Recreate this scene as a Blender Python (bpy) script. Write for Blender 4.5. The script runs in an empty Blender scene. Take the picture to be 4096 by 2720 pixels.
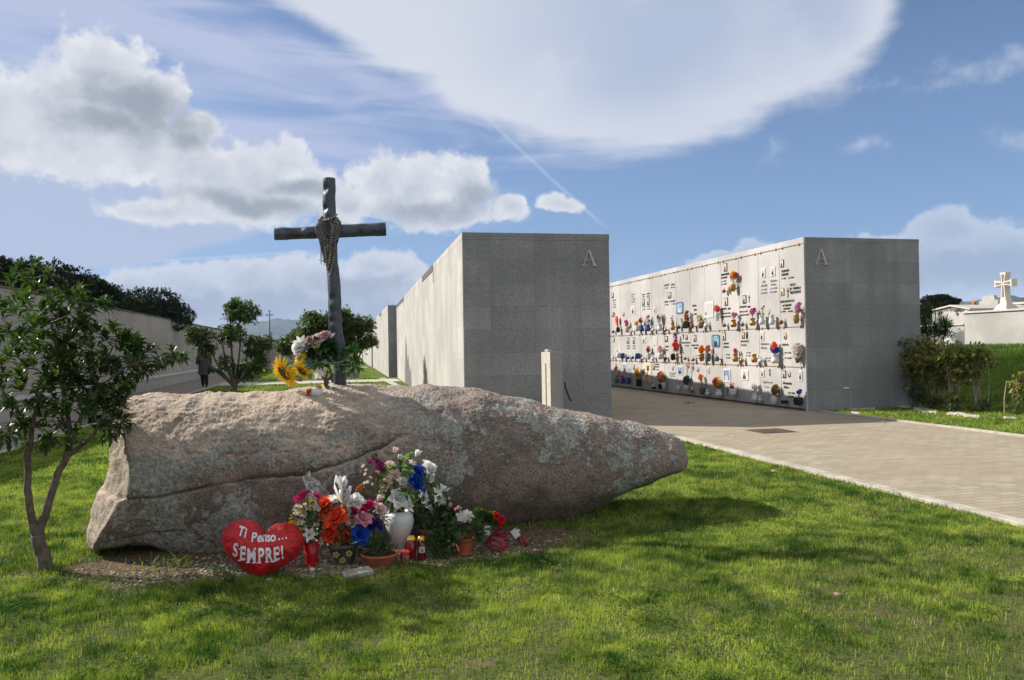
import bpy, math, random
import numpy as np
from mathutils import Vector, Matrix, noise
R_ = math.radians
rnd = random.Random(7)
scene = bpy.context.scene
col = scene.collection

# ------------------------------------------------------------------ camera
YAW, PITCH, ROLL, CAMH, FPX = R_(13.39), R_(0.55), 0.016, 1.35, 3100.0
fwd = Vector((math.sin(YAW)*math.cos(PITCH), math.cos(YAW)*math.cos(PITCH), math.sin(PITCH)))
r0 = Vector((math.cos(YAW), -math.sin(YAW), 0)); u0 = r0.cross(fwd)
cr = r0*math.cos(ROLL) - u0*math.sin(ROLL)
cu = u0*math.cos(ROLL) + r0*math.sin(ROLL)
cam_d = bpy.data.cameras.new("camera"); cam = bpy.data.objects.new("camera", cam_d); col.objects.link(cam)
M = Matrix((cr, cu, -fwd)).transposed().to_4x4(); M.translation = Vector((0, 0, CAMH)); cam.matrix_world = M
cam_d.sensor_width = 36.0; cam_d.lens = 36.0*FPX/4096.0
cam_d.clip_start = 0.05; cam_d.clip_end = 30000
scene.camera = cam
scene.render.resolution_x, scene.render.resolution_y = 1024, 680

def ray(x, y): return fwd + cr*((x-2048)/FPX) - cu*((y-1360)/FPX)
def G(x, y, z=0.0):
    d = ray(x, y); return Vector((0, 0, CAMH)) + d*((z-CAMH)/d.z)
def PY(x, y, Y):
    d = ray(x, y); return Vector((0, 0, CAMH)) + d*(Y/d.y)
def PX(x, y, X):
    d = ray(x, y); return Vector((0, 0, CAMH)) + d*(X/d.x)
SD = 4096/2361.0
def DY(x, y, Y): return PY(x*SD, y*SD, Y)
def crop(ox, oy, s): return lambda x, y: (ox+x*s, oy+y*s)

# ------------------------------------------------------------------ sun, world
SUN_EL, SUN_AZ = 34.8, -58.0           # azimuth from +Y, clockwise positive
sd = Vector((math.sin(R_(SUN_AZ))*math.cos(R_(SUN_EL)), math.cos(R_(SUN_AZ))*math.cos(R_(SUN_EL)), math.sin(R_(SUN_EL))))
sun_d = bpy.data.lights.new("sun", 'SUN'); sun_d.energy = 5.0; sun_d.angle = R_(0.53); sun_d.color = (1.0, 0.94, 0.86)
sun = bpy.data.objects.new("sun", sun_d); col.objects.link(sun)
sun.rotation_mode = 'QUATERNION'; sun.rotation_quaternion = sd.to_track_quat('Z', 'Y')
sun.location = (-20, 10, 20)
scene.view_settings.view_transform = 'Standard'; scene.view_settings.look = 'None'
scene.view_settings.exposure = 0.60; scene.view_settings.gamma = 1.0
scene.cycles.max_bounces = 5; scene.cycles.diffuse_bounces = 3; scene.cycles.glossy_bounces = 2
scene.cycles.transparent_max_bounces = 8; scene.cycles.transmission_bounces = 4
scene.cycles.use_denoising = True; scene.cycles.denoising_input_passes = 'RGB_ALBEDO_NORMAL'; scene.cycles.denoising_prefilter = 'ACCURATE'; scene.cycles.sample_clamp_indirect = 4.0; scene.cycles.blur_glossy = 1.0

world = bpy.data.worlds.new("World"); scene.world = world; world.use_nodes = True
class NT:
    def __init__(s, nt): s.nt = nt; s.n = nt.nodes; s.l = nt.links
    def new(s, t, **k):
        n = s.n.new(t)
        for a, b in k.items(): setattr(n, a, b)
        return n
    def link(s, a, b): s.l.new(a, b)
    def put(s, v, inp):
        if hasattr(v, 'is_output'): s.l.new(v, inp)
        else: inp.default_value = v
    def math(s, op, a, b=None, c=None, clamp=False):
        n = s.new('ShaderNodeMath', operation=op); n.use_clamp = clamp
        s.put(a, n.inputs[0])
        if b is not None: s.put(b, n.inputs[1])
        if c is not None: s.put(c, n.inputs[2])
        return n.outputs[0]
    def vmath(s, op, a, b=None, out=0):
        n = s.new('ShaderNodeVectorMath', operation=op); s.put(a, n.inputs[0])
        if b is not None:
            if op == 'SCALE': s.put(b, n.inputs['Scale'])
            else: s.put(b, n.inputs[1])
        return n.outputs['Value'] if out else n.outputs['Vector']
    def noise(s, vec, scale, detail=3, rough=0.5, dist=0.0, color=False, lac=2.0):
        n = s.new('ShaderNodeTexNoise'); s.put(vec, n.inputs['Vector'])
        n.inputs['Scale'].default_value = scale; n.inputs['Detail'].default_value = detail
        n.inputs['Roughness'].default_value = rough; n.inputs['Distortion'].default_value = dist
        n.inputs['Lacunarity'].default_value = lac
        return n.outputs['Color' if color else 'Fac']
    def ramp(s, v, lo, hi, a=0.0, b=1.0, smooth=True):
        n = s.new('ShaderNodeMapRange'); n.interpolation_type = 'SMOOTHSTEP' if smooth else 'LINEAR'
        s.put(v, n.inputs['Value']); n.inputs['From Min'].default_value = lo; n.inputs['From Max'].default_value = hi
        n.inputs['To Min'].default_value = a; n.inputs['To Max'].default_value = b
        return n.outputs[0]
    def mix(s, f, a, b, mode='MIX'):
        n = s.new('ShaderNodeMix', data_type='RGBA', blend_type=mode)
        s.put(f, n.inputs[0])
        for v, i in ((a, 6), (b, 7)):
            if isinstance(v, tuple) and len(v) == 3: v = v+(1,)
            s.put(v, n.inputs[i])
        return n.outputs[2]

def build_world():
    t = NT(world.node_tree); t.n.clear()
    out = t.new('ShaderNodeOutputWorld'); bg = t.new('ShaderNodeBackground')
    t.link(bg.outputs[0], out.inputs[0])
    sky = t.new('ShaderNodeTexSky', sky_type='NISHITA'); sky.sun_disc = False
    sky.sun_elevation = R_(SUN_EL); sky.sun_rotation = R_(SUN_AZ)
    sky.air_density = 1.0; sky.dust_density = 0.4; sky.ozone_density = 1.6
    tc = t.new('ShaderNodeTexCoord').outputs['Generated']
    sep = t.new('ShaderNodeSeparateXYZ'); t.link(tc, sep.inputs[0])
    az = t.math('MULTIPLY', t.math('ARCTAN2', sep.outputs[0], sep.outputs[1]), 57.2958)
    el = t.math('MULTIPLY', t.math('ARCSINE', sep.outputs[2]), 57.2958)
    cmb = t.new('ShaderNodeCombineXYZ'); t.link(az, cmb.inputs[0]); t.link(el, cmb.inputs[1])
    p = cmb.outputs[0]
    def AE(x, y):
        d = ray(x*SD, y*SD).normalized(); return math.degrees(math.atan2(d.x, d.y)), math.degrees(math.asin(d.z))
    K = 0.0320
    def blob(pv, x, y, rx, ry, rot=0.0):
        a, e = AE(x, y)
        m = t.new('ShaderNodeMapping', vector_type='TEXTURE'); t.put(pv, m.inputs['Vector'])
        m.inputs['Location'].default_value = (a, e, 0); m.inputs['Rotation'].default_value = (0, 0, R_(-rot))
        m.inputs['Scale'].default_value = (rx*K, ry*K, 1)
        return t.vmath('LENGTH', m.outputs[0], out=1)
    def field(pv, bl, sm=0.25):
        cur = None
        for b in bl:
            v = blob(pv, *b)
            if cur is None: cur = v
            else: cur = t.math('SMOOTH_MIN', cur, v, sm)
        return t.math('SUBTRACT', 1.0, cur)
    # --- puffy cumulus
    n1 = t.vmath('SUBTRACT', t.noise(p, 0.22, 3, 0.55, color=True), (0.5, 0.5, 0.5))
    pw = t.vmath('ADD', p, t.vmath('SCALE', n1, 2.6))
    n2 = t.noise(p, 0.55, 10, 0.66)
    puff = t.new('ShaderNodeTexVoronoi', feature='SMOOTH_F1'); t.put(t.vmath('ADD', pw, t.vmath('SCALE', t.vmath('SUBTRACT', t.noise(p, 1.2, 4, 0.6, color=True), (0.5, 0.5, 0.5)), 1.2)), puff.inputs['Vector']); puff.inputs['Scale'].default_value = 0.75
    puff.inputs['Smoothness'].default_value = 0.9
    cum = [(235,165,125,95),(140,235,150,90),(10,245,115,85),(345,228,95,82),(90,325,240,80),(290,335,225,82),(440,300,85,60),
           (470,385,200,90,20),(600,420,150,95,15),(655,365,75,65),(560,450,200,75,8),(725,450,95,75),(800,470,80,60),(380,480,150,40),
           (880,415,90,80),(965,425,125,84),(1065,430,92,82),(1000,485,170,50),(1180,492,56,38),(1290,470,60,24)]
    f1 = field(pw, cum)
    f1n = t.math('ADD', t.math('ADD', f1, 0.05), t.math('MULTIPLY', t.math('SUBTRACT', n2, 0.5), 1.25))
    f1n = t.math('SUBTRACT', f1n, t.math('MULTIPLY', t.math('SUBTRACT', puff.outputs['Distance'], 0.35), 0.32))
    d1 = t.ramp(f1n, 0.0, 0.36)
    low = [(300,668,120,42),(430,665,160,50),(590,650,160,48),(720,640,140,60),(870,612,90,44),(900,650,110,60),(600,730,640,95),(200,720,260,50),(960,720,260,60),
           (1740,583,64,34),(1690,600,110,26),(1800,600,80,22),(2190,540,90,50),(2290,575,130,58),(2120,570,150,44),(2360,620,160,80),(2250,640,220,50)]
    f2 = field(pw, low)
    f2n = t.math('ADD', t.math('ADD', f2, 0.08), t.math('MULTIPLY', t.math('SUBTRACT', n2, 0.5), 1.15))
    f2n = t.math('SUBTRACT', f2n, t.math('MULTIPLY', t.math('SUBTRACT', puff.outputs['Distance'], 0.35), 0.26))
    d2 = t.ramp(f2n, -0.02, 0.30)
    # undersides of the clouds
    dk = field(pw, [(330,245,150,52,12),(410,280,95,46,20),(250,285,110,35,0),(580,470,170,26,8),(690,440,70,24),(1000,482,150,34),(1085,455,55,35)], 0.3)
    dk = t.ramp(t.math('ADD', dk, t.math('MULTIPLY', t.math('SUBTRACT', n2, 0.5), 0.9)), -0.35, 0.75)
    dk2 = field(pw, [(640,710,430,46),(820,670,130,34),(470,700,150,26),(2230,620,220,40),(2050,600,110,24)], 0.3)
    dk2 = t.ramp(t.math('ADD', dk2, t.math('MULTIPLY', t.math('SUBTRACT', n2, 0.5), 1.7)), -0.35, 0.7)
    # --- high sheet
    mp = t.new('ShaderNodeMapping'); t.put(p, mp.inputs['Vector']); mp.inputs['Rotation'].default_value = (0, 0, R_(20)); mp.inputs['Scale'].default_value = (0.07, 0.45, 1)
    st = t.noise(mp.outputs[0], 1.0, 6, 0.55, 0.6)
    ps = t.vmath('ADD', p, t.vmath('SCALE', t.vmath('SUBTRACT', t.noise(p, 0.12, 3, 0.5, color=True), (0.5, 0.5, 0.5)), 2.2))
    fs = field(ps, [(1490,40,560,300,0),(1240,60,430,240,16),(1020,-40,500,220,12),(1840,20,230,165,-10),(1480,120,290,212,0)], 0.3)
    fs = t.math('ADD', fs, t.math('MULTIPLY', t.math('SUBTRACT', st, 0.5), 0.24))
    fs = t.math('ADD', fs, t.math('MULTIPLY', t.math('SUBTRACT', n2, 0.5), 0.10))
    ds = t.ramp(fs, 0.0, 0.22)
    fc = field(ps, [(330,40,640,110,10),(700,120,520,60,16),(560,350,420,110,8),(1120,240,300,70,20),(150,150,500,90,5)], 0.4)
    dc = t.ramp(t.math('ADD', fc, t.math('MULTIPLY', t.math('SUBTRACT', st, 0.5), 3.2)), -0.45, 0.9, 0.0, 0.92)
    fv = field(ps, [(120,450,540,150,-4),(-80,420,420,190,0),(420,460,220,95,-18)], 0.3)
    dv = t.ramp(fv, 0.0, 0.12, 0.0, 0.84)
    wis = t.noise(p, 0.55, 6, 0.62)
    ww = t.ramp(t.math('ADD', field(ps, [(1790,345,60,30,-40),(1985,330,60,22),(2340,320,60,40),(2230,150,260,40)], 0.3), t.math('MULTIPLY', t.math('SUBTRACT', wis, 0.5), 2.6)), 0.1, 1.2, 0.0, 0.45)
    def trail(x0, y0, x1, y1, w):
        a0, e0 = AE(x0, y0); a1, e1 = AE(x1, y1); L = math.hypot(a1-a0, e1-e0)
        m = t.new('ShaderNodeMapping', vector_type='TEXTURE'); t.put(p, m.inputs['Vector'])
        m.inputs['Location'].default_value = ((a0+a1)/2, (e0+e1)/2, 0); m.inputs['Rotation'].default_value = (0, 0, math.atan2(e1-e0, a1-a0))
        m.inputs['Scale'].default_value = (L/2, w*K, 1)
        s2 = t.new('ShaderNodeSeparateXYZ'); t.link(m.outputs[0], s2.inputs[0])
        ax = t.ramp(t.math('ABSOLUTE', s2.outputs[0]), 0.6, 1.0, 1.0, 0.0); ay = t.ramp(t.math('ABSOLUTE', s2.outputs[1]), 0.0, 1.0, 1.0, 0.0)
        return t.math('MULTIPLY', ax, ay)
    tr = t.math('MAXIMUM', trail(1085, 235, 1420, 545, 7), trail(790, 480, 1060, 548, 5))
    tr = t.math('MAXIMUM', tr, trail(300, 605, 760, 575, 5))
    tr = t.math('MULTIPLY', tr, 0.22)
    skc = t.vmath('SCALE', sky.outputs[0], 0.10)
    skc = t.vmath('MULTIPLY', skc, (0.78, 0.88, 1.0))
    gl = t.ramp(az, -40.0, 48.0, 1.0, 0.0)
    hz = t.ramp(el, 0.0, 24.0, 1.0, 0.0, smooth=False)
    skc = t.mix(t.math('MULTIPLY', hz, 0.66), skc, (0.19, 0.345, 0.70))
    skc = t.mix(t.math('MULTIPLY', gl, 0.18), skc, (0.42, 0.50, 0.78))
    c = t.mix(dc, skc, (0.50, 0.55, 0.75))
    c = t.mix(dv, c, (0.47, 0.53, 0.70))
    c = t.mix(ww, c, (0.66, 0.70, 0.80))
    she = t.ramp(fs, 0.10, 0.75)
    az1 = t.ramp(az, 5.0, 25.0)
    c = t.mix(t.math('MULTIPLY', ds, 0.93), c, t.mix(t.math('MULTIPLY', she, az1), (0.70, 0.73, 0.81), (0.46, 0.53, 0.69)))
    c = t.mix(tr, c, (0.8, 0.85, 0.95))
    lit = t.mix(t.ramp(f1n, 0.15, 1.25), (0.86, 0.865, 0.88), (0.50, 0.54, 0.61))
    lit = t.mix(t.ramp(puff.outputs['Distance'], 0.15, 0.6, 0.0, 0.45), lit, (0.60, 0.63, 0.70))
    c1 = t.mix(t.math('MULTIPLY', dk, 0.92), lit, t.mix(t.ramp(az, -8.0, 8.0), (0.30, 0.34, 0.39), (0.36, 0.385, 0.45)))
    c = t.mix(t.math('MULTIPLY', d1, 0.95), c, c1)
    lit2 = t.mix(t.ramp(f2n, 0.1, 1.1), (0.70, 0.73, 0.80), (0.47, 0.51, 0.60))
    c2 = t.mix(t.math('MULTIPLY', dk2, 0.85), lit2, (0.33, 0.37, 0.47))
    c = t.mix(t.math('MULTIPLY', d2, t.ramp(az, 20.0, 34.0, 0.93, 0.62)), c, c2)
    # broken bright cloud added over the unseen rest of the sky as white fill
    oth = t.ramp(t.noise(tc, 2.6, 5, 0.6), 0.42, 0.56)
    away = t.math('MAXIMUM', t.ramp(t.math('ABSOLUTE', t.math('SUBTRACT', az, 13.4)), 42.0, 60.0), t.ramp(el, 30.0, 42.0))
    c = t.mix(t.math('MULTIPLY', t.math('MULTIPLY', oth, away), 0.88), c, (1.06, 1.05, 1.03))
    t.link(c, bg.inputs['Color']); bg.inputs['Strength'].default_value = 0.67
build_world()

# ------------------------------------------------------------------ materials
MATS = {}
def new_mat(name):
    m = bpy.data.materials.new(name); m.use_nodes = True; t = NT(m.node_tree)
    b = m.node_tree.nodes['Principled BSDF']; return m, t, b
def plain(name, c, rough=0.6, metal=0.0, var=0.12, scale=14.0, bump=0.0, spec=0.4, trans=0.0, bscale=None, sss=0.0):
    """procedural paint / stone / petal: base colour with a little noise in it"""
    if name in MATS: return MATS[name]
    m, t, b = new_mat(name)
    oc = t.new('ShaderNodeTexCoord').outputs['Object']
    n = t.noise(oc, scale, 4, 0.6)
    lo = tuple(max(0, x*(1-var)) for x in c); hi = tuple(min(1, x*(1+var)) for x in c)
    t.link(t.mix(t.ramp(n, 0.3, 0.7), lo, hi), b.inputs['Base Color'])
    b.inputs['Roughness'].default_value = rough; b.inputs['Metallic'].default_value = metal
    b.inputs['Specular IOR Level'].default_value = spec
    if bump:
        bn = t.new('ShaderNodeBump'); bn.inputs['Strength'].default_value = bump; bn.inputs['Distance'].default_value = 0.01
        t.link(t.noise(oc, bscale or scale*4, 5, 0.6), bn.inputs['Height']); t.link(bn.outputs[0], b.inputs['Normal'])
    if trans:
        out = t.n['Material Output']; ms = t.new('ShaderNodeMixShader'); tl = t.new('ShaderNodeBsdfTranslucent')
        tl.inputs[0].default_value = tuple(min(1, x*1.2) for x in c)+(1,); ms.inputs[0].default_value = trans
        t.link(b.outputs[0], ms.inputs[1]); t.link(tl.outputs[0], ms.inputs[2]); t.link(ms.outputs[0], out.inputs[0])
    MATS[name] = m; return m

def granite(name, base, panel=(0.83, 0.42), speck=0.35, mort=0.45, streak=0.0, tone=0.16, off=(0, 0), warm=0.0):
    if name in MATS: return MATS[name]
    m, t, b = new_mat(name)
    oc = t.new('ShaderNodeTexCoord').outputs['Object']
    s = t.new('ShaderNodeSeparateXYZ'); t.link(oc, s.inputs[0])
    cx = t.new('ShaderNodeCombineXYZ'); t.link(t.math('ADD', t.math('ADD', s.outputs[0], s.outputs[1]), off[0]), cx.inputs[0])
    t.link(t.math('ADD', s.outputs[2], off[1]), cx.inputs[1])
    br = t.new('ShaderNodeTexBrick'); br.offset = 0.0; t.link(cx.outputs[0], br.inputs['Vector'])
    br.inputs['Scale'].default_value = 1.0; br.inputs['Brick Width'].default_value = panel[0]; br.inputs['Row Height'].default_value = panel[1]
    br.inputs['Mortar Size'].default_value = 0.003; br.inputs['Mortar Smooth'].default_value = 0.3; br.inputs['Bias'].default_value = 0.0
    br.inputs['Color1'].default_value = (1-tone, 1-tone, 1-tone, 1); br.inputs['Color2'].default_value = (1+tone, 1+tone, 1+tone, 1)
    br.inputs['Mortar'].default_value = (mort, mort, mort, 1)
    big = t.noise(oc, 0.9, 4, 0.55)
    fine = t.noise(oc, 34.0, 4, 0.85); vf = t.noise(oc, 130.0, 2, 0.8)
    c = t.mix(1.0, base, br.outputs['Color'], 'MULTIPLY')
    c = t.mix(t.ramp(big, 0.35, 0.62, 0.0, 0.60), c, tuple(x*0.66 for x in base))
    oi = t.new('ShaderNodeObjectInfo'); c = t.mix(1.0, c, t.mix(oi.outputs['Random'], (.95, .95, .95), (1.05, 1.04, 1.03)), 'MULTIPLY')
    f = t.math('ADD', t.math('MULTIPLY', t.math('SUBTRACT', fine, 0.5), speck*2.4), t.math('MULTIPLY', t.math('SUBTRACT', vf, 0.5), speck*2.0))
    f = t.math('ADD', 1.0, f)
    fc = t.new('ShaderNodeCombineXYZ')
    for i in range(3): t.link(f, fc.inputs[i])
    c = t.mix(1.0, c, fc.outputs[0], 'MULTIPLY')
    if streak:
        mp = t.new('ShaderNodeMapping'); t.link(oc, mp.inputs['Vector']); mp.inputs['Scale'].default_value = (6.0, 6.0, 0.25)
        st = t.noise(mp.outputs[0], 1.0, 5, 0.6)
        c = t.mix(t.ramp(st, 0.42, 0.72, 0.0, streak), c, tuple(x*0.62 for x in base))
    t.link(c, b.inputs['Base Color']); b.inputs['Roughness'].default_value = 0.85; b.inputs['Specular IOR Level'].default_value = 0.25
    bn = t.new('ShaderNodeBump'); bn.inputs['Strength'].default_value = 0.25; bn.inputs['Distance'].default_value = 0.006
    t.link(fine, bn.inputs['Height']); t.link(bn.outputs[0], b.inputs['Normal'])
    MATS[name] = m; return m

# ------------------------------------------------------------------ mesh builder
class MB:
    def __init__(s): s.v = []; s.f = []; s.m = []; s.sm = []
    def add(s, vs, fs, mi=0, M=None, smooth=True):
        o = len(s.v)
        if M is not None: vs = [M @ Vector(v) for v in vs]
        s.v.extend([tuple(v) for v in vs])
        for f in fs: s.f.append(tuple(o+i for i in f)); s.m.append(mi); s.sm.append(smooth)
    def box(s, x0, x1, y0, y1, z0, z1, mi=0, M=None, bevel=0.0):
        if bevel:
            b = bevel; vs = []; 
            # chamfered box: three inset shells
            for (X0, X1, Y0, Y1, Z) in ((x0+b, x1-b, y0+b, y1-b, z0), (x0, x1, y0, y1, z0+b), (x0, x1, y0, y1, z1-b), (x0+b, x1-b, y0+b, y1-b, z1)):
                vs += [(X0, Y0, Z), (X1, Y0, Z), (X1, Y1, Z), (X0, Y1, Z)]
            fs = [(3, 2, 1, 0), (12, 13, 14, 15)]
            for k in range(3):
                for i in range(4): fs.append((k*4+i, k*4+(i+1) % 4, k*4+4+(i+1) % 4, k*4+4+i))
            s.add(vs, fs, mi, M, False); return
        vs = [(x0, y0, z0), (x1, y0, z0), (x1, y1, z0), (x0, y1, z0), (x0, y0, z1), (x1, y0, z1), (x1, y1, z1), (x0, y1, z1)]
        s.add(vs, [(3, 2, 1, 0), (4, 5, 6, 7), (0, 1, 5, 4), (1, 2, 6, 5), (2, 3, 7, 6), (3, 0, 4, 7)], mi, M, False)
    def tube(s, pts, rad, n=8, mi=0, cap=True, flat=1.0):
        pts = [Vector(p) for p in pts]
        if not isinstance(rad, (list, tuple)): rad = [rad]*len(pts)
        vs = []; up = Vector((0.13, 0.21, 1)).normalized()
        for i, p in enumerate(pts):
            a = pts[max(0, i-1)]; b = pts[min(len(pts)-1, i+1)]; d = (b-a)
            d = d.normalized() if d.length > 1e-9 else Vector((0, 0, 1))
            if i == 0:
                x = d.cross(up if abs(d.dot(up)) < 0.95 else Vector((1, 0, 0))).normalized()
            else: x = (x - d*x.dot(d)).normalized()
            y = d.cross(x)
            for k in range(n):
                a_ = 2*math.pi*k/n; vs.append(p + x*math.cos(a_)*rad[i] + y*math.sin(a_)*rad[i]*flat)
        fs = []
        for i in range(len(pts)-1):
            for k in range(n): fs.append((i*n+k, i*n+(k+1) % n, (i+1)*n+(k+1) % n, (i+1)*n+k))
        if cap: fs.append(tuple(range(n-1, -1, -1))); fs.append(tuple((len(pts)-1)*n+k for k in range(n)))
        s.add(vs, fs, mi)
    def lathe(s, prof, n=24, mi=0, M=None, cap=True):
        vs = []; fs = []
        for r, z in prof:
            for k in range(n): a = 2*math.pi*k/n; vs.append((r*math.cos(a), r*math.sin(a), z))
        for i in range(len(prof)-1):
            for k in range(n): fs.append((i*n+k, i*n+(k+1) % n, (i+1)*n+(k+1) % n, (i+1)*n+k))
        if cap: fs.append(tuple(range(n-1, -1, -1)))
        if cap: fs.append(tuple((len(prof)-1)*n+k for k in range(n)))
        s.add(vs, fs, mi, M)
    def ball(s, c, r, mi=0, n=8, m=6, sc=(1, 1, 1), jit=0.0, M=None):
        vs = []; fs = []
        for j in range(m+1):
            th = math.pi*j/m
            for k in range(n):
                a = 2*math.pi*k/n; q = r*(1+jit*(rnd.random()-.5)*2)
                vs.append(Vector((math.sin(th)*math.cos(a)*q*sc[0], math.sin(th)*math.sin(a)*q*sc[1], math.cos(th)*q*sc[2])))
        for j in range(m):
            for k in range(n): fs.append((j*n+k, (j+1)*n+k, (j+1)*n+(k+1) % n, j*n+(k+1) % n))
        c = Vector(c)
        s.add([(v if M is None else M @ v)+c for v in vs], fs, mi)
    def extrude(s, poly, d, mi=0, M=None):
        """polygon in local XZ, thickness d along local +Y"""
        n = len(poly); vs = [(x, 0, z) for x, z in poly]+[(x, d, z) for x, z in poly]
        fs = [tuple(range(n)), tuple(range(2*n-1, n-1, -1))]
        for i in range(n): fs.append((i, i+n, (i+1) % n+n, (i+1) % n))
        s.add(vs, fs, mi, M, False)
    def build(s, name, mats, parent=None, loc=None, recalc=False):
        me = bpy.data.meshes.new(name); me.from_pydata(s.v, [], s.f)
        if not isinstance(mats, (list, tuple)): mats = [mats]
        for m in mats: me.materials.append(m)
        me.polygons.foreach_set('material_index', s.m); me.polygons.foreach_set('use_smooth', s.sm)
        if recalc:
            import bmesh
            bm = bmesh.new(); bm.from_mesh(me); bmesh.ops.recalc_face_normals(bm, faces=bm.faces); bm.to_mesh(me); bm.free()
        me.update()
        o = bpy.data.objects.new(name, me); col.objects.link(o)
        if parent is not None: o.parent = parent
        if loc is not None: o.location = loc
        return o
def fast_mesh(name, verts, loops_per_face, idx, mats, parent=None, attr=None, smooth=False):
    """verts (n,3); idx flat vertex indices; loops_per_face array"""
    me = bpy.data.meshes.new(name); nv = len(verts); lp = np.asarray(loops_per_face, dtype=np.int32); idx = np.asarray(idx, dtype=np.int32)
    me.vertices.add(nv); me.vertices.foreach_set('co', np.asarray(verts, dtype=np.float32).ravel())
    me.loops.add(len(idx)); me.loops.foreach_set('vertex_index', idx)
    me.polygons.add(len(lp)); st = np.concatenate(([0], np.cumsum(lp)[:-1])).astype(np.int32)
    me.polygons.foreach_set('loop_start', st); me.polygons.foreach_set('loop_total', lp)
    me.polygons.foreach_set('use_smooth', np.full(len(lp), smooth))
    if attr is not None:
        a = me.attributes.new('tint', 'FLOAT', 'POINT'); a.data.foreach_set('value', np.asarray(attr, dtype=np.float32))
    me.update(calc_edges=True); me.validate()
    for m in (mats if isinstance(mats, (list, tuple)) else [mats]): me.materials.append(m)
    o = bpy.data.objects.new(name, me); col.objects.link(o)
    if parent is not None: o.parent = parent
    return o
def tag(o, label=None, cat=None, group=None, kind=None):
    if label: o['label'] = label
    if cat: o['category'] = cat
    if group: o['group'] = group
    if kind: o['kind'] = kind
    return o
def empty(name, loc, label, cat, group=None, rz=0.0):
    o = bpy.data.objects.new(name, None); col.objects.link(o); o.location = loc; o.rotation_euler = (0, 0, rz); o.empty_display_size = 0.1
    return tag(o, label, cat, group)
def put(o, parent):
    """parent while keeping world coordinates already in the mesh (parent only translated)"""
    o.parent = parent; o.matrix_parent_inverse = Matrix.Translation(-parent.location) if parent.rotation_euler.z == 0 else parent.matrix_basis.inverted()
    return o
def fbm(x, y, z, o=4):
    return noise.fractal(Vector((x, y, z)), 1.0, 2.0, o)
# ------------------------------------------------------------------ ground, paths
def mat_lawn():
    m, t, b = new_mat("lawn_soil")
    oc = t.new('ShaderNodeTexCoord').outputs['Object']
    a = t.noise(oc, 1.1, 5, 0.6); f = t.noise(oc, 22, 5, 0.7); bb = t.noise(oc, 0.35, 3, 0.5)
    g = t.mix(t.ramp(a, 0.35, 0.65), (0.035, 0.085, 0.010), (0.105, 0.145, 0.022))
    g = t.mix(t.ramp(bb, 0.4, 0.65), g, (0.055, 0.125, 0.012))
    g = t.mix(t.ramp(f, 0.3, 0.75, 0.0, 0.75), g, (0.15, 0.17, 0.035))
    f2 = t.noise(oc, 9, 4, 0.7)
    g = t.mix(t.ramp(f2, 0.55, 0.75, 0.0, 0.6), g, (0.02, 0.05, 0.008))
    soil = t.mix(t.ramp(f, 0.3, 0.7), (0.085, 0.055, 0.035), (0.20, 0.145, 0.10))
    # trodden bare soil round the boulder and in patches close to the camera
    s = t.new('ShaderNodeSeparateXYZ'); t.link(oc, s.inputs[0])
    dx = t.math('DIVIDE', t.math('SUBTRACT', s.outputs[0], -0.05), 1.9); dy = t.math('DIVIDE', t.math('SUBTRACT', s.outputs[1], 5.35), 0.72)
    d = t.math('SQRT', t.math('ADD', t.math('MULTIPLY', dx, dx), t.math('MULTIPLY', dy, dy)))
    k = t.ramp(t.math('ADD', d, t.math('MULTIPLY', t.math('SUBTRACT', t.noise(oc, 3.0, 4, 0.6), 0.5), 0.7)), 0.85, 1.1, 1.0, 0.0)
    bare = t.ramp(t.noise(oc, 1.7, 4, 0.65), 0.60, 0.68)
    k = t.math('MAXIMUM', k, bare)
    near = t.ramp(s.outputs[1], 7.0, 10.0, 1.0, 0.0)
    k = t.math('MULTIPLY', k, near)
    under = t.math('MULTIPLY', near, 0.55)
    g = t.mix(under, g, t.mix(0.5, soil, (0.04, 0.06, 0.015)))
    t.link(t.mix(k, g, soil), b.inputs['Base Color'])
    b.inputs['Roughness'].default_value = 0.95; b.inputs['Specular IOR Level'].default_value = 0.1
    bn = t.new('ShaderNodeBump'); bn.inputs['Strength'].default_value = 0.9; bn.inputs['Distance'].default_value = 0.03
    t.link(t.noise(oc, 30, 5, 0.7), bn.inputs['Height']); t.link(bn.outputs[0], b.inputs['Normal'])
    return m
LAWN = mat_lawn()
def sheet(name, x0, x1, y0, y1, z, m, kind='structure'):
    b = MB(); b.add([(x0, y0, z), (x1, y0, z), (x1, y1, z), (x0, y1, z)], [(0, 1, 2, 3)], smooth=False)
    return tag(b.build(name, m), kind=kind)
sheet('ground', -5000, 5500, -60, 5600, 0.0, LAWN)

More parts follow.
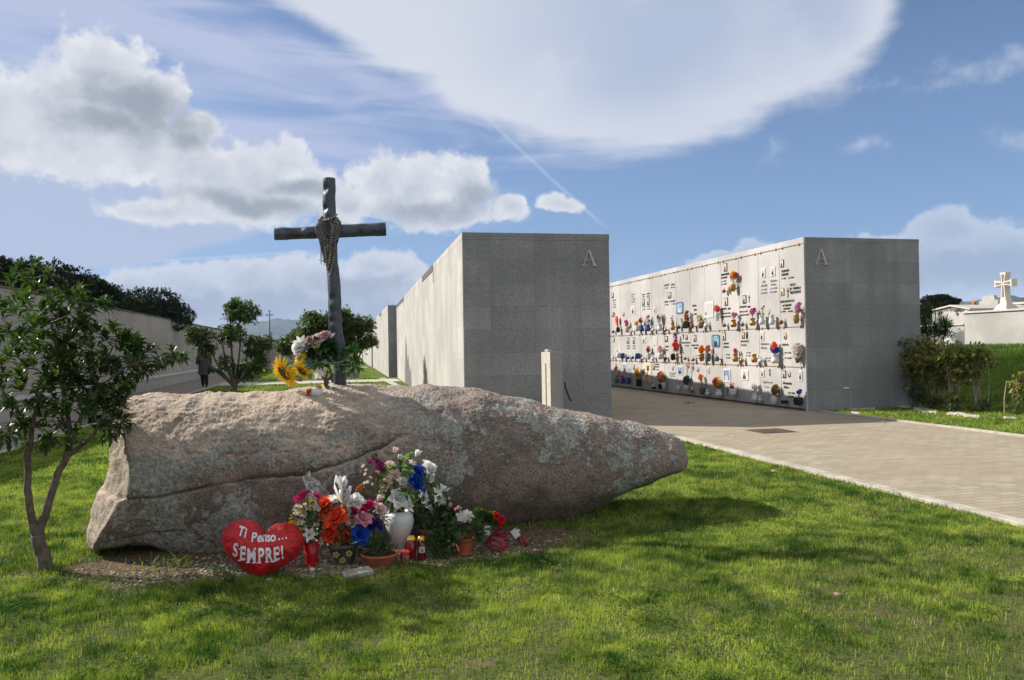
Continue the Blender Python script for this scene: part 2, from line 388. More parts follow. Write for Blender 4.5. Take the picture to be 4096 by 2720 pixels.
def mat_paver(name, c, rot=False):
    m, t, b = new_mat(name)
    oc = t.new('ShaderNodeTexCoord').outputs['Object']
    br = t.new('ShaderNodeTexBrick'); t.link(oc, br.inputs['Vector']); br.offset = 0.5
    br.inputs['Scale'].default_value = 1.0; br.inputs['Brick Width'].default_value = 0.21; br.inputs['Row Height'].default_value = 0.105
    br.inputs['Mortar Size'].default_value = 0.004; br.inputs['Mortar Smooth'].default_value = 0.2
    br.inputs['Color1'].default_value = tuple(x*0.84 for x in c)+(1,); br.inputs['Color2'].default_value = tuple(x*1.13 for x in c)+(1,)
    br.inputs['Mortar'].default_value = tuple(x*0.38 for x in c)+(1,)
    cc = t.mix(t.ramp(t.noise(oc, 0.8, 5, 0.6), 0.3, 0.7, 0, 0.5), br.outputs['Color'], (c[0]*0.80, c[1]*0.70, c[2]*0.60))
    cc = t.mix(t.ramp(t.noise(oc, 45, 3, 0.7), 0.4, 0.8, 0, 0.4), cc, tuple(x*0.6 for x in c))
    dark = t.ramp(t.noise(oc, 3.4, 5, 0.7), 0.58, 0.75, 0, 0.35)
    cc = t.mix(dark, cc, tuple(x*0.5 for x in c))
    t.link(cc, b.inputs['Base Color']); b.inputs['Roughness'].default_value = 0.9; b.inputs['Specular IOR Level'].default_value = 0.2
    bn = t.new('ShaderNodeBump'); bn.inputs['Strength'].default_value = 0.6; bn.inputs['Distance'].default_value = 0.005
    t.link(br.outputs['Fac'], bn.inputs['Height']); bn.invert = True; t.link(bn.outputs[0], b.inputs['Normal'])
    return m
PAVE = mat_paver('tan_pavers', (0.345, 0.30, 0.222))
PAVE2 = mat_paver('grey_pavers', (0.27, 0.235, 0.20))
b = MB()
b.add([(4.95, -4, .004), (9.28, -4, .004), (9.28, 60, .004), (4.95, 60, .004)], [(0, 1, 2, 3)], smooth=False)
b.add([(1.2, 10.5, .004), (4.95, 10.5, .004), (4.95, 13.9, .004), (1.2, 13.9, .004)], [(0, 1, 2, 3)], smooth=False)
tag(b.build('paved_path', PAVE), kind='structure')
sheet('paved_path', -6.3, -4.45, -6, 90, 0.004, PAVE2)
CONC = plain('pale_concrete', (0.42, 0.39, 0.34), 0.9, var=0.2, scale=6, bump=0.3)
KERBC = plain('kerb_concrete', (0.38, 0.345, 0.28), 0.9, var=0.22, scale=5, bump=0.3)
b = MB()
def kerb(b, x0, x1, y0, y1, L=1.0):
    n = max(1, int(round((y1-y0)/L))); s = (y1-y0)/n
    for i in range(n): b.box(x0, x1, y0+i*s+0.002, y0+(i+1)*s-0.002, -0.1, 0.030+0.002*rnd.random(), bevel=0.004)
kerb(b, 4.825, 4.95, -3, 10.48)
kerb(b, 9.28, 9.38, 2, 13.3)
for i in range(5): b.box(1.2+i*0.75+.002, 1.2+(i+1)*0.75-.002, 10.38, 10.5, -0.1, 0.018, bevel=0.004)
tag(b.build('kerb', KERBC), kind='structure')
b = MB(); kerb(b, -4.45, -4.33, 2, 88, 1.0); tag(b.build('kerb', KERBC), kind='structure')
b = MB()
for (y0, y1) in ((32.8, 35.6), (60.1, 61.8)): b.box(-4.33, 3.0, y0, y1, -0.05, 0.012)
b.box(2.35, 2.62, 15, 37.2, -0.05, 0.008, M=Matrix.Identity(4))
tag(b.build('path', CONC), kind='structure')

# ------------------------------------------------------------------ granite burial blocks
FRONT = granite('shaded_granite_end', (0.270, 0.273, 0.276), (0.83, 0.425), speck=0.95, tone=0.13, streak=.35, off=(0.31, 0.02))  # darker copy of the block granite, for the ends out of the sun
SIDE = granite('sunlit_granite_side', (0.45, 0.43, 0.40), (0.9, 0.62), mort=0.80, speck=0.30, tone=0.05, streak=0.42, off=(0.1, 0.1))  # same granite as the ends, paler to carry the sunlight
NICHE = granite('pale_granite_slab', (0.46, 0.442, 0.42), (40, 40), speck=0.20, tone=0.0, streak=0.12)
NICHE.node_tree.nodes['Brick Texture'].inputs['Mortar Size'].default_value = 0.0
DKG = plain('dark_granite', (0.10, 0.095, 0.09), 0.9, var=0.25, scale=20, bump=0.2)
JOINT = plain('dark_joint', (0.06, 0.055, 0.05), 0.95)
LETTER = plain('cream_letter_stone', (0.46, 0.43, 0.38), 0.6)
def serifA(mb, h, M, mi=0, d=0.02):
    P = lambda *p: [(x*h, z*h) for x, z in p]
    sh = lambda k: M @ Matrix.Translation((0, -.0012*k, 0))
    mb.extrude(P((.10, .04), (.15, .04), (.50, .99), (.44, .99)), d, mi, sh(0))
    mb.extrude(P((.44, 1.0), (.54, 1.0), (.90, .04), (.76, .04)), d+.001, mi, sh(1))
    mb.extrude(P((.24, .34), (.24, .385), (.70, .385), (.70, .34)), d-.002, mi, sh(2))
    mb.extrude(P((.0, 0), (.0, .04), (.28, .04), (.28, 0)), d-.001, mi, sh(3))
    mb.extrude(P((.62, 0), (.62, .04), (1.02, .04), (1.02, 0)), d-.001, mi, sh(4))
def burial_block(p, ang, w, L, h, label, letter=None, notches=(), lw=None):
    o = empty('burial_block', (p[0], p[1], 0), label, 'burial block', 'granite burial blocks', ang)
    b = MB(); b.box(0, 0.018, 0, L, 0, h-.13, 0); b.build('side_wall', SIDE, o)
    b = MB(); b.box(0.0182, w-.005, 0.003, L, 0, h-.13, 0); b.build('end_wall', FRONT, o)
    b = MB()
    b.box(-.003, 0.018, -.004, L, h-.13, h, 0, bevel=.004)
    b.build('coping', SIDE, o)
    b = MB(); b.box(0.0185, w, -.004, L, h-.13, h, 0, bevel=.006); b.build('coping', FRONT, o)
    for (y0, y1) in notches:
        b = MB(); b.box(-.012, .30, y0, y1, h-.20, h+.012, 0, bevel=.03)
        b.box(-.008, .05, y0-.03, y0+.02, h-.48, h-.20, 0); b.build('spout_slab', DKG, o)  # dark tone stands for shade in the notch and the crack below
    if letter:
        b = MB(); serifA(b, letter[2], Matrix.Translation((letter[0], -.022, letter[1]))); b.build('letter', LETTER, o)
    return o
C6 = crop(1400, 850, .574)
burial_block((2.40, 13.886), -R_(1.96), 2.80, 22.9, 3.46, 'nearest grey granite block with letter A high on its end face, behind the boulder', (2.25, 2.86, .30), ((5.3, 8.5), (17.2, 22.9)))
burial_block((2.86, 37.9), -R_(1.3), 2.8, 22.5, 3.5, 'second granite block in the row, just past the nearest, right of the lemon tree', None, ((7, 9.5),))
burial_block((3.38, 62.3), -R_(0.5), 2.8, 19.5, 3.5, 'third granite block in the row, half hidden by the lemon tree behind the cross')
burial_block((3.52, 83.0), -R_(0.2), 2.8, 19.5, 3.5, 'farthest granite block of the row, a sliver behind the third one')
# dark water stains at the foot of the side walls are damp streaks
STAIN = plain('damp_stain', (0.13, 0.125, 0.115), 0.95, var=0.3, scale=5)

wall_o = [o_ for o_ in bpy.data.objects if o_.name == 'burial_block'][0]
def on_side(px, py):
    r = ray(*C6(px, py)); d = Vector((math.sin(R_(1.96)), math.cos(R_(1.96)), 0)); n_ = Vector((d.y, -d.x, 0)); P0 = Vector((2.40, 13.886, 0))
    k = (P0-Vector((0, 0, CAMH))).dot(n_)/r.dot(n_); q = Vector((0, 0, CAMH))+r*k; return ((q-P0).dot(d), q.z)
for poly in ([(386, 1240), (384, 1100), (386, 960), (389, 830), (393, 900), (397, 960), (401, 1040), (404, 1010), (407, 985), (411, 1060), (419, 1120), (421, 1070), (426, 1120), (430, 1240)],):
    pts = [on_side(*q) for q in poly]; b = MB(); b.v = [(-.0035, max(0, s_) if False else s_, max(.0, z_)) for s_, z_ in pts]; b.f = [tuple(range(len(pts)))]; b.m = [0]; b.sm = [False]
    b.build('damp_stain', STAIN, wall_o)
# ------------------------------------------------------------------ far left: concrete wall, bench, end wall
CWALL = granite('board_concrete', (0.41, 0.375, 0.335), (6.8, 1.42), speck=0.10, tone=0.05, streak=0.55, off=(2.6, 0.1))
CTOP = plain('weathered_wall_top', (0.10, 0.09, 0.075), 0.95, var=0.4, scale=2)
o = empty('boundary_wall', (-6.78, 0, 0), 'long pale concrete wall with damp streaks along the left side, behind the bench', 'wall')
b = MB(); b.box(-.3, 0, -8, 92, 0, 2.80); b.build('wall', CWALL, o)
b = MB(); b.box(-.32, .02, -8, 92, 2.80, 2.86); b.build('coping', CTOP, o)
o = empty('end_wall', (0, 91, 0), 'pale concrete wall closing the far end of the lawn behind the lemon trees', 'wall')
b = MB(); b.box(-6.78, 3.4, 0, .3, 0, 2.45); b.build('wall', CWALL, o)
b = MB(); b.box(-6.76, 3.4, -.03, .33, 2.45, 2.52); b.build('coping', CTOP, o)
BENCH = plain('bench_concrete', (0.36, 0.35, 0.33), 0.85, var=0.12, scale=3, bump=0.15)
o = empty('stone_bench', (-6.35, 0, 0), 'long low bench of grey concrete running along the foot of the boundary wall', 'bench')
b = MB()
for i in range(20): b.box(-.42, 0, -6+i*4.8+.012, -6+(i+1)*4.8-.012, 0, .40)
b.build('bench_base', BENCH, o)
b = MB()
for i in range(40): b.box(-.43, .035, -6+i*2.4+.004, -6+(i+1)*2.4-.004, .40, .46, bevel=.006)
b.build('seat_slab', plain('bench_slab', (0.50, 0.48, 0.45), .8, var=.1), o)

# ------------------------------------------------------------------ bank and tomb terraces on the right
def bank_z(x, y):
    s = min(1, max(0, (y-14.2+0.4*fbm(x*.4, y*.4, 0, 2))/1.05)); s = s*s*(3-2*s)
    return -0.02 + 1.16*s + (0.04*fbm(x*1.1, y*1.1, 3) if s > .02 else 0)
nx, ny = 70, 110; vs = []; fs = []
for j in range(ny):
    for i in range(nx):
        x = 11.87+(i/(nx-1))**1.6*48; y = 13.75+(j/(ny-1))**2.4*60
        vs.append((x, y, bank_z(x, y) - .1*max(0, min(1, (y-16)/1.0))))
for j in range(ny-1):
    for i in range(nx-1): fs.append((j*nx+i, j*nx+i+1, (j+1)*nx+i+1, (j+1)*nx+i))
b = MB(); b.add(vs, fs); tag(b.build('grass_bank', LAWN), kind='structure')

WHITE = granite('white_render', (0.40, 0.385, 0.362), (30, 30), speck=0.45, tone=0.0)
WHITE.node_tree.nodes['Brick Texture'].inputs['Mortar Size'].default_value = 0.0
R3 = crop(3650, 1050, .2232)
o = empty('tomb_terrace', (19.15, 12.0, 1.0), 'long white tomb wall with thin coping atop the grass bank at the right edge', 'tomb wall', 'white tombs')
b = MB(); b.box(0, 2.6, 0, 8.05, -.1, 1.17); b.build('wall', WHITE, o)
b = MB(); b.box(-.05, 2.65, -.05, 8.1, 1.17, 1.23, bevel=.008); b.build('coping', LETTER, o)
o = empty('tomb_wall', (19.18, 20.1, 1.0), 'lower white tomb wall between the long white wall and the white cylinder post', 'tomb wall', 'white tombs')
b = MB(); b.box(0, 2, 0, 1.9, -.1, .82); b.build('wall', WHITE, o)
b = MB(); b.box(-.04, 2, 0, 1.9, .82, .86); b.build('coping', LETTER, o)
o = empty('tomb_wall', (15.0, 22.02, 1.0), 'shaded grey tomb wall behind the tall oleander, right of the granite block', 'tomb wall', 'white tombs')
b = MB(); b.box(0, 4.16, 0, .3, -.1, .78); b.build('wall', WHITE, o)
b = MB(); b.box(0, 4.14, -.05, .35, .78, .84); b.build('coping', LETTER, o)
# gabled family tomb
gx = 20.2
def gp(x, y): q = PX(*R3(x, y), gx); return q
pl, pa, pr = gp(350, 856), gp(665, 772), gp(1020, 822)
o = empty('family_tomb', (gx, pr.y, 1.0), 'white gabled family tomb lettered FAMIGLIA USAI behind the low white walls', 'tomb', 'white tombs')
b = MB(); Mx = Matrix(((0, 1, 0, 0), (1, 0, 0, 0), (0, 0, 1, 0), (0, 0, 0, 1)))  # local x->world y, local y->world x
W = pl.y-pr.y
b.extrude([(0, 0), (0, pr.z-1.05), (W*.46, pa.z-1.04), (W, pl.z-1.05), (W, 0)], 2.6, 0, Mx); b.build('wall', WHITE, o, recalc=True)
b = MB()
for (a, za, c, zc) in ((-.08, pr.z-1.05, W*.46, pa.z-1.035), (W*.46, pa.z-1.035, W+.08, pl.z-1.05)):
    b.extrude([(a, za+.005), (a, za+.055), (c, zc+.055), (c, zc+.005)], 2.75, 0, Matrix.Translation((-.07, 0, 0)) @ Mx)
b.build('roof', LETTER, o, recalc=True)
def text_obj(name, s, size, M, mat, parent=None, ext=0.004, align='LEFT', offset=0.0, space=1.0, shear=0.0):
    cu_ = bpy.data.curves.new(name, 'FONT'); cu_.body = s; cu_.size = size; cu_.extrude = ext; cu_.align_x = align
    cu_.offset = offset; cu_.space_character = space; cu_.shear = shear; cu_.resolution_u = 2
    tmp = bpy.data.objects.new(name, cu_); dg = bpy.context.evaluated_depsgraph_get()
    me = bpy.data.meshes.new_from_object(tmp.evaluated_get(dg) if False else tmp); bpy.data.objects.remove(tmp); bpy.data.curves.remove(cu_)
    me.transform(M); me.name = name
    me.materials.clear(); me.materials.append(mat)
    ob = bpy.data.objects.new(name, me); col.objects.link(ob)
    if parent: ob.parent = parent
    return ob
GREYL = plain('grey_metal_letter', (0.16, 0.15, 0.14), .5)
# text lying on a wall that faces -X: reads left (far) to right (near)
def wallM(x, y, z): return Matrix(((0, 0, -1, x), (-1, 0, 0, y), (0, 1, 0, z), (0, 0, 0, 1)))
for xx, ss in ((535, 'FAMIGLIA'), (728, 'USAI')):
    q = gp(xx, 885); text_obj('inscription', ss, .20, wallM(-.008, q.y-pr.y, q.z-1.0), GREYL, o, space=.95)
BR = plain('bronze_spray', (0.10, 0.09, 0.08), .5)
for (cx, cz) in ((470, 880), (860, 875)):
    b = MB(); q = gp(cx, cz)
    for i in range(14): b.ball((-.02, q.y-pr.y+rnd.uniform(-.16, .16), q.z-1+rnd.uniform(-.1, .12)), .035, sc=(.5, 1, 1.4), n=5, m=3)
    b.build('bronze_branch', BR, o)
# big white flared cross on the tomb wall
cx_ = 20.05
def cp(x, y): return PX(*R3(x, y), cx_)
cc = cp(1618, 372); zb = 2.23; top = cp(1620, 175).z; la = cp(1465, 390).y-cc.y
o = empty('stone_cross', (cx_, cc.y, zb), 'white stone cross with flared arms standing on the tomb wall at the right edge', 'cross')
ha = top-cc.z; zf = cp(1640, 742).z-zb; hz = cc.z-zb
def flare(L, w0, w1, ang, cz):
    pts = []
    for k in range(7):
        s = k/6; pts.append((w0+(w1-w0)*s**2.2, s*L))
    poly = [(-w, l) for w, l in pts]+[(w, l) for w, l in reversed(pts)]
    c, s_ = math.cos(ang), math.sin(ang)
    return [(x*c-z*s_, x*s_+z*c+cz) for x, z in poly]
b = MB(); OFF = 0
for ang, L, w1_ in ((0, ha, .36), (math.pi/2, la, .36), (-math.pi/2, la, .36), (math.pi, hz-zf+.03, .44)):
    b.extrude(flare(L, .18*la, w1_*la, ang, hz), .20+.004*OFF, 0, Matrix.Translation((-.002*OFF, 0, 0)) @ Mx); OFF += 1
b.build('cross_body', plain('white_stone', (0.50, 0.47, 0.41), .7, var=.06), o, recalc=True)
b = MB(); OFF = 0
for ang, L in ((0, ha), (math.pi/2, la), (-math.pi/2, la), (math.pi, (hz-zf)*.82)):
    pl_ = [(0.008, .04), (-.008, .04), (-.13*la, L*.80), (.13*la, L*.80)]; c, s_ = math.cos(ang), math.sin(ang)
    b.extrude([(x*c-z*s_, x*s_+z*c+hz) for x, z in pl_], .006, 0, Matrix.Translation((-.016-.001*OFF, 0, 0)) @ Mx); OFF += 1
b.build('inlay', plain('cross_inlay', (0.20, 0.16, 0.13), .6), o, recalc=True)
b = MB(); w0_, w1_ = .80*la, .46*la
b.add([(-.16, -w0_, 0), (.42, -w0_, 0), (.42, w0_, 0), (-.16, w0_, 0), (-.03, -w1_, zf), (.24, -w1_, zf), (.24, w1_, zf), (-.03, w1_, zf)],
      [(0, 1, 5, 4), (1, 2, 6, 5), (2, 3, 7, 6), (3, 0, 4, 7), (4, 5, 6, 7), (3, 2, 1, 0)], smooth=False)
b.build('pedestal', plain('white_stone', (0, 0, 0)), o, recalc=True)
# further tombs seen over the wall
def slab_tomb(xa, ya, xb, yb, X, zb, label):
    p, q = PX(*R3(xa, ya), X), PX(*R3(xb, yb), X)
    o = empty('tomb_slab', (X, q.y, zb), label, 'tomb', 'white tombs')
    z = (p.z+q.z)/2-zb
    b = MB(); b.box(0, 1.8, 0, p.y-q.y, 0, z-.07); b.build('wall', WHITE, o)
    b = MB(); b.box(-.08, 1.9, -.08, p.y-q.y+.08, z-.07, z, bevel=.01); b.build('coping', LETTER, o)
slab_tomb(1250, 775, 1640, 765, 23.0, 1.0, 'flat white tomb top with coping, left of the large white stone cross')
slab_tomb(1760, 735, 2060, 690, 24.0, 1.0, 'flat white tomb top with coping, right of the large white stone cross')
q = PX(*R3(1360, 770), 23.6)
o = tag(bpy.data.objects.new('headstone', None)); bpy.data.objects.remove(o)
b = MB(); w, h = .42, .42
b.extrude([(-w, 0), (-w, h*.55), (-w*.7, h*.62), (-w*.55, h), (w*.55, h), (w*.7, h*.62), (w, h*.55), (w, 0)], .15, 0, Mx)
tag(b.build('headstone', WHITE, loc=(23.6, q.y, q.z-.06), recalc=True), 'small white headstone with stepped rounded top, left of the large stone cross', 'headstone')
OR = plain('orange_wood', (0.36, 0.10, 0.03), .6, var=.2)
q = PX(*R3(1100, 885), 24.5)
o = empty('wooden_cross', (24.5, q.y, 1.0), 'orange wooden cross standing behind the white tomb walls', 'cross')
b = MB(); tz = PX(*R3(1100, 706), 24.5).z-1; b.box(-.05, .05, -.08, .08, 0, tz); b.build('post', OR, o)
b = MB(); b.box(-.07, .07, -.48, .48, tz*.68, tz*.68+.30); b.build('crossbeam', OR, o)
q = PX(*R3(1238, 870), 25.0)
b = MB(); b.box(-.05, .05, -.07, .07, 0, q.z-1+.32); b.box(-.055, .055, -.26, .26, q.z-1+.08, q.z-1+.2)
tag(b.build('wooden_cross', OR, loc=(25, q.y, 1.0)), 'low orange wooden cross to the right of the taller orange one', 'cross')
# white cylinder post
p0 = PY(*R3(742, 1180), 18.4)
b = MB(); r = .26; h = p0.z-.98
b.lathe([(r*.96, 0), (r, .05), (r, h-.14), (r*.93, h-.07), (r*.62, h-.05), (r*.60, h), (r*.3, h+.02)], 32)
tag(b.build('white_bollard', plain('white_marble', (0.62, 0.60, 0.57), .45, var=.08, scale=3), loc=(p0.x, 18.4, .98)), 'white cylindrical stone post with shouldered top in front of the low tomb wall', 'stone post')

# ------------------------------------------------------------------ hills, far houses, pole
def hill(name, pts, Y, depth, m, seed, rough=.06, lay='structure'):
    """ridge silhouette pts (D px) carried as a real ridge with slopes front and back"""
    b = MB(); vs = []; fs = []; nx = 160; ny = 26
    P = [DY(x, y, Y) for x, y in pts]
    for i in range(nx):
        s = i/(nx-1)*(len(P)-1); k = min(len(P)-2, int(s)); f = s-k; f = f*f*(3-2*f)
        c = P[k].lerp(P[k+1], f)
        for j in range(ny):
            v = j/(ny-1)*2-1; e = max(0, 1-abs(v))**.85
            hz = (c.z)*e*(1+rough*2*fbm(c.x/Y*40+seed, v*4, seed, 5)*(1-e*.6)) + Y*.0015*fbm(c.x/Y*90, v*9, seed)
            vs.append((c.x*(1+v*depth/Y), Y+v*depth+Y*.02*fbm(c.x/Y*14, v*3, seed+5), max(-2, hz) if abs(v) < .999 else -4))
    for i in range(nx-1):
        for j in range(ny-1): fs.append((i*ny+j, (i+1)*ny+j, (i+1)*ny+j+1, i*ny+j+1))
    b.add(vs, fs); return tag(b.build(name, m, recalc=True), kind=lay)
WOOD = plain('hill_scrub', (0.035, 0.046, 0.036), 1.0, var=.5, scale=.02)
WOOD2 = plain('near_wood', (0.02, 0.032, 0.014), 1.0, var=.5, scale=.3)
hill('hills', [(330, 790), (470, 765), (540, 752), (575, 741), (610, 738), (640, 733), (680, 735), (700, 730), (760, 735), (800, 742), (850, 752), (900, 748), (1000, 765), (1100, 780)], 4200, 900, WOOD, 3)
hill('hills', [(1950, 770), (2100, 722), (2150, 712), (2185, 700), (2230, 692), (2270, 690), (2300, 684), (2320, 678), (2361, 682), (2420, 676), (2500, 690), (2600, 740)], 1500, 380, WOOD, 9)
hill('hills', [(2000, 740), (2120, 712), (2170, 714), (2230, 700), (2300, 701), (2361, 700), (2450, 705)], 420, 60, WOOD2, 14)
hill('hills', [(520, 790), (600, 783), (640, 781), (700, 783), (760, 781), (860, 785)], 260, 30, WOOD2, 20)
FH = plain('far_house_wall', (0.5, 0.46, 0.42), .9); FR = plain('far_house_roof', (0.28, 0.17, 0.13), .9); FW = plain('far_window', (0.05, 0.05, 0.06), .4)
for i in range(14):
    px = 2165+i*13+rnd.uniform(-4, 4); py = 698+rnd.uniform(-3, 7)-(i*.4)
    p = DY(px, py, 1500-300); w = rnd.uniform(3.5, 7)
    w_ = ['pale', 'cream', 'whitish', 'greyish'][i % 4]
    o = empty('hillside_house', (p.x, p.y, p.z-6), 'tiny pale house dotted among scrub on the distant right hillside', 'house', 'houses on the far hillside', rnd.uniform(-.6, .6))
    b = MB(); b.box(-w, w, -4, 4, -10, 6); b.build('wall', FH, o)
    b = MB(); b.add([(-w-.4, -4.4, 6), (w+.4, -4.4, 6), (w+.4, 4.4, 6), (-w-.4, 4.4, 6), (-w, 0, 7.8), (w, 0, 7.8)], [(0, 1, 5, 4), (2, 3, 4, 5), (0, 4, 3), (1, 2, 5)], smooth=False); b.build('roof', FR, o)
    for k in (-.5, .5):
        b = MB(); b.box(k*w-.6, k*w+.6, -4.05, -3.9, 2, 4); b.build('window', FW, o)
p = PY(1079, 1344, 150)
o = empty('utility_pole', (p.x, 150, 0), 'distant thin cross-shaped power pole beyond the far wall', 'utility pole')
PM = plain('pole_metal', (0.08, 0.085, 0.09), .7)
zt = PY(1079, 1242, 150).z
b = MB(); b.tube([(0, 0, 0), (0, 0, zt)], [.16, .09], 8); b.build('pole', PM, o)
b = MB(); b.box(-.7, .7, -.06, .06, zt-.92, zt-.80); b.box(-.32, .32, -.05, .05, zt-.1, zt); b.build('crossarm', PM, o)
for k in (-.65, -.35, .35, .65):
    b = MB(); b.lathe([(.04, 0), (.07, .05), (.04, .1), (.07, .15), (.02, .2)], 8); q = b.build('insulator', PM, o); q.location = (k, 0, zt-.80)
# drain grate
D1 = crop(2400, 1400, .7183)
IR = plain('rusty_iron', (0.10, 0.07, 0.055), .7, var=.3)
cs = [G(*D1(*a)) for a in ((815, 447), (915, 470), (1095, 458), (990, 438))]
dx0, dx1 = 6.30, 6.90; dy0, dy1 = 10.38, 10.94
o = empty('drain_grate', ((dx0+dx1)/2, (dy0+dy1)/2, 0), 'square rusty iron drain cover set in the tan paving', 'drain cover', None, R_(0))
b = MB(); b.box(-.30, .30, -.28, .28, .004, .0075); b.build('frame', IR, o)
b = MB(); b.box(-.27, .27, -.25, .25, .0076, .010)
for i in range(11):
    for j in range(10):
        b.box(-.262+i*.048, -.262+i*.048+.03, -.238+j*.048, -.238+j*.048+.03, .009, .016)
b.build('tread_plate', IR, o)
# ------------------------------------------------------------------ boulder
C7 = crop(300, 1400, .574); C8 = crop(1500, 1450, .5506)
def rock_mat():
    m, t, b = new_mat("weathered_granite")
    oc = t.new('ShaderNodeTexCoord').outputs['Object']; geo = t.new('ShaderNodeNewGeometry')
    s = t.new('ShaderNodeSeparateXYZ'); t.link(oc, s.inputs[0])
    n = t.new('ShaderNodeSeparateXYZ'); t.link(geo.outputs['Normal'], n.inputs[0])
    big = t.noise(oc, 1.3, 5, 0.6); mid = t.noise(oc, 7, 5, 0.65); fine = t.noise(oc, 52, 3, 0.8); gr = t.noise(oc, 95, 2, 0.8)
    c = t.mix(t.ramp(big, 0.3, 0.7), (0.33, 0.265, 0.22), (0.28, 0.235, 0.20))
    c = t.mix(t.ramp(mid, 0.35, 0.7), c, (0.38, 0.28, 0.22))
    # crystals
    c = t.mix(t.ramp(gr, 0.48, 0.62, 0, .75), c, (0.045, 0.036, 0.034))
    c = t.mix(t.ramp(fine, 0.50, 0.66, 0, .72), c, (0.40, 0.315, 0.27))
    # split left end (normals facing -X) and top-left painted paler for the sun
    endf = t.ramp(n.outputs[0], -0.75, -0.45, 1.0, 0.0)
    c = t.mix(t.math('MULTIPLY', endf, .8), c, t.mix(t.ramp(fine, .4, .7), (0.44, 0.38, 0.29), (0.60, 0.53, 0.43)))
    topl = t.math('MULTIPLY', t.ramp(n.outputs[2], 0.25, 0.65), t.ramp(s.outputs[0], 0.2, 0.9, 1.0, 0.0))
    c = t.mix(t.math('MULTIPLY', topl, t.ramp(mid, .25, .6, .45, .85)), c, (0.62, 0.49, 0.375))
    # front (normals facing -Y) painted darker in patches for its shade
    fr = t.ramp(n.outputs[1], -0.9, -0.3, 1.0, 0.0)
    front_shade = t.math('MULTIPLY', fr, t.ramp(t.noise(oc, 2.2, 6, 0.7), 0.42, 0.62))
    c = t.mix(t.math('MULTIPLY', front_shade, .5), c, (0.075, 0.06, 0.05))
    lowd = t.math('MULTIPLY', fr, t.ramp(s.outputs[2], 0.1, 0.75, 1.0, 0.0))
    c = t.mix(t.math('MULTIPLY', lowd, .40), c, (0.12, 0.085, 0.062))  # painted shade, deeper towards the foot of the front
    # lichen: rounded grey green rosettes, dense on the upper left front
    w = t.vmath('ADD', oc, t.vmath('SCALE', t.vmath('SUBTRACT', t.noise(oc, 9, 4, .65, color=True), (.5, .5, .5)), .10))
    v = t.new('ShaderNodeTexVoronoi', feature='F1'); t.link(w, v.inputs['Vector']); v.inputs['Scale'].default_value = 9.0
    v2 = t.new('ShaderNodeTexVoronoi', feature='F1'); t.link(w, v2.inputs['Vector']); v2.inputs['Scale'].default_value = 24.0
    reg = t.math('ADD', t.noise(oc, 1.7, 4, 0.6), t.math('MULTIPLY', t.ramp(s.outputs[0], -1.6, 1.4, 1.0, 0.0), 0.13))
    up = t.ramp(s.outputs[2], 0.45, 0.72)
    reg = t.math('ADD', reg, t.math('MULTIPLY', up, 0.08))
    rr = t.ramp(reg, 0.44, 0.66, -0.1, 0.70, smooth=False)
    l1 = t.ramp(t.math('SUBTRACT', rr, v.outputs['Distance']), 0.0, 0.05)
    l2 = t.ramp(t.math('SUBTRACT', t.math('MULTIPLY', rr, .85), v2.outputs['Distance']), -0.06, 0.02)
    li = t.math('MAXIMUM', l1, t.math('MULTIPLY', l2, .9))
    li = t.math('MULTIPLY', li, t.ramp(endf, 0, 1, 1.0, 0.05))
    li = t.math('MULTIPLY', li, t.math('SUBTRACT', 1.0, t.math('MULTIPLY', topl, .85)))
    lc = t.mix(t.ramp(t.noise(oc, 40, 4, .7), .35, .7), (0.20, 0.205, 0.18), (0.47, 0.475, 0.415))
    c = t.mix(t.math('MULTIPLY', li, .85), c, lc)
    hi = t.math('MULTIPLY', t.ramp(t.noise(oc, 60, 3, .7), .55, .7), t.math('MULTIPLY', up, t.ramp(s.outputs[0], 0.2, 1.0)))
    c = t.mix(t.math('MULTIPLY', hi, .7), c, (0.48, 0.47, 0.44))
    g1 = t.math('MULTIPLY', t.math('SUBTRACT', t.noise(oc, 62, 3, .85), .5), 1.9); g2 = t.math('MULTIPLY', t.math('SUBTRACT', t.noise(oc, 24, 4, .8), .5), .9)
    gg = t.math('MAXIMUM', t.math('ADD', 1.0, t.math('ADD', g1, g2)), .25); gc = t.new('ShaderNodeCombineXYZ')
    for i in range(3): t.link(gg, gc.inputs[i])
    c = t.mix(1.0, c, gc.outputs[0], 'MULTIPLY')
    t.link(c, b.inputs['Base Color']); b.inputs['Roughness'].default_value = 0.92; b.inputs['Specular IOR Level'].default_value = 0.2
    b1 = t.new('ShaderNodeBump'); b1.inputs['Strength'].default_value = 0.9; b1.inputs['Distance'].default_value = 0.02
    hgt = t.math('ADD', t.noise(oc, 38, 6, .75), t.math('MULTIPLY', t.noise(oc, 110, 3, .7), .4))
    hgt = t.math('ADD', hgt, t.math('MULTIPLY', li, .5))
    t.link(hgt, b1.inputs['Height']); t.link(b1.outputs[0], b.inputs['Normal'])
    return m
ROCK = rock_mat()

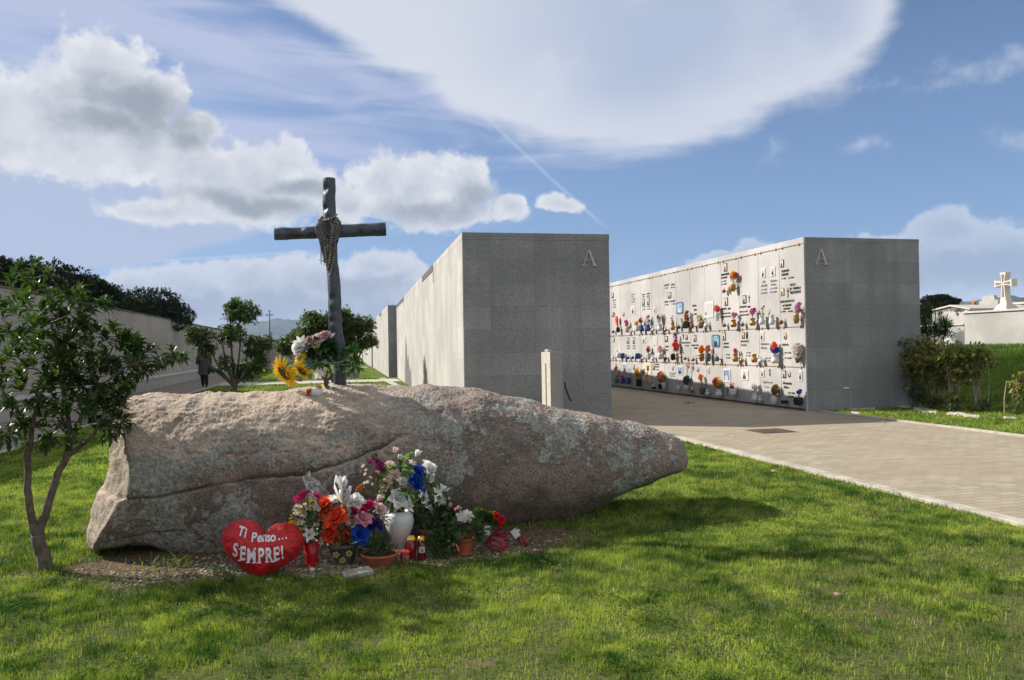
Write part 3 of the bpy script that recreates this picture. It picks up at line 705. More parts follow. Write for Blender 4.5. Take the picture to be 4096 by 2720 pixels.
def lerp_curve(P, x):
    """piecewise linear z(x) through sorted points, numpy"""
    P = sorted(P); return np.interp(x, [p[0] for p in P], [p[1] for p in P])
def Xyz(cr_, pts, Y): return [(lambda q: (q.x, q.z))(PY(*cr_(x, y), Y)) for x, y in pts]
YC, YF = 6.12, 5.50
top = Xyz(C7, [(320, 325), (400, 320), (560, 318), (690, 291), (760, 300), (880, 286), (1040, 296), (1250, 291), (1500, 286), (1650, 270), (1800, 236), (1950, 241), (2050, 250)], YC) \
    + Xyz(C8, [(0, 180), (280, 190), (400, 178), (700, 195), (830, 215), (1000, 260), (1200, 300), (1380, 345), (1600, 380), (1750, 430), (1900, 450), (2000, 480), (2080, 515), (2140, 545), (2190, 580), (2222, 622)], YC)
bot = Xyz(C7, [(130, 1412), (165, 1402), (280, 1385), (400, 1395), (520, 1430), (640, 1462), (800, 1480), (1040, 1490)], YF+.05) \
    + Xyz(C8, [(200, 1330), (700, 1290), (1000, 1215), (1100, 1185)], YF+.12) + Xyz(C8, [(1250, 1150), (1400, 1100), (1600, 1035), (1800, 955), (2000, 870), (2100, 822), (2195, 780), (2222, 745)], YC-.15)
edge = Xyz(C7, [(410, 520), (400, 620), (395, 720), (390, 830), (385, 930), (362, 1035), (300, 1055), (285, 1110), (240, 1200), (190, 1310), (165, 1360), (163, 1402)], YF)   # front/left-end edge
outl = Xyz(C7, [(270, 450), (250, 530), (245, 620), (220, 740), (215, 850), (190, 940), (120, 1060), (100, 1130), (105, 1180), (85, 1240), (80, 1310), (95, 1390)], YF+.32)  # left outline
XT = PY(*C8(2224, 680), YC-.08).x
def xl(y, z):
    ef = np.interp(z, [p[1] for p in sorted(edge, key=lambda q: q[1])], [p[0] for p in sorted(edge, key=lambda q: q[1])])
    ou = np.interp(z, [p[1] for p in sorted(outl, key=lambda q: q[1])], [p[0] for p in sorted(outl, key=lambda q: q[1])])
    k = (y-YF)/.32
    if k < 1: return ef+(ou-ef)*max(-.1, k)
    return ou+(k-1)*.32*.35
NS, NC, NK = 640, 400, 34
XL0, XR0 = -1.62, XT
def catmull(P, n):
    P = [Vector((a, b, 0)) for a, b in P]; m = len(P); out = []
    seg = []
    for i in range(m):
        p0, p1, p2, p3 = P[(i-1) % m], P[i], P[(i+1) % m], P[(i+2) % m]
        for k in range(12):
            t = k/12
            seg.append(0.5*((2*p1)+(p2-p0)*t+(2*p0-5*p1+4*p2-p3)*t*t+(3*p1-p0-3*p2+p3)*t**3))
    L = [0]
    for i in range(len(seg)): L.append(L[-1]+(seg[(i+1) % len(seg)]-seg[i]).length)
    for k in range(n):
        s = L[-1]*k/n
        # binary search
        lo, hi = 0, len(seg)
        while hi-lo > 1:
            md = (lo+hi)//2
            if L[md] <= s: lo = md
            else: hi = md
        f = (s-L[lo])/max(1e-9, L[lo+1]-L[lo]); q = seg[lo].lerp(seg[(lo+1) % len(seg)], f); out.append((q.x, q.y))
    return out
crackP = [PY(*C7(x, y), YF) for x, y in [(395, 1035), (560, 1030), (700, 1000), (850, 965), (1000, 935), (1150, 905), (1280, 885), (1420, 878), (1560, 868), (1640, 845), (1780, 805), (1950, 750), (2100, 685), (2250, 610)]]
crackP += [PY(*C8(x, y), YF) for x, y in [(60, 560), (160, 535)]]
crackA = [(p.x, p.z) for p in crackP]
crackB = [(lambda p: (p.x, p.z))(PY(*C7(x, y), YF)) for x, y in [(165, 1365), (350, 1325), (560, 1300), (700, 1285), (820, 1300)]]
cax, caz = [p[0] for p in crackA], [p[1] for p in crackA]; cbx, cbz = [p[0] for p in crackB], [p[1] for p in crackB]
rv = []
for i in range(NS):
    s = i/(NS-1); X = XL0+(XR0-XL0)*s
    zt = float(lerp_curve(top, X)); zb = float(lerp_curve(bot, X))
    if s > .95:
        e = math.sqrt(max(0, 1-((s-.95)/.05)**2)); mid_ = (float(lerp_curve(top, XL0+(XR0-XL0)*.93))+float(lerp_curve(bot, XL0+(XR0-XL0)*.93)))/2-.0
    else: e = 1
    h = zt-zb
    th = (1.0 if s < .45 else 1.0-(s-.45)*.55)*(.06+.94*e) # thickness factor
    yc = YC; yf = YC-(YC-YF)*th-.0; 
    if s > .6: yf += 0
    yb = YC+.62*th
    # tilt of front: overhanging tip
    under = .10+.22*max(0, (s-.55)/.45)
    P = [(yf+under*th+.05, zb), (yf+.02, zb+.20*h), (yf-.02, zb+.42*h), (yf+.02, zb+.63*h), (yf+.16*th, zb+.82*h), (yf+.38*th, zb+.95*h),
         (yc, zt), (yc+.25*th, zt-.03*h), (yb-.10*th, zb+.80*h), (yb, zb+.50*h), (yb-.05, zb+.22*h), (yb-.22*th, zb), (yc-.1*th, zb-.02*h)]
    if s > .93:
        zm = (zt+zb)/2; P = [(y, zm+(z-zm)*1.0) for y, z in P]
    ring = catmull(P, NC); a = max(0.0, 1-s/.5)
    for (y, z) in ring:
        x = X
        # shear the left end onto the split plane
        xe = xl(y, z); x = X+(xe-XL0)*max(0, 1-(s/.35))**1.0 if True else X
        rv.append((x, y, z))
rf = []
for i in range(NS-1):
    for k in range(NC): rf.append((i*NC+k, i*NC+(k+1) % NC, (i+1)*NC+(k+1) % NC, (i+1)*NC+k))
# left end cap rings (on the split plane) and nose cap
def cap(ring0, planar):
    global rv, rf
    base = [rv[j] for j in ring0]; cy = sum(p[1] for p in base)/NC; cz = sum(p[2] for p in base)/NC; prev = ring0
    for k in range(1, NK):
        f = 1-k/NK; cur = []
        for p in base:
            y = cy+(p[1]-cy)*f; z = cz+(p[2]-cz)*f; x = xl(y, z) if planar else p[0]+.0
            cur.append(len(rv)); rv.append((x, y, z))
        for j in range(NC):
            q = (prev[j], cur[j], cur[(j+1) % NC], prev[(j+1) % NC]); rf.append(q)
        prev = cur
    c = len(rv); rv.append((xl(cy, cz) if planar else base[0][0], cy, cz))
    for j in range(NC): rf.append((prev[j], c, prev[(j+1) % NC]))
cap(list(range(NC)), True)
NK = 4; cap([(NS-1)*NC+k for k in range(NC)][::-1], False)
me = bpy.data.meshes.new('boulder'); me.from_pydata(rv, [], rf)
import bmesh
bm = bmesh.new(); bm.from_mesh(me); bmesh.ops.recalc_face_normals(bm, faces=bm.faces); bm.to_mesh(me); bm.free(); me.update()
nv = len(me.vertices); co = np.empty(nv*3); me.vertices.foreach_get('co', co); co = co.reshape(-1, 3)
no = np.array([v.normal for v in me.vertices]); nz = np.empty_like(co)
for i in range(nv):
    x, y, z = co[i]; n = no[i]
    d = .030*fbm(x*1.6, y*1.6, z*1.6, 3) + .016*fbm(x*5, y*5, z*5+9, 3)
    rough = .35+.65*max(0, n[2]) if n[0] > -.6 else .45
    rough = max(rough, .95*max(0, min(1, (z-.55)/.3))) if n[0] > -.6 else rough
    d += (.25+rough)*(.0036*fbm(x*11, y*11, z*11+3, 3) + .0030*fbm(x*34, y*34, z*34, 4) + .0038*fbm(x*85, y*85, z*85, 2))
    if n[2] > .4 and x < .6: d += .009*(abs(fbm(x*3.0+z*3, y*9, z*8, 4))-.3)      # strata ledges of the pale top
    if n[1] < .2:
        if cax[0]-.1 < x < cax[-1]+.1:
            zc = np.interp(x, cax, caz)+.012*fbm(x*9, 0, 7, 4); dz = z-zc; fade = min(1, (x-cax[0]+.1)*6, (cax[-1]+.1-x)*5)
            kv = .75+.9*fbm(x*2.3, 5, 1, 3); d -= fade*kv*(.030*math.exp(-(dz/(.007+.004*kv))**2) + (.034*math.exp(dz/.10) if dz < 0 else 0))
        if cbx[0] < x < cbx[-1]:
            zc = np.interp(x, cbx, cbz); dz = z-zc; fade = min(1, (cbx[-1]-x)*5)
            d -= fade*(.022*math.exp(-(dz/.008)**2) + (.016*math.exp(dz/.06) if dz < 0 else 0))
    if n[0] < -.6: d += .010*fbm(x*3, y*22, z*6, 3)
    nz[i] = (co[i][0]+n[0]*d, co[i][1]+n[1]*d, co[i][2]+n[2]*d)
me.vertices.foreach_set('co', nz.ravel()); me.polygons.foreach_set('use_smooth', [True]*len(me.polygons)); me.update()
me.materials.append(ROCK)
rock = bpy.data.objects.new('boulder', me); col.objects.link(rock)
tag(rock, 'huge reclining pinkish granite boulder with grey green lichen, carrying the metal cross', 'boulder')
from mathutils.bvhtree import BVHTree
bvh = BVHTree.FromPolygons([tuple(v) for v in nz], rf)
def rock_top(x, y):
    h = bvh.ray_cast(Vector((x, y, 3)), Vector((0, 0, -1))); return h[0].z if h[0] else 0.0
def rock_hit(sx, sy):
    d = ray(sx, sy).normalized(); h = bvh.ray_cast(Vector((0, 0, CAMH)), d); return h[0]

# ------------------------------------------------------------------ dented metal cross
def metal_mat():
    m, t, b = new_mat("dark_sheet_metal")
    oc = t.new('ShaderNodeTexCoord').outputs['Object']
    n = t.noise(oc, 9, 5, .65); n2 = t.noise(oc, 45, 4, .7)
    c = t.mix(t.ramp(n, .35, .65), (0.036, 0.044, 0.056), (0.085, 0.098, 0.115))
    c = t.mix(t.ramp(n2, .62, .78, 0, .5), c, (0.16, 0.13, 0.10))
    t.link(c, b.inputs['Base Color']); b.inputs['Metallic'].default_value = .35
    t.link(t.ramp(n, .3, .7, .38, .60), b.inputs['Roughness'])
    bn = t.new('ShaderNodeBump'); bn.inputs['Strength'].default_value = .25; bn.inputs['Distance'].default_value = .01
    t.link(n2, bn.inputs['Height']); t.link(bn.outputs[0], b.inputs['Normal'])
    return m
METAL = metal_mat()
C2 = crop(1050, 650, .6186)
YX = 6.10
def beam(name, pts, dents, n=40, sub=14, half=None, parent=None):
    """pts: (x, y, half width) in px of the photo crop -> tube in the plane of the cross"""
    P = [(PY(*C2(x, y), YX), w*.6186/FPX*6.2) for x, y, w in pts]
    path = []; rad = []
    m = len(P)
    for i in range(m-1):
        p0 = P[max(0, i-1)]; p1 = P[i]; p2 = P[i+1]; p3 = P[min(m-1, i+2)]
        for k in range(sub):
            t = k/sub
            f = lambda a, b_, c, d: 0.5*((2*b_)+(c-a)*t+(2*a-5*b_+4*c-d)*t*t+(3*b_-a-3*c+d)*t**3)
            path.append(f(p0[0], p1[0], p2[0], p3[0])); rad.append(f(p0[1], p1[1], p2[1], p3[1]))
    path.append(P[-1][0]); rad.append(P[-1][1])
    b = MB(); b.tube(path, rad, n)
    D = [(PY(*C2(x, y), YX)+Vector((0, -r*.6186/FPX*6.2*1.0, 0)), dr*.6186/FPX*6.2, dep) for x, y, r, dr, dep in dents]
    vs = []
    nr = len(path)
    for idx, v in enumerate(b.v):
        v = Vector(v); i = idx//n; c = path[min(i, nr-1)]; q = v-c
        # slightly squared section
        for dc, dr, dep in D:
            d = (v-dc).length/dr
            if d < 2.2: v = v - q.normalized()*(-1)*0 + (-(q.normalized()))*dep*math.exp(-d*d*1.2)
        v += q.normalized()*(.0035*fbm(v.x*11, v.y*11, v.z*11, 3))
        vs.append(v)
    b.v = [tuple(v) for v in vs]
    return b
cross_base = PY(*C2(498, 1440), YX)
cross = empty('metal_cross', (cross_base.x, YX, rock_top(cross_base.x, YX)), 'tall dented dark metal cross planted on top of the boulder', 'cross')
pb = beam('post', [(430, 103, 38), (431, 140, 39), (431, 250, 39), (434, 360, 40), (440, 450, 40), (443, 560, 38), (449, 650, 38), (459, 740, 38), (465, 830, 40), (468, 930, 41), (468, 1000, 40), (475, 1090, 42), (488, 1180, 41), (495, 1280, 39), (498, 1380, 38), (500, 1480, 37)],
          [(405, 175, 30, 26, .018), (402, 300, 28, 22, .018), (425, 330, 30, 18, -.006), (445, 700, 30, 24, .012), (450, 880, 32, 30, .012), (470, 960, 32, 28, .010), (452, 1095, 30, 24, .020), (440, 1030, 38, 26, .010), (500, 1140, 30, 30, .008), (470, 1210, 25, 36, .012), (460, 215, 20, 20, .008)])
o = pb.build('post', METAL); put(o, cross)
ab = beam('crossbeam', [(78, 464, 36), (140, 460, 37), (220, 458, 36), (320, 454, 38), (430, 446, 40), (560, 441, 41), (660, 437, 41), (796, 430, 42)],
          [(245, 432, 25, 24, .014), (285, 440, 20, 20, -.006), (185, 465, 30, 28, .010), (580, 425, 25, 26, .012), (670, 440, 30, 30, .012), (735, 425, 25, 18, .004), (620, 455, 30, 26, .008)])
o = ab.build('crossbeam', METAL); put(o, cross)
b = MB(); p = PY(*C2(82, 466), YX); b.lathe([(.0, 0), (.040, 0), (.044, .004)], 20, 0, Matrix.Translation(p+Vector((-.006, 0, 0))) @ Matrix.Rotation(math.pi/2, 4, 'Y'))
o = b.build('end_cap', plain('rust_cap', (0.12, 0.07, 0.04), .7, var=.3)); put(o, cross)

# ------------------------------------------------------------------ rosaries hung on the cross
BEADS = {'brown': (0.075, 0.045, 0.035), 'grey': (0.12, 0.105, 0.09), 'pale': (0.36, 0.31, 0.26), 'blue': (0.04, 0.07, 0.17), 'green': (0.06, 0.20, 0.15), 'black': (0.03, 0.03, 0.035)}
def rosary(pts, bead, r, m, label, crucifix=True, group='rosaries hung on the cross'):
    L = [0]
    for a, b_ in zip(pts, pts[1:]): L.append(L[-1]+(Vector(b_)-Vector(a)).length)
    n = int(L[-1]/(r*2.15)); b = MB(); b.tube(pts, r*.25, 4)
    for k in range(n):
        s = L[-1]*k/max(1, n-1); i = max(j for j in range(len(L)-1) if L[j] <= s+1e-9); f = (s-L[i])/max(1e-9, L[i+1]-L[i])
        p = Vector(pts[i]).lerp(Vector(pts[i+1]), min(1, f)); b.ball(p, r*rnd.uniform(.85, 1.1), n=6, m=4)
    o = empty('rosary', pts[0], label, 'rosary', group)
    x = b.build('bead_string', m); put(x, o)
    if crucifix:
        b = MB(); e = Vector(pts[-1])
        b.box(e.x-.003, e.x+.003, e.y-.003, e.y+.002, e.z-.05, e.z-.002); b.box(e.x-.015, e.x+.015, e.y-.0025, e.y+.0015, e.z-.022, e.z-.016)
        x = b.build('crucifix', plain('silver', (.25, .24, .22), .35, metal=.8)); put(x, o)
    return o
def rp(x, y, dy): q = PY(*C2(x, y), YX); return Vector((q.x, YX+dy, q.z))
rr = random.Random(3)
for k in range(40):
    c = ['brown', 'grey', 'brown', 'pale', 'grey', 'black', 'brown', 'blue', 'grey', 'green'][k % 10]
    xl_ = rr.uniform(342, 372)+(k % 3)*22; xr = rr.uniform(480, 506)-(k % 3)*18; ym = rr.uniform(395, 440)
    yb = rr.uniform(500, 740); xb = rr.gauss(432, 24-(yb-500)*.07); dd = -.052-rr.random()*.016
    side = rr.choice((0, 1))
    # draped over the crossing: from behind the neck round to the front and hanging to a point
    ytop = rr.uniform(350, 378)
    pts = [rp(385+rr.uniform(-6, 6), ytop, .015), rp(372+rr.uniform(-8, 4), ytop+20, -.04), rp(xl_, ym, dd), rp(xl_+12, ym+60, dd-.004), rp((xl_+xb)/2, (ym+yb)/2+30, dd), rp(xb-6, yb-30, dd+.004), rp(xb, yb, dd+.006), rp(xb+8, yb-40, dd), rp((xr+xb)/2+5, (ym+yb)/2+10, dd), rp(xr-10, ym+60, dd-.004), rp(xr, ym, dd), rp(480+rr.uniform(-4, 8), ytop+18, -.04), rp(468+rr.uniform(-6, 8), ytop, .015)]
    m = plain('bead_'+c, BEADS[c], .35, var=.3, scale=60, spec=.6)
    rosary(pts, None, .0062+rr.random()*.003, m, 'string of %s beads in the tangled bundle draped over the crossing of the metal cross' % c, False, 'rosaries hung on the cross, %s beads' % c)
m = plain('bead_pale', BEADS['pale'], .35)
rosary([rp(x, y, -.058) for x, y in ((372, 372), (395, 384), (420, 378), (450, 365), (470, 352), (478, 345))], None, .009, m, 'pale cream beads wound round the neck of the metal cross above its arms', False, 'pale bead strings')
rosary([rp(x, y, d) for x, y, d in ((365, 490, -.06), (372, 530, -.065), (380, 570, -.05), (379, 620, -.045))], None, .006, plain('bead_black', BEADS['black'], .35), 'thin black rosary with crucifix dangling furthest left below the cross arm', True)
rosary([rp(x, y, d) for x, y, d in ((392, 520, -.06), (398, 570, -.06), (398, 628, -.05))], None, .007, plain('bead_black', BEADS['black'], .35), 'black rosary with crucifix dangling close beside the post, right of the thin one', True)
# ------------------------------------------------------------------ leaves and trees
def leaf_mat(name, c, c2, rough=.35, trans=.25, spec=.5):
    m, t, b = new_mat(name)
    a = t.new('ShaderNodeAttribute'); a.attribute_name = 'tint'
    col_ = t.mix(a.outputs['Fac'], c, c2)
    t.link(col_, b.inputs['Base Color']); b.inputs['Roughness'].default_value = rough; b.inputs['Specular IOR Level'].default_value = spec
    out = t.n['Material Output']; ms = t.new('ShaderNodeMixShader'); tl = t.new('ShaderNodeBsdfTranslucent')
    hs = t.mix(1.0, col_, (1.5, 1.7, 0.8), 'MULTIPLY'); t.link(hs, tl.inputs[0]); ms.inputs[0].default_value = trans
    t.link(b.outputs[0], ms.inputs[1]); t.link(tl.outputs[0], ms.inputs[2]); t.link(ms.outputs[0], out.inputs[0])
    return m
BARK = plain('grey_bark', (0.12, 0.10, 0.075), .9, var=.35, scale=25, bump=.5)
BARKP = plain('pale_bark', (0.26, 0.215, 0.165), .9, var=.3, scale=25, bump=.4)
class Leaves:
    def __init__(s): s.v = []; s.i = []; s.l = []; s.t = []
    def leaf(s, p, d, L, W, tint, fold=.25, droop=.2, up=None):
        d = d.normalized(); up = up or Vector((0, 0, 1)); x = d.cross(up)
        if x.length < 1e-3: x = Vector((1, 0, 0))
        x.normalize(); n = x.cross(d)
        o = len(s.v); tip = p+d*L-n*L*droop
        mid = p+d*L*.55+n*L*.03
        s.v += [p, mid+x*W*.5+n*W*fold, tip, mid-x*W*.5+n*W*fold, mid]
        s.i += [o, o+1, o+4, o+1, o+2, o+4, o+4, o+2, o+3, o, o+4, o+3]; s.l += [3, 3, 3, 3]; s.t += [tint]*5
    def build(s, name, m, parent=None):
        return fast_mesh(name, np.array([tuple(v) for v in s.v]), s.l, s.i, m, parent, s.t)
def grow(base, limbs, tips, rtrunk, m, parent, name='trunk', rt=.006, jit=.12, rlimb=None, taper=.6):
    """limbs: polylines of (Vector, radius); tips joined greedily to the nearest node of the skeleton"""
    b = MB(); nodes = []
    for L in limbs:
        pts = []; rad = []
        for (p, r), (q, r2) in zip(L, L[1:]):
            for k in range(6):
                t_ = k/6; pts.append(p.lerp(q, t_)+Vector((fbm(p.x*3+t_, q.z, 1), fbm(p.z+t_, 2, q.x), 0))*r*.6); rad.append(r+(r2-r)*t_)
        pts.append(L[-1][0]); rad.append(L[-1][1]); b.tube(pts, rad, 9)
        nodes += list(zip(pts, rad))
    c0 = nodes[-1][0]
    tips = sorted(tips, key=lambda p: min((p-n[0]).length for n in nodes))
    N = [n for n in nodes if n[1] < rtrunk*.8] or nodes
    dirs = []
    for tp in tips:
        best = min(N, key=lambda n: (n[0]-tp).length + .6*max(0, n[0].z-tp.z))
        q, r = best; r = min(r*.75, rt*(1+2.2*(tp-q).length)); d = (tp-q)
        mid = q.lerp(tp, .5)+Vector((rnd.uniform(-1, 1), rnd.uniform(-1, 1), rnd.uniform(-.2, 1)))*d.length*jit
        b.tube([q, q.lerp(mid, .55), mid, mid.lerp(tp, .6), tp], [r, r*.85, r*.7, r*.5, r*.35], 5, cap=False)
        N += [(mid, r*.7), (mid.lerp(tp, .6), r*.5), (tp, r*.4)]
        dirs.append((tp, (tp-mid).normalized()))
    o = b.build(name, m, parent)
    return o, dirs
def ell(c, r): 
    while True:
        v = Vector((rnd.uniform(-1, 1), rnd.uniform(-1, 1), rnd.uniform(-1, 1)))
        if v.length < 1: return Vector((c[0]+v.x*r[0], c[1]+v.y*r[1], c[2]+v.z*r[2]))
def whorl(L, p, d, n, ln, w, tint, spread=1.1, jit=.35, droop=.25):
    d = d.normalized(); x = d.cross(Vector((.3, .2, 1))).normalized(); y = d.cross(x)
    a0 = rnd.random()*6.28
    for k in range(n):
        a = a0+k*2.4; s = spread*(0.35+.65*(k/n))+rnd.uniform(-jit, jit)*.5
        dv = d*math.cos(s)+(x*math.cos(a)+y*math.sin(a))*math.sin(s)
        L.leaf(p-d*ln*.35*(k/n), dv, ln*rnd.uniform(.7, 1.1), w*rnd.uniform(.8, 1.1), min(1, max(0, tint+rnd.gauss(0, .18))), droop=droop*rnd.uniform(.2, 1.6))
# --- foreground tree on the left
YT = 5.36
def TP(x, y, dy=0): return DY(x, y, YT+dy)
tb = G(108*SD, 1316*SD); YT = tb.y
o = empty('small_tree', tb, 'small glossy-leaved evergreen tree with forked trunk on the lawn left of the boulder', 'tree')
limbs = [[(TP(112, 1322)-Vector((0, 0, .03)), .060), (TP(110, 1312), .046), (TP(100, 1270), .040), (TP(88, 1232), .040)],
         [(TP(88, 1235), .028), (TP(72, 1180), .023), (TP(65, 1110), .021), (TP(66, 1040), .019), (TP(58, 985, .05), .020), (TP(30, 930, .1), .014)],
         [(TP(66, 1040), .020), (TP(78, 960, -.05), .014), (TP(95, 900, -.08), .010)],
         [(TP(66, 1030), .017), (TP(40, 960, .1), .013), (TP(5, 900, .15), .009), (TP(-30, 850, .2), .006)],
         [(TP(90, 1238), .030), (TP(110, 1180), .025), (TP(132, 1100), .022), (TP(155, 1052), .021), (TP(165, 1010, .05), .016), (TP(150, 930, .05), .013), (TP(135, 830, 0), .010), (TP(118, 745, -.05), .007)],
         [(TP(155, 1052), .018), (TP(182, 1032), .015), (TP(215, 1005, -.1), .011), (TP(240, 950, -.15), .008)],
         [(TP(158, 1035), .018), (TP(190, 960, -.1), .013), (TP(230, 890, -.15), .009), (TP(300, 840, -.2), .006), (TP(370, 820, -.2), .004)],
         [(TP(165, 1010), .012), (TP(200, 930, .2), .009), (TP(260, 800, .25), .006)]]
limbs = [[(p, r) for p, r in L] for L in limbs]
regs = [((85, 715), (.24, .45, .30), 75), ((40, 800), (.32, .5, .30), 75), ((170, 770), (.22, .45, .28), 60), ((215, 840), (.26, .45, .26), 70), ((90, 880), (.38, .5, .26), 85),
        ((280, 820), (.16, .3, .13), 26), ((345, 815), (.14, .22, .11), 22), ((395, 825), (.06, .15, .06), 8), ((180, 945), (.26, .4, .24), 66), ((25, 950), (.22, .4, .24), 50), ((240, 945), (.16, .3, .17), 30), ((300, 900), (.10, .2, .08), 12),
        ((235, 740), (.12, .25, .13), 16), ((100, 1000), (.22, .3, .10), 20), ((310, 870), (.10, .2, .06), 9)]
tips = []
for (c, r, n) in regs:
    C = TP(*c); C.y = YT
    tips += [ell((C.x, YT, C.z), r) for _ in range(int(n*.47))]
tr, dirs = grow(tb, limbs, tips, .06, BARK, None, rt=.0042, jit=.10); put(tr, o)
L = Leaves()
for tp, d in dirs:
    d = (d+Vector((0, 0, .5))+Vector((rnd.gauss(0, .25), rnd.gauss(0, .25), 0))).normalized()
    whorl(L, tp, d, rnd.randint(9, 12), .092, .036, .35+.45*rnd.random()*max(0, d.z))
cr_o = L.build('crown', leaf_mat('glossy_dark_leaf', (0.020, 0.042, 0.014), (0.072, 0.120, 0.030), .38, .28, .4)); put(cr_o, o)

# --- lemon trees
LEM = leaf_mat('lemon_leaf', (0.028, 0.060, 0.016), (0.20, 0.25, 0.04), .35, .22, .6)
FRUIT = plain('lemon_skin', (0.75, 0.50, 0.03), .45, var=.1)
def citrus(x, y, label, regs, stems, nfr, rt=.02, Ls=.10, seed=1, fruit=True):
    o = empty('lemon_tree', (x, y, 0), label, 'tree', 'lemon trees on the lawn')
    limbs = [[(Vector((x, y, -.02)), .10), (Vector((x, y, .28)), .085)]]
    for (dx, dy, dz, r) in stems:
        e = Vector((x+dx, y+dy, dz)); q = Vector((x, y, .22)); limbs.append([(q, .055), (q.lerp(e, .45)+Vector((dx*.12, 0, -.05)), .04), (e, r)])
    tips = []
    for c, r, n in regs: tips += [ell(c, (r[0]*1.08, r[1], r[2]*1.08)) for _ in range(int(n*2.3))]
    tr, dirs = grow(None, limbs, tips, .09, BARK, None, rt=.008, jit=.12); put(tr, o)
    L = Leaves()
    for tp, d in dirs:
        for k in range(3):
            q = tp-d*rnd.uniform(0, .22)+Vector((rnd.gauss(0, .05), rnd.gauss(0, .05), rnd.gauss(0, .05)))
            tint = max(0, min(1, rnd.gauss(.18, .14)+(.45 if rnd.random() < .05 else 0)+max(0, (tp.z-1.8))*.06))
            whorl(L, q, (d+Vector((0, 0, .5))).normalized(), rnd.randint(4, 6), Ls, Ls*.52, tint, 1.3)
    c = L.build('crown', LEM); put(c, o)
    if fruit:
        for k in range(nfr):
            tp, d = dirs[rnd.randrange(len(dirs))]
            b = MB(); b.ball(tp+Vector((0, -.08, -.08)), .045, n=8, m=6, sc=(1, 1, 1.25)); f = b.build('lemon', FRUIT); put(f, o)
    return o
lx, ly = -3.05, 27.34
def lc(px, py, Y=ly): q = DY(px, py, Y); return (q.x, Y, q.z)
citrus(lx, ly, 'young lemon tree with yellowish leaves left of the metal cross, before the walking person',
       [(lc(560, 720), (.55, .55, .38), 95), (lc(530, 770), (.5, .55, .3), 60), (lc(460, 775), (.45, .5, .3), 60), (lc(440, 765), (.2, .3, .15), 12), (lc(475, 805), (.25, .4, .2), 25), (lc(590, 800), (.40, .5, .35), 55), (lc(600, 840), (.3, .5, .3), 40), (lc(540, 700), (.2, .3, .18), 22), (lc(570, 855), (.35, .4, .3), 34), (lc(520, 840), (.35, .4, .3), 22), (lc(620, 790), (.12, .3, .2), 12)],
       [(-1.2, 0, 1.7, .02), (-.7, .2, 1.3, .025), (-.1, 0, 2.4, .02), (.5, .1, 1.6, .02), (.75, -.2, 1.2, .02), (.2, .3, 1.9, .02), (-.35, -.2, 1.6, .02)], 6)
l2 = G(770*SD, 884*SD)
x2, y2 = DY(772, 870, 23.0).x, 23.0
def l2c(px, py): q = DY(px, py, y2); return (q.x, y2, q.z)
citrus(x2, y2, 'larger dark lemon tree directly behind the metal cross',
       [(l2c(730, 745), (.5, .6, .30), 70), (l2c(700, 775), (.35, .5, .25), 40), (l2c(800, 750), (.5, .6, .32), 90), (l2c(840, 750), (.35, .5, .24), 50), (l2c(770, 780), (.7, .7, .28), 110), (l2c(845, 790), (.30, .5, .18), 30), (l2c(720, 735), (.2, .3, .16), 14), (l2c(865, 790), (.12, .2, .07), 6), (l2c(790, 720), (.25, .3, .12), 14), (l2c(755, 810), (.6, .5, .16), 40)],
       [(-.9, 0, 1.5, .02), (-.3, .2, 1.9, .025), (.4, 0, 1.9, .02), (.9, .1, 1.6, .02), (.1, -.3, 1.7, .02)], 6)
def l3c(px, py, Y): q = DY(px, py, Y); return (q.x, Y, q.z)
y3 = 38.0; x3 = DY(672, 860, y3).x
citrus(x3, y3, 'smaller dark lemon tree farther back, between the other two',
       [(l3c(670, 795, y3), (.55, .6, .45), 80), (l3c(690, 775, y3), (.4, .5, .35), 40), (l3c(655, 800, y3), (.4, .5, .3), 34)],
       [(-.4, 0, 1.2, .02), (.3, .1, 1.4, .02), (0, -.2, 1.5, .02)], 2, Ls=.12)

# --- dark evergreens rising behind the boundary wall
DARK = leaf_mat('dark_evergreen_leaf', (0.007, 0.014, 0.005), (0.028, 0.045, 0.013), .55, .10, .3)
def dense_tree(x, y, label, blobs, n, ls):
    n = int(n*1.5); ls *= 1.1
    o = empty('evergreen_tree', (x, y, 0), label, 'tree', 'dark evergreens behind the boundary wall')
    L = Leaves(); b = MB()
    b.tube([(x, y, 0), (x+.1, y, 1.6), (x-.1, y+.1, 3.0)], [.22, .17, .12], 9)
    tot = sum(r[0]*r[2] for c, r in blobs)
    for c, r in blobs:
        b.tube([(x-.1, y+.1, 2.4), tuple((Vector((x, y, 2.6)).lerp(Vector(c), .6))), c], [.08, .05, .03], 6)
        for k in range(int(n*r[0]*r[2]/tot)):
            th = rnd.random()*6.283; u = rnd.uniform(-1, 1); w = math.sqrt(1-u*u); v = Vector((w*math.cos(th), w*math.sin(th), u))
            q = Vector(c)+Vector((v.x*r[0], v.y*r[1], v.z*r[2]))
            s = 1+.38*fbm(q.x*1.3, q.y*1.3, q.z*1.3, 3)+rnd.uniform(-.22, .03)
            q = Vector(c)+Vector((v.x*r[0], v.y*r[1], v.z*r[2]))*s
            whorl(L, q, (v+Vector((0, 0, .3))).normalized(), 5, ls, ls*.45, max(0, min(1, .25+.6*fbm(q.x*2, q.y*2, q.z*2, 2)+rnd.gauss(0, .15))), 1.2)
    t_ = b.build('trunk', BARK); put(t_, o); c_ = L.build('crown', DARK); put(c_, o)
def WX(px, py, X): q = PX(px*SD, py*SD, X); return q
def bl(px, py, X, ry, rz): q = WX(px, py, X); return ((q.x, q.y, q.z), (ry*.75, ry, rz))
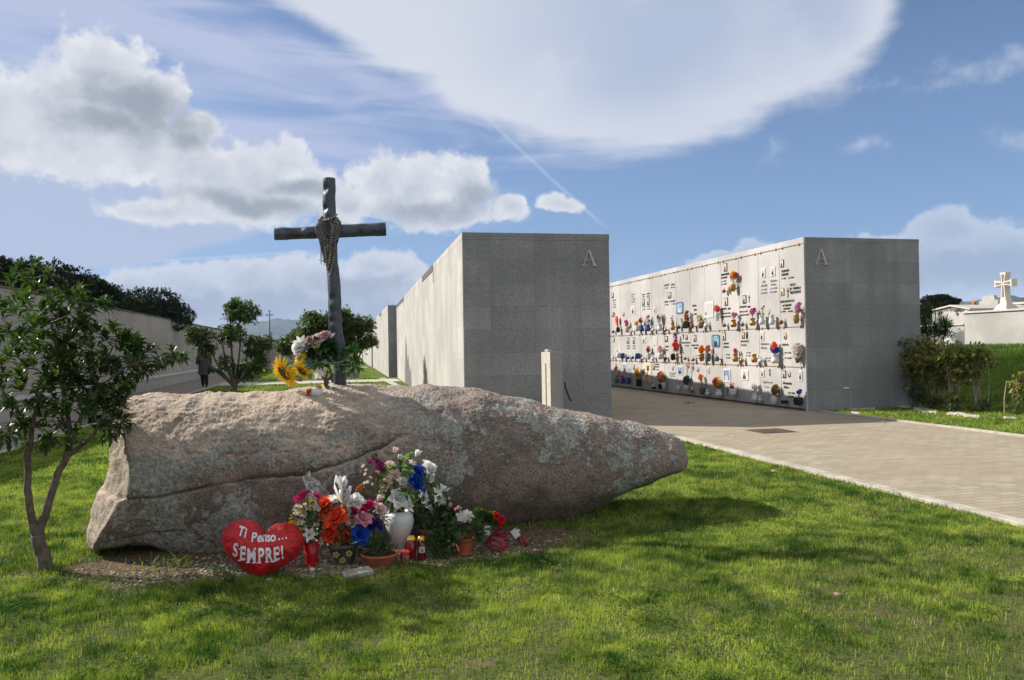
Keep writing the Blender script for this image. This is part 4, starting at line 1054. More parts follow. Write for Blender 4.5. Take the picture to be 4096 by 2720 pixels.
dense_tree(-8.6, 18.5, 'tall dark evergreen rising over the boundary wall behind the foreground tree, at the left edge',
           [bl(20, 672, -8.5, 1.7, .85), bl(80, 664, -8.5, 1.5, .75), bl(130, 667, -8.5, 1.6, .70), bl(-40, 665, -8.5, 1.6, 1.0), bl(60, 700, -8.3, 2, .6)], 4200, .11)
dense_tree(-8.6, 26.0, 'dark evergreen with sloping crown above the middle of the boundary wall',
           [bl(185, 690, -8.5, 1.9, .72), bl(225, 703, -8.4, 1.7, .52), bl(262, 706, -8.3, 1.5, .42), bl(160, 675, -8.5, 1.6, .65)], 3600, .11)
dense_tree(-8.3, 34.5, 'rounded dark evergreen spilling over the top of the boundary wall, nearest the lemon trees',
           [bl(345, 712, -8.0, 1.9, .85), bl(315, 712, -8.1, 1.5, .62), bl(382, 722, -7.6, 1.7, .55), bl(398, 742, -6.9, .9, .40), bl(300, 716, -8.1, 1.1, .45)], 3800, .11)
# --- distant rounded trees on the right skyline
def far_tree(px, py, Y, w, h, label):
    q = DY(px, py, Y); o = empty('far_tree', (q.x, Y, 0), label, 'tree', 'far trees'); L = Leaves(); b = MB(); b.tube([(q.x, Y, 0), (q.x, Y, q.z)], [.3, .15], 7)
    for k in range(1500):
        th = rnd.random()*6.283; u = rnd.uniform(-.8, 1); ww = math.sqrt(1-u*u); v = Vector((ww*math.cos(th), ww*math.sin(th), u))
        s = 1+.45*fbm(v.x*2.1+px, v.y*2.1, v.z*2.1, 3)+rnd.uniform(-.25, .03)
        p = Vector((q.x+v.x*w*s, Y+v.y*w*s, q.z+v.z*h*s)); whorl(L, p, v, 4, .30, .16, rnd.random()*.7, 1.2)
    t_ = b.build('trunk', BARK); put(t_, o); c_ = L.build('crown', DARK); put(c_, o)
far_tree(2166, 703, 62, 1.5, .85, 'dark rounded tree on the skyline just above the gabled white tomb')
far_tree(2128, 722, 75, 1.8, .6, 'low dark treetop on the skyline at the right corner of the far granite block')

# --- shrub border on the right
SHR = leaf_mat('shrub_leaf', (0.06, 0.095, 0.026), (0.42, 0.38, 0.12), .4, .25, .45)
DRY = leaf_mat('dry_leaf', (0.28, 0.17, 0.07), (0.42, 0.30, 0.14), .6, .3, .3)
def R8c(x, y, Y): return PY(*crop(3400, 1300, .2948)(x, y), Y)
def shrub(px, pyb, label, regs, nst, Y, hs=1.1, name='shrub', group='shrubs on the grass strip', dry=.08, ls=.085, low=None, tint=.36):
    base = R8c(px, pyb, Y); o = empty(name, (base.x, Y, 0), label, 'shrub', group)
    tips = []
    for (cx, cy), r, n in regs:
        c = R8c(cx, cy, Y); tips += [ell((c.x, Y, c.z), r) for _ in range(int(n*1.35))]
    limbs = []
    for k in range(nst):
        a = Vector((base.x+rnd.uniform(-.22, .22), Y+rnd.uniform(-.12, .12), -.02)); e = tips[rnd.randrange(len(tips))]
        e = Vector((a.x*.55+e.x*.45, a.y*.5+e.y*.5, max(.6, e.z*.85)))
        limbs.append([(a, .016), (a.lerp(e, .5)+Vector((rnd.uniform(-.04, .04), 0, 0)), .013), (e, .008)])
    t_, dirs = grow(None, limbs, tips, .03, BARKP, None, name='stems', rt=.005, jit=.12); put(t_, o)
    L = Leaves(); Dl = Leaves()
    for tp, d in dirs:
        for k in range(2):
            q = tp+Vector((rnd.gauss(0, .05), rnd.gauss(0, .05), rnd.gauss(0, .05)))
            whorl(L, q, (d+Vector((0, 0, .4))).normalized(), rnd.randint(5, 7), ls, ls*.42, max(0, min(1, rnd.gauss(tint, .2))), 1.2)
        if rnd.random() < dry: whorl(Dl, tp+Vector((0, -.04, 0)), Vector((rnd.uniform(-1, 1), -1, -.4)), 3, ls, ls*.5, rnd.random(), 1.0)
    if low:
        for (cx, cy), r, n in low:
            c = R8c(cx, cy, Y-.15)
            for k in range(n): whorl(L, ell((c.x, Y-.12, max(.08, c.z)), r), Vector((rnd.uniform(-1, 1), -1, 1)), 6, ls*.8, ls*.35, max(0, rnd.gauss(.12, .12)), 1.2)
    c_ = L.build('foliage', SHR); put(c_, o)
    if Dl.v: d_ = Dl.build('dry_leaves', DRY); put(d_, o)
shrub(760, 1080, 'dark shrub leaning on the end of the granite block, leftmost of the border', [((600, 270), (.24, .25, .20), 34), ((530, 350), (.16, .2, .16), 14), ((640, 420), (.28, .2, .2), 20), ((640, 830), (.26, .2, .10), 14), ((780, 650), (.2, .2, .3), 20)], 3, 13.9, tint=.05, dry=.02)
shrub(900, 1100, 'dense green shrub with some yellowing leaves beside the granite block', [((850, 310), (.34, .3, .22), 60), ((860, 500), (.34, .3, .25), 56), ((900, 700), (.36, .3, .25), 44), ((1000, 600), (.3, .3, .3), 40)], 5, 13.5, low=[((930, 950), (.22, .12, .16), 50), ((1000, 1020), (.18, .12, .12), 24)])
shrub(1180, 1130, 'bushy shrub with brown and cream dying leaves in the middle of the border', [((1080, 380), (.32, .3, .28), 60), ((1200, 480), (.34, .3, .3), 66), ((1150, 700), (.34, .3, .25), 50), ((1280, 720), (.28, .3, .22), 34), ((1000, 480), (.26, .3, .25), 34)], 6, 12.95, dry=.30, low=[((1180, 1050), (.25, .12, .14), 50)])
shrub(1450, 1160, 'shrub with bare pale stems below the white cylinder post', [((1380, 400), (.32, .3, .22), 60), ((1480, 500), (.30, .3, .26), 50), ((1420, 640), (.25, .3, .18), 30), ((1560, 420), (.22, .3, .2), 26)], 5, 12.35, dry=.18, low=[((1430, 1040), (.26, .14, .20), 70)])
shrub(1740, 1150, 'sparse shrub with splayed bare white stems, right end of the border', [((1650, 480), (.25, .3, .25), 34), ((1750, 420), (.2, .3, .18), 20), ((1830, 500), (.16, .2, .18), 14), ((1700, 700), (.2, .2, .12), 12), ((1620, 620), (.2, .2, .2), 14)], 6, 12.2, dry=.10, low=[((1830, 1090), (.16, .12, .12), 34), ((1700, 1130), (.10, .1, .08), 14)])
shrub(2270, 1200, 'thin young shrub at the right edge of the picture', [((2270, 850), (.12, .15, .18), 16), ((2330, 720), (.10, .1, .12), 8), ((2280, 700), (.05, .05, .1), 4)], 3, 11.5, tint=.45, low=[((2290, 1130), (.20, .14, .18), 60)])
# tall oleander
ol = R8c(1100, 900, 13.9); o = empty('oleander', (ol.x, 13.9, 0), 'tall oleander with long thin leaves rising behind the shrub border', 'shrub')
tips = []
for (cx, cy), r, n in [((1060, 20), (.22, .25, .2), 20), ((1200, 60), (.26, .2, .25), 24), ((1010, 120), (.18, .2, .16), 16), ((1120, 150), (.3, .2, .2), 26), ((1320, 10), (.12, .1, .14), 9), ((1390, 120), (.06, .05, .06), 3), ((1080, -150), (.12, .1, .14), 8), ((1020, -190), (.1, .1, .1), 7), ((1260, -60), (.14, .1, .12), 7), ((1280, 90), (.12, .1, .1), 6)]:
    c = R8c(cx, cy, 13.9); tips += [ell((c.x, 13.9, c.z), r) for _ in range(n)]
limbs = [[(Vector((ol.x+dx*.3, 13.9, -.02)), .02), (Vector((ol.x+dx*.6, 13.9, 1.0)), .016), (Vector((ol.x+dx, 13.9, 1.9)), .01)] for dx in (-.35, -.1, .15, .45)]
t_, dirs = grow(None, limbs, tips, .03, BARK, None, name='stems', rt=.004); put(t_, o)
L = Leaves()
for tp, d in dirs: whorl(L, tp, (d+Vector((0, 0, .6))).normalized(), rnd.randint(9, 13), .16, .022, rnd.random()*.8, 1.25, droop=.12)
c_ = L.build('foliage', leaf_mat('oleander_leaf', (0.03, 0.06, 0.015), (0.12, 0.16, 0.04), .4, .25, .4)); put(c_, o)

# --- walking person in a quilted coat
wf = G(*crop(0, 1000, .593)(1380, 928)); wx, wy = wf.x, wf.y
pers = empty('person', (wx, wy, 0), 'person in a dark quilted knee-length coat walking along the grey path with a handbag', 'person')
def skin(name, J, E, m, parent, lv=2):
    me = bpy.data.meshes.new(name); me.from_pydata([j[:3] for j in J], E, [])
    ob = bpy.data.objects.new(name, me); col.objects.link(ob); me.materials.append(m)
    sk = ob.modifiers.new('s', 'SKIN'); sk.use_smooth_shade = True
    for v, j in zip(me.skin_vertices[0].data, J): v.radius = (j[3], j[4] if len(j) > 4 else j[3])
    me.skin_vertices[0].data[0].use_root = True
    sb = ob.modifiers.new('u', 'SUBSURF'); sb.levels = lv; sb.render_levels = lv
    dg = bpy.context.evaluated_depsgraph_get(); nm = bpy.data.meshes.new_from_object(ob.evaluated_get(dg)); ob.modifiers.clear(); ob.data = nm; nm.name = name
    nm.polygons.foreach_set('use_smooth', [True]*len(nm.polygons))
    ob.parent = parent; return ob
SKIN = plain('skin', (0.42, 0.26, 0.19), .5, var=.06)
# y toward camera is negative; the person walks towards the camera
J = [(0, 0, .86, .13, .10), (0, 0, 1.02, .12, .09), (0, 0, 1.20, .15, .10), (0, 0, 1.33, .11, .08), (0, 0, 1.40, .05, .05), (0, -.01, 1.46, .048, .05), (0, -.015, 1.52, .070, .085), (0, -.01, 1.60, .068, .085),
     (.15, 0, 1.31, .055), (.20, .03, 1.08, .042), (.21, -.02, .86, .030), (-.15, 0, 1.31, .055), (-.22, 0, 1.08, .042), (-.235, -.06, .86, .030),
     (.08, 0, .80, .085), (.085, -.10, .46, .055), (.085, -.06, .10, .036), (-.08, 0, .80, .085), (-.075, .02, .46, .055), (-.07, .16, .12, .036)]
E_ = [(0, 1), (1, 2), (2, 3), (3, 4), (4, 5), (5, 6), (6, 7), (3, 8), (8, 9), (9, 10), (3, 11), (11, 12), (12, 13), (0, 14), (14, 15), (15, 16), (0, 17), (17, 18), (18, 19)]
skin('body', J, E_, SKIN, pers)
b = MB()   # coat: lathe-like rings, quilted
rings = [(.50, .225, .17), (.60, .22, .165), (.72, .212, .158), (.84, .205, .152), (.96, .195, .145), (1.08, .19, .14), (1.20, .20, .14), (1.30, .19, .125), (1.36, .13, .10), (1.40, .085, .08), (1.44, .09, .085)]
vs = []; fs = []; n = 28; rows = []
for i in range(len(rings)-1):
    for k in range(4):
        f = k/4; z, a, c = [rings[i][j]*(1-f)+rings[i+1][j]*f for j in range(3)]; q = 1+.03*abs(math.sin(z*math.pi/.075)); rows.append((z, a*q, c*q))
rows.append(rings[-1])
for z, a, c in rows:
    for k in range(n): t_ = 2*math.pi*k/n; vs.append((a*math.cos(t_), c*math.sin(t_), z))
for i in range(len(rows)-1):
    for k in range(n): fs.append((i*n+k, i*n+(k+1) % n, (i+1)*n+(k+1) % n, (i+1)*n+k))
b.add(vs, fs)
b.tube([(.16, 0, 1.31), (.215, .03, 1.10), (.225, -.02, .90)], [.078, .066, .056], 12); b.tube([(-.16, 0, 1.31), (-.235, 0, 1.10), (-.25, -.06, .90)], [.078, .066, .056], 12)
b.build('coat', plain('dark_quilted_cloth', (0.055, 0.045, 0.045), .6, var=.3, scale=30, bump=.4), pers)
b = MB(); TR = plain('black_trousers', (0.012, 0.012, 0.014), .8)
b.tube([(.08, -.02, .56), (.087, -.11, .44), (.087, -.06, .10)], [.082, .075, .055], 12); b.tube([(-.08, 0, .56), (-.077, .02, .44), (-.072, .16, .12)], [.082, .075, .055], 12); b.build('trousers', TR, pers)
for (x, y, z) in ((.087, -.09, 0.0), (-.072, .15, .03)):
    b = MB(); b.ball((x, y-.05, z+.045), .05, n=12, m=8, sc=(.9, 2.3, .9)); b.build('shoe', TR, pers)
b = MB(); b.ball((0, .015, 1.60), .105, n=16, m=10, sc=(.92, .98, 1.08)); b.build('hair', plain('brown_hair', (0.05, 0.03, 0.02), .6, var=.3, scale=60), pers)
b = MB(); b.ball((0, -.095, 1.545), .016, n=6, m=5, sc=(.8, 1.3, 1.3), mi=0); b.ball((0, -.04, 1.545), .075, n=12, m=8, sc=(.85, .8, 1.15)); b.build('face', SKIN, pers)
for s_ in (-1, 1):
    b = MB(); b.ball((s_*.027, -.098, 1.565), .008, n=6, m=4); b.build('eye', TR, pers)
b = MB(); b.ball((0, -.099, 1.512), .014, n=8, m=4, sc=(1.4, .4, .35)); b.build('mouth', plain('lips', (.35, .12, .10)), pers)
for s_, hx, hy in ((1, .228, -.03), (-1, -.252, -.075)):
    b = MB(); b.ball((hx, hy, .825), .035, n=10, m=6, sc=(.7, .9, 1.3))
    for k in range(4): b.tube([(hx, hy-.024+k*.016, .80), (hx, hy-.026+k*.017, .76), (hx-.006*s_, hy-.028+k*.017, .735+.006*abs(k-1.5))], [.009, .0085, .007], 6)
    b.tube([(hx, hy-.03, .84), (hx-.01*s_, hy-.055, .81), (hx-.012*s_, hy-.06, .785)], [.010, .009, .007], 6); b.build('hand', SKIN, pers)
BAG = plain('black_bag', (0.015, 0.015, 0.018), .45)
o = empty('handbag', (wx+.30, wy-.05, .58), 'black handbag carried at the side of the person in the quilted coat', 'handbag')
b = MB(); b.box(-.07, .07, -.16, .16, 0, .20, bevel=.02); b.build('bag_body', BAG, o)
b = MB(); b.tube([(0, -.09, .19), (-.03, -.06, .27), (-.06, 0, .30), (-.03, .06, .27), (0, .09, .19)], .009, 6); b.build('handle', BAG, o)

# --- litter bin / square stone planter on the lawn
q0, q1 = G(*crop(1380, 1150, .2871)(30, 1285)), G(*crop(1380, 1150, .2871)(212, 1285))
bx = (q0.x+q1.x)/2; by = q0.y+.25; w = (q1.x-q0.x)/2
o = empty('stone_bin', (bx, by, 0), 'square granite litter bin standing on the lawn just right of the metal cross post', 'litter bin')
BIN = granite('bin_granite', (0.26, 0.235, 0.22), (30, 30), speck=.3, tone=0); BIN.node_tree.nodes['Brick Texture'].inputs['Mortar Size'].default_value = 0
b = MB(); b.box(-w*1.02, w*1.02, -w, w, 0, .07, bevel=.01); b.build('plinth', LETTER, o)
b = MB(); b.box(-w*.94, w*.94, -w*.94, w*.94, .07, .92, bevel=.02); b.build('bin_body', BIN, o)
b = MB(); b.box(-w*.99, w*.99, -w*.99, w*.99, .92, .97, bevel=.01); b.build('lid', BIN, o)
# --- tap pillar in front of the nearest block
q = PY(*C6(1418, 962), 11.6); zt = q.z
o = empty('tap_pillar', (q.x, 11.6+.1, 0), 'narrow granite tap pillar with a slot and lit pale side, before the nearest granite block', 'pillar', None, R_(20))
# rotate so that one face looks left to the sun and one to the right in shade
b = MB(); b.box(-.115, .115, -.115, .115, 0, zt-.02, bevel=.008); b.build('pillar_body', granite('pillar_granite', (0.30, 0.29, 0.27), (30, 30), speck=.4, tone=0), o)
b = MB(); b.box(-.119, -.1152, -.115, .115, 0.01, zt-.022, bevel=.001); b.build('lit_face_slab', plain('lit_face_cream', (.52, .48, .41), .8, var=.08), o)  # cream slab added so the sunward face is brighter than the shaded one
MATS['pillar_granite'].node_tree.nodes['Brick Texture'].inputs['Mortar Size'].default_value = 0
b = MB(); b.box(-.1205, -.1185, -.012, .012, .15, zt-.20); b.build('slot', JOINT, o)
b = MB(); b.box(-.10, -.03, -.03, .05, zt-.02, zt+.02, bevel=.006); b.build('cap_stone', LETTER, o)
b = MB(); b.box(.112, .119, .085, .10, .25, zt-.55); b.build('pipe', TR, o)
HOSE = plain('green_hose', (0.015, 0.03, 0.022), .5)
b = MB(); p0, p1, p2 = [PY(*C6(*a), 11.5) for a in ((1496, 1185), (1515, 1255), (1542, 1312))]
b.tube([p0, p0.lerp(p1, .5)+Vector((-.01, 0, 0)), p1, p1.lerp(p2, .5)+Vector((-.008, 0, -.01)), p2], .016, 8)
x = b.build('hose', HOSE); tag(x, 'dark green hose end curling off the right side of the tap pillar', 'hose')
# ------------------------------------------------------------------ flowers
def rotZ(n):
    n = Vector(n).normalized(); return n.to_track_quat('Z', 'Y').to_matrix().to_4x4()
def petal(mb, M, ang, r0_, L, W, tilt, curl, mi=0, pointed=False, nl=3):
    """petal leaving the axis at radius r0_, rising at tilt (0 = flat, pi/2 = upright), curling outward by curl"""
    ca, sa = math.cos(ang), math.sin(ang); vs = []; x, z = r0_, 0.0; t_ = tilt
    for i in range(nl+1):
        f = i/nl; w = W*.5*((math.sin(math.pi*(.12+.80*f))) if not pointed else (math.sin(math.pi*min(1, .1+.95*f))+.02))
        cup = .18*W*(1 if not pointed else .3)
        for s, c in ((-1, 1), (0, 0), (1, 1)):
            lx_, ly_, lz = x-c*cup*math.sin(t_)*.5, s*w, z+c*cup*math.cos(t_)
            vs.append(M @ Vector((lx_*ca-ly_*sa, lx_*sa+ly_*ca, lz)))
        x += math.cos(t_)*L/nl; z += math.sin(t_)*L/nl; t_ -= curl/nl
    fs = []
    for i in range(nl): fs += [(i*3, i*3+1, i*3+4, i*3+3), (i*3+1, i*3+2, i*3+5, i*3+4)]
    mb.add(vs, fs, mi)
def flower_mesh(mb, kind, p, n, s, mi=0, mc=None):
    """s = radius"""
    M = Matrix.Translation(Vector(p)) @ rotZ(n)
    j = lambda a: a*rnd.uniform(.85, 1.15)
    if kind == 'rose':
        a0 = rnd.random()*6
        for k in range(3): petal(mb, M, a0+k*2.1, s*.04, j(s*.62), s*.62, 1.50, .25, mi, nl=2)
        for k in range(5): petal(mb, M, a0+k*1.256+.4, s*.10, j(s*.78), s*.78, 1.25, .7, mi)
        for k in range(6): petal(mb, M, a0+k*1.047+.1, s*.14, j(s*.98), s*.92, .90, 1.1, mi)
        for k in range(6): petal(mb, M, a0+k*1.047+.6, s*.12, j(s*1.05), s*.98, .40, .9, mi)
        mb.ball(M @ Vector((0, 0, s*.12)), s*.25, mi, n=6, m=4)
    elif kind == 'bud':
        for k in range(3): petal(mb, M, k*2.1, s*.15, s*1.5, s*1.1, 1.50, -.1, mi)
        for k in range(4): petal(mb, M, k*1.6+.5, s*.25, s*1.45, s*1.2, 1.35, .35, mi)
    elif kind == 'lily':
        for k in range(6): petal(mb, M, k*1.047+rnd.uniform(-.1, .1), s*.08, j(s*1.05), s*.50, .75, 1.0, mi, True)
        if mc is not None:
            for k in range(5): mb.tube([M @ Vector((0, 0, 0)), M @ Vector((math.cos(k*1.26)*s*.15, math.sin(k*1.26)*s*.15, s*.5))], s*.035, 4, mc)
    elif kind == 'mum':
        for r in range(4):
            for k in range(7+r*2): petal(mb, M, k*6.283/(7+r*2)+r*.3+rnd.uniform(-.1, .1), s*.06*(r+1), j(s*(.5+.16*r)), s*.30, 1.45-.40*r, .6, mi, nl=2)
        mb.ball(M @ Vector((0, 0, s*.1)), s*.3, mi, n=6, m=4)
    elif kind == 'sun':
        for r in range(4):
            for k in range(24): petal(mb, M, k*.262+r*.08+rnd.uniform(-.08, .08), s*(.46-.04*r), j(s*(.62-.08*r)), s*.16, -.25+.32*r, .5+rnd.uniform(-.6, .6), mi, True, 3)
        mb.lathe([(.0, s*.10), (s*.25, s*.12), (s*.42, s*.06), (s*.48, -.02*s), (s*.3, -.10*s), (.0, -.12*s)], 16, mc if mc is not None else mi, M)
    elif kind == 'calla':
        vs = []; fs = []; n_ = 14
        for i, (r, z) in enumerate(((.10, -.6), (.22, -.1), (.45, .45), (.85, .8))):
            for k in range(n_): a = 6.283*k/n_; vs.append(M @ Vector((math.cos(a)*r*s, math.sin(a)*r*s*.8, (z+(.35*math.cos(a) if i > 1 else 0))*s)))
        for i in range(3):
            for k in range(n_-1 if i > 1 else n_): fs.append((i*n_+k, i*n_+(k+1) % n_, (i+1)*n_+(k+1) % n_, (i+1)*n_+k))
        mb.add(vs, fs, mi)
    elif kind == 'small':
        for k in range(5): petal(mb, M, k*1.256, s*.05, s, s*.8, .3, .3, mi, nl=2)
        if mc is not None: mb.ball(M @ Vector((0, 0, s*.1)), s*.22, mc, n=5, m=3)
PET = lambda nm, c, tr=.38: plain('petal_'+nm, c, .6, var=.10, scale=30, spec=.12, trans=tr)
PC = {'white': (.80, .79, .76), 'cream': (.68, .60, .46), 'yellow': (.78, .52, .03), 'red': (.55, .015, .02), 'orange': (.75, .17, .02), 'coral': (.78, .10, .035), 'pink': (.75, .36, .42),
      'magenta': (.58, .03, .16), 'purple': (.10, .03, .28), 'blue': (.02, .08, .42), 'lilac': (.50, .22, .42), 'brown': (.20, .09, .04), 'plum': (.28, .03, .15), 'palepink': (.76, .56, .53), 'green': (.16, .42, .06), 'yellowgreen': (.5, .52, .12), 'teal': (.03, .18, .13), 'olive': (.20, .17, .05), 'rust': (.42, .12, .03), 'dullpink': (.50, .30, .30)}
GLEAF = leaf_mat('bouquet_leaf', (0.018, 0.050, 0.014), (0.09, 0.18, 0.045), .4, .25, .4)
BRIGHT = leaf_mat('plastic_leaf', (0.10, 0.33, 0.04), (0.20, 0.50, 0.08), .4, .25, .4)
SPIKE = leaf_mat('rosemary_leaf', (0.03, 0.05, 0.028), (0.10, 0.13, 0.07), .6, .1, .2)
STEM = plain('green_stem', (0.10, 0.14, 0.05), .6, var=.2)
K = crop(800, 1700, .6777)
KS = .6777/FPX
def kp(x, y, Y): return PY(*K(x, y), Y)
def krad(r, Y): return r*KS*(Y*1.03)
def bouquet(name, label, cat, base, flowers, leaves=None, group=None, spread=None, stems=True, leafmat=None, Y=5.1, ls=.055, lw=.024):
    """flowers: (kind, px, py, r_px, colour[, dy])"""
    o = empty(name, base, label, cat, group)
    base = Vector(base); cx = sum(f[1] for f in flowers)/len(flowers); cy = max(f[2] for f in flowers)+30
    sb = MB(); heads = []
    for f in flowers:
        kind, px, py, r, c = f[:5]; r *= 1.16 if kind != 'bud' else 1.05; dy = f[5] if len(f) > 5 else 0
        r_ = krad(r, Y); out = Vector(((px-cx)*.006, -.75, (cy-py)*.004+.12)).normalized()
        if kind in ('bud', 'calla'): out = Vector(((px-cx)*.003, -.25, 1)).normalized()
        p = kp(px, py, Y+dy)
        b = MB(); nm = {'rose': 'rose', 'bud': 'rosebud', 'lily': 'lily', 'mum': 'carnation', 'sun': 'sunflower', 'calla': 'calla_lily', 'small': 'small_blossom'}[kind]
        flower_mesh(b, kind, p-out*r_*.4, out, r_, 0, 1 if kind in ('lily', 'sun', 'small') else None)
        q = b.build(nm, [PET(c, PC[c]), PET('yellow', PC['yellow'])]); put(q, o); heads.append(p)
        if stems: sb.tube([base, base.lerp(p, .6)+Vector((0, .02, .01)), p+Vector((0, .01, 0))-out*r_*.4], .0028, 5)
    if stems: q = sb.build('stems', STEM); put(q, o)
    if leaves:
        L = Leaves()
        for (px, py, rx, ry, n, tint) in leaves:
            for k in range(int(n*.6)):
                a = rnd.random()*6.283; s = math.sqrt(rnd.random()); p = kp(px+math.cos(a)*rx*s, py+math.sin(a)*ry*s, Y+rnd.uniform(-.03, .09))
                d = Vector((math.cos(a), rnd.uniform(-.9, .1), -math.sin(a)*.8+.2)); L.leaf(p, d, ls*rnd.uniform(.7, 1.3), lw*rnd.uniform(.8, 1.2), max(0, min(1, rnd.gauss(tint, .2))))
        q = L.build('leaves', leafmat or GLEAF); put(q, o)
    return o
def lathe_thing(name, label, cat, base, prof, m, group=None, n=32, part='vessel', extra=None):
    o = empty(name, base, label, cat, group); b = MB(); b.lathe(prof, n, cap=False); b.build(part, m, o)
    if extra: extra(o)
    return o
def disc(o, r, z, m, name='soil'):
    b = MB(); b.lathe([(r, z), (r*.5, z+.008), (0.001, z+.01)], 20, cap=False); b.build(name, m, o)
SOIL = plain('dark_soil', (0.035, 0.025, 0.018), 1, var=.4, scale=60, bump=.5)
TERR = plain('terracotta', (0.36, 0.10, 0.045), .8, var=.15, scale=9, bump=.1)
TERR2 = plain('old_terracotta', (0.30, 0.12, 0.07), .85, var=.25, scale=9, bump=.1)
def pot(name, label, x, ytop, ybot, wtop, wbot, m, Y, rim=True, cat='flower pot', saucer=False, group=None, zb=None):
    b0 = kp(x, ybot, Y); t0 = kp(x, ytop, Y); rt_, rb = krad(wtop/2, Y), krad(wbot/2, Y); z0 = 0.0 if zb is None else zb; h = t0.z-z0
    pr = [(0.001, 0.004), (rb*.96, 0), (rb, .006), (rb+(rt_-rb)*.8*.92, h*.78)]
    if rim: pr += [(rt_*.93, h*.80), (rt_, h*.82), (rt_*1.01, h*.98), (rt_*.985, h), (rt_*.90, h), (rt_*.88, h*.85)]
    else: pr += [(rt_, h), (rt_*.93, h), (rt_*.90, h*.85)]
    o = lathe_thing(name, label, cat, (b0.x, Y, z0), pr, m, group)
    disc(o, rt_*.9, h*.86, SOIL)
    if saucer:
        b = MB(); b.lathe([(rb*1.1, -.002), (rb*1.45, .014), (rb*1.40, .018), (rb*1.05, .006), (.001, .005)], 28, cap=False); b.build('saucer', m, o)
    return o, Vector((b0.x, Y, z0+h))

# --- heart cushion
HE = crop(800, 1700, .6777); YH = 4.93
hc = kp(367, 745, YH); sc = krad(218, YH)
o = empty('heart_cushion', (hc.x, YH, hc.z), 'puffy red heart cushion with white lettering leaning on the boulder', 'cushion')
N_ = 96
def heart_pt(t_):
    x = 16*math.sin(t_)**3; y = 13*math.cos(t_)-5*math.cos(2*t_)-2*math.cos(3*t_)-math.cos(4*t_)
    return x/16.0, y/16.0
out_ = [heart_pt(2*math.pi*k/N_) for k in range(N_)]
# widen the lobes and round the tip as on the cushion
def blunt(x, y):
    if y < 0: x2_ = math.copysign(min(1.0, abs(x)+.16*math.sin(math.pi*min(1, -y/1.06))**.8), x) if abs(x) > .02 else x; return x2_, -((lambda q: q if q < .58 else .58+(q-.58)*.55)((abs(y)**1.18)*.84))
    return x, y*.90
out_ = [blunt(x, y) for x, y in out_]
cxh, czh = 0, .04
def puff(x, z): return 0
vs = []; fs = []; RN = 22; top_i = {}
def rib(f, a):
    return (1-f**3.2)
for side in (-1, 1):
    base_i = len(vs)
    for r in range(RN+1):
        f = r/RN
        for k in range(N_):
            ox, oz = out_[k]; x = cxh+(ox-cxh)*f; z = czh+(oz-czh)*f
            d = .46*(1-f**2.4)**.62
            d *= (1-.34*math.exp(-((x/.16)**2))*max(0, min(1, (z+.25)/.6)))
            wr = .036*fbm(x*6, z*4+side*4, 2, 4) + .022*abs(fbm(x*4+z*6, z*9, 5, 3))*(f > .35) + (.018*math.sin(k*1.9+3*fbm(k*.3, 2, 1))*math.exp(-((f-.88)/.16)**2))
            vs.append((x*sc, side*(d+wr)*sc, z*sc))
    for r in range(RN):
        for k in range(N_):
            q = (base_i+r*N_+k, base_i+r*N_+(k+1) % N_, base_i+(r+1)*N_+(k+1) % N_, base_i+(r+1)*N_+k); fs.append(q if side < 0 else q[::-1])
RM = Matrix.Rotation(R_(9), 4, 'Y') @ Matrix.Rotation(R_(-26), 4, 'X')
def red_plush():
    m, t, b = new_mat('red_plush'); oc = t.new('ShaderNodeTexCoord').outputs['Object']
    t.link(t.mix(t.ramp(t.noise(oc, 12, 5, .6), .3, .7), (.40, .002, .005), (.56, .004, .008)), b.inputs['Base Color']); b.inputs['Roughness'].default_value = .38; b.inputs['Specular IOR Level'].default_value = .45
    b.inputs['Sheen Weight'].default_value = .06; bn = t.new('ShaderNodeBump'); bn.inputs['Strength'].default_value = .5; bn.inputs['Distance'].default_value = .055
    t.link(t.noise(oc, 14, 4, .6, .8), bn.inputs['Height']); t.link(bn.outputs[0], b.inputs['Normal']); return m
b = MB(); b.add(vs, fs, 0, RM); b.build('cushion_body', red_plush(), o, recalc=True)
# bring the lowest point to the ground
minz = min(v[2] for v in b.v); o.location.z = -minz-.006
bvH = BVHTree.FromPolygons(b.v, b.f)
def heart_text(s, x, z, size, offset, rot=0, name='lettering', xs=1.0):
    cu_ = bpy.data.curves.new(name, 'FONT'); cu_.body = s; cu_.size = size; cu_.offset = offset; cu_.align_x = 'CENTER'; cu_.resolution_u = 3
    tmp = bpy.data.objects.new(name, cu_); me = bpy.data.meshes.new_from_object(tmp); bpy.data.objects.remove(tmp)
    bm = bmesh.new(); bm.from_mesh(me); bmesh.ops.triangulate(bm, faces=bm.faces); bmesh.ops.subdivide_edges(bm, edges=[e for e in bm.edges if e.calc_length() > .01], cuts=2)
    bm.to_mesh(me); bm.free(); c, s_ = math.cos(rot), math.sin(rot)
    for v in me.vertices:
        X, Z = v.co.x*xs, v.co.y; X, Z = X*c-Z*s_+x, X*s_+Z*c+z
        h = bvH.ray_cast(Vector((X, -1, Z)), Vector((0, 1, 0))); v.co = Vector((X, (h[0].y if h[0] else -.05)-.0035, Z))
    me.materials.append(plain('white_print', (.62, .63, .66), .5, var=.05)); ob = bpy.data.objects.new(name, me); col.objects.link(ob); ob.parent = o; return ob
PT = plain('pink_print', (.60, .42, .52), .5, var=.15)
def word(letters, size, offs, serif, m):
    for ch, lx_, lz, rot in letters: 
        w = heart_text(ch, lx_, lz, size, offs, rot, xs=serif); w.data.materials[0] = m
WP = plain('white_print', (.70, .71, .73), .5, var=.05)
def LP(px, py):  # crop K pixel -> local cushion coordinates
    p = kp(px, py, YH-.10); return p.x-o.location.x, p.z-o.location.z
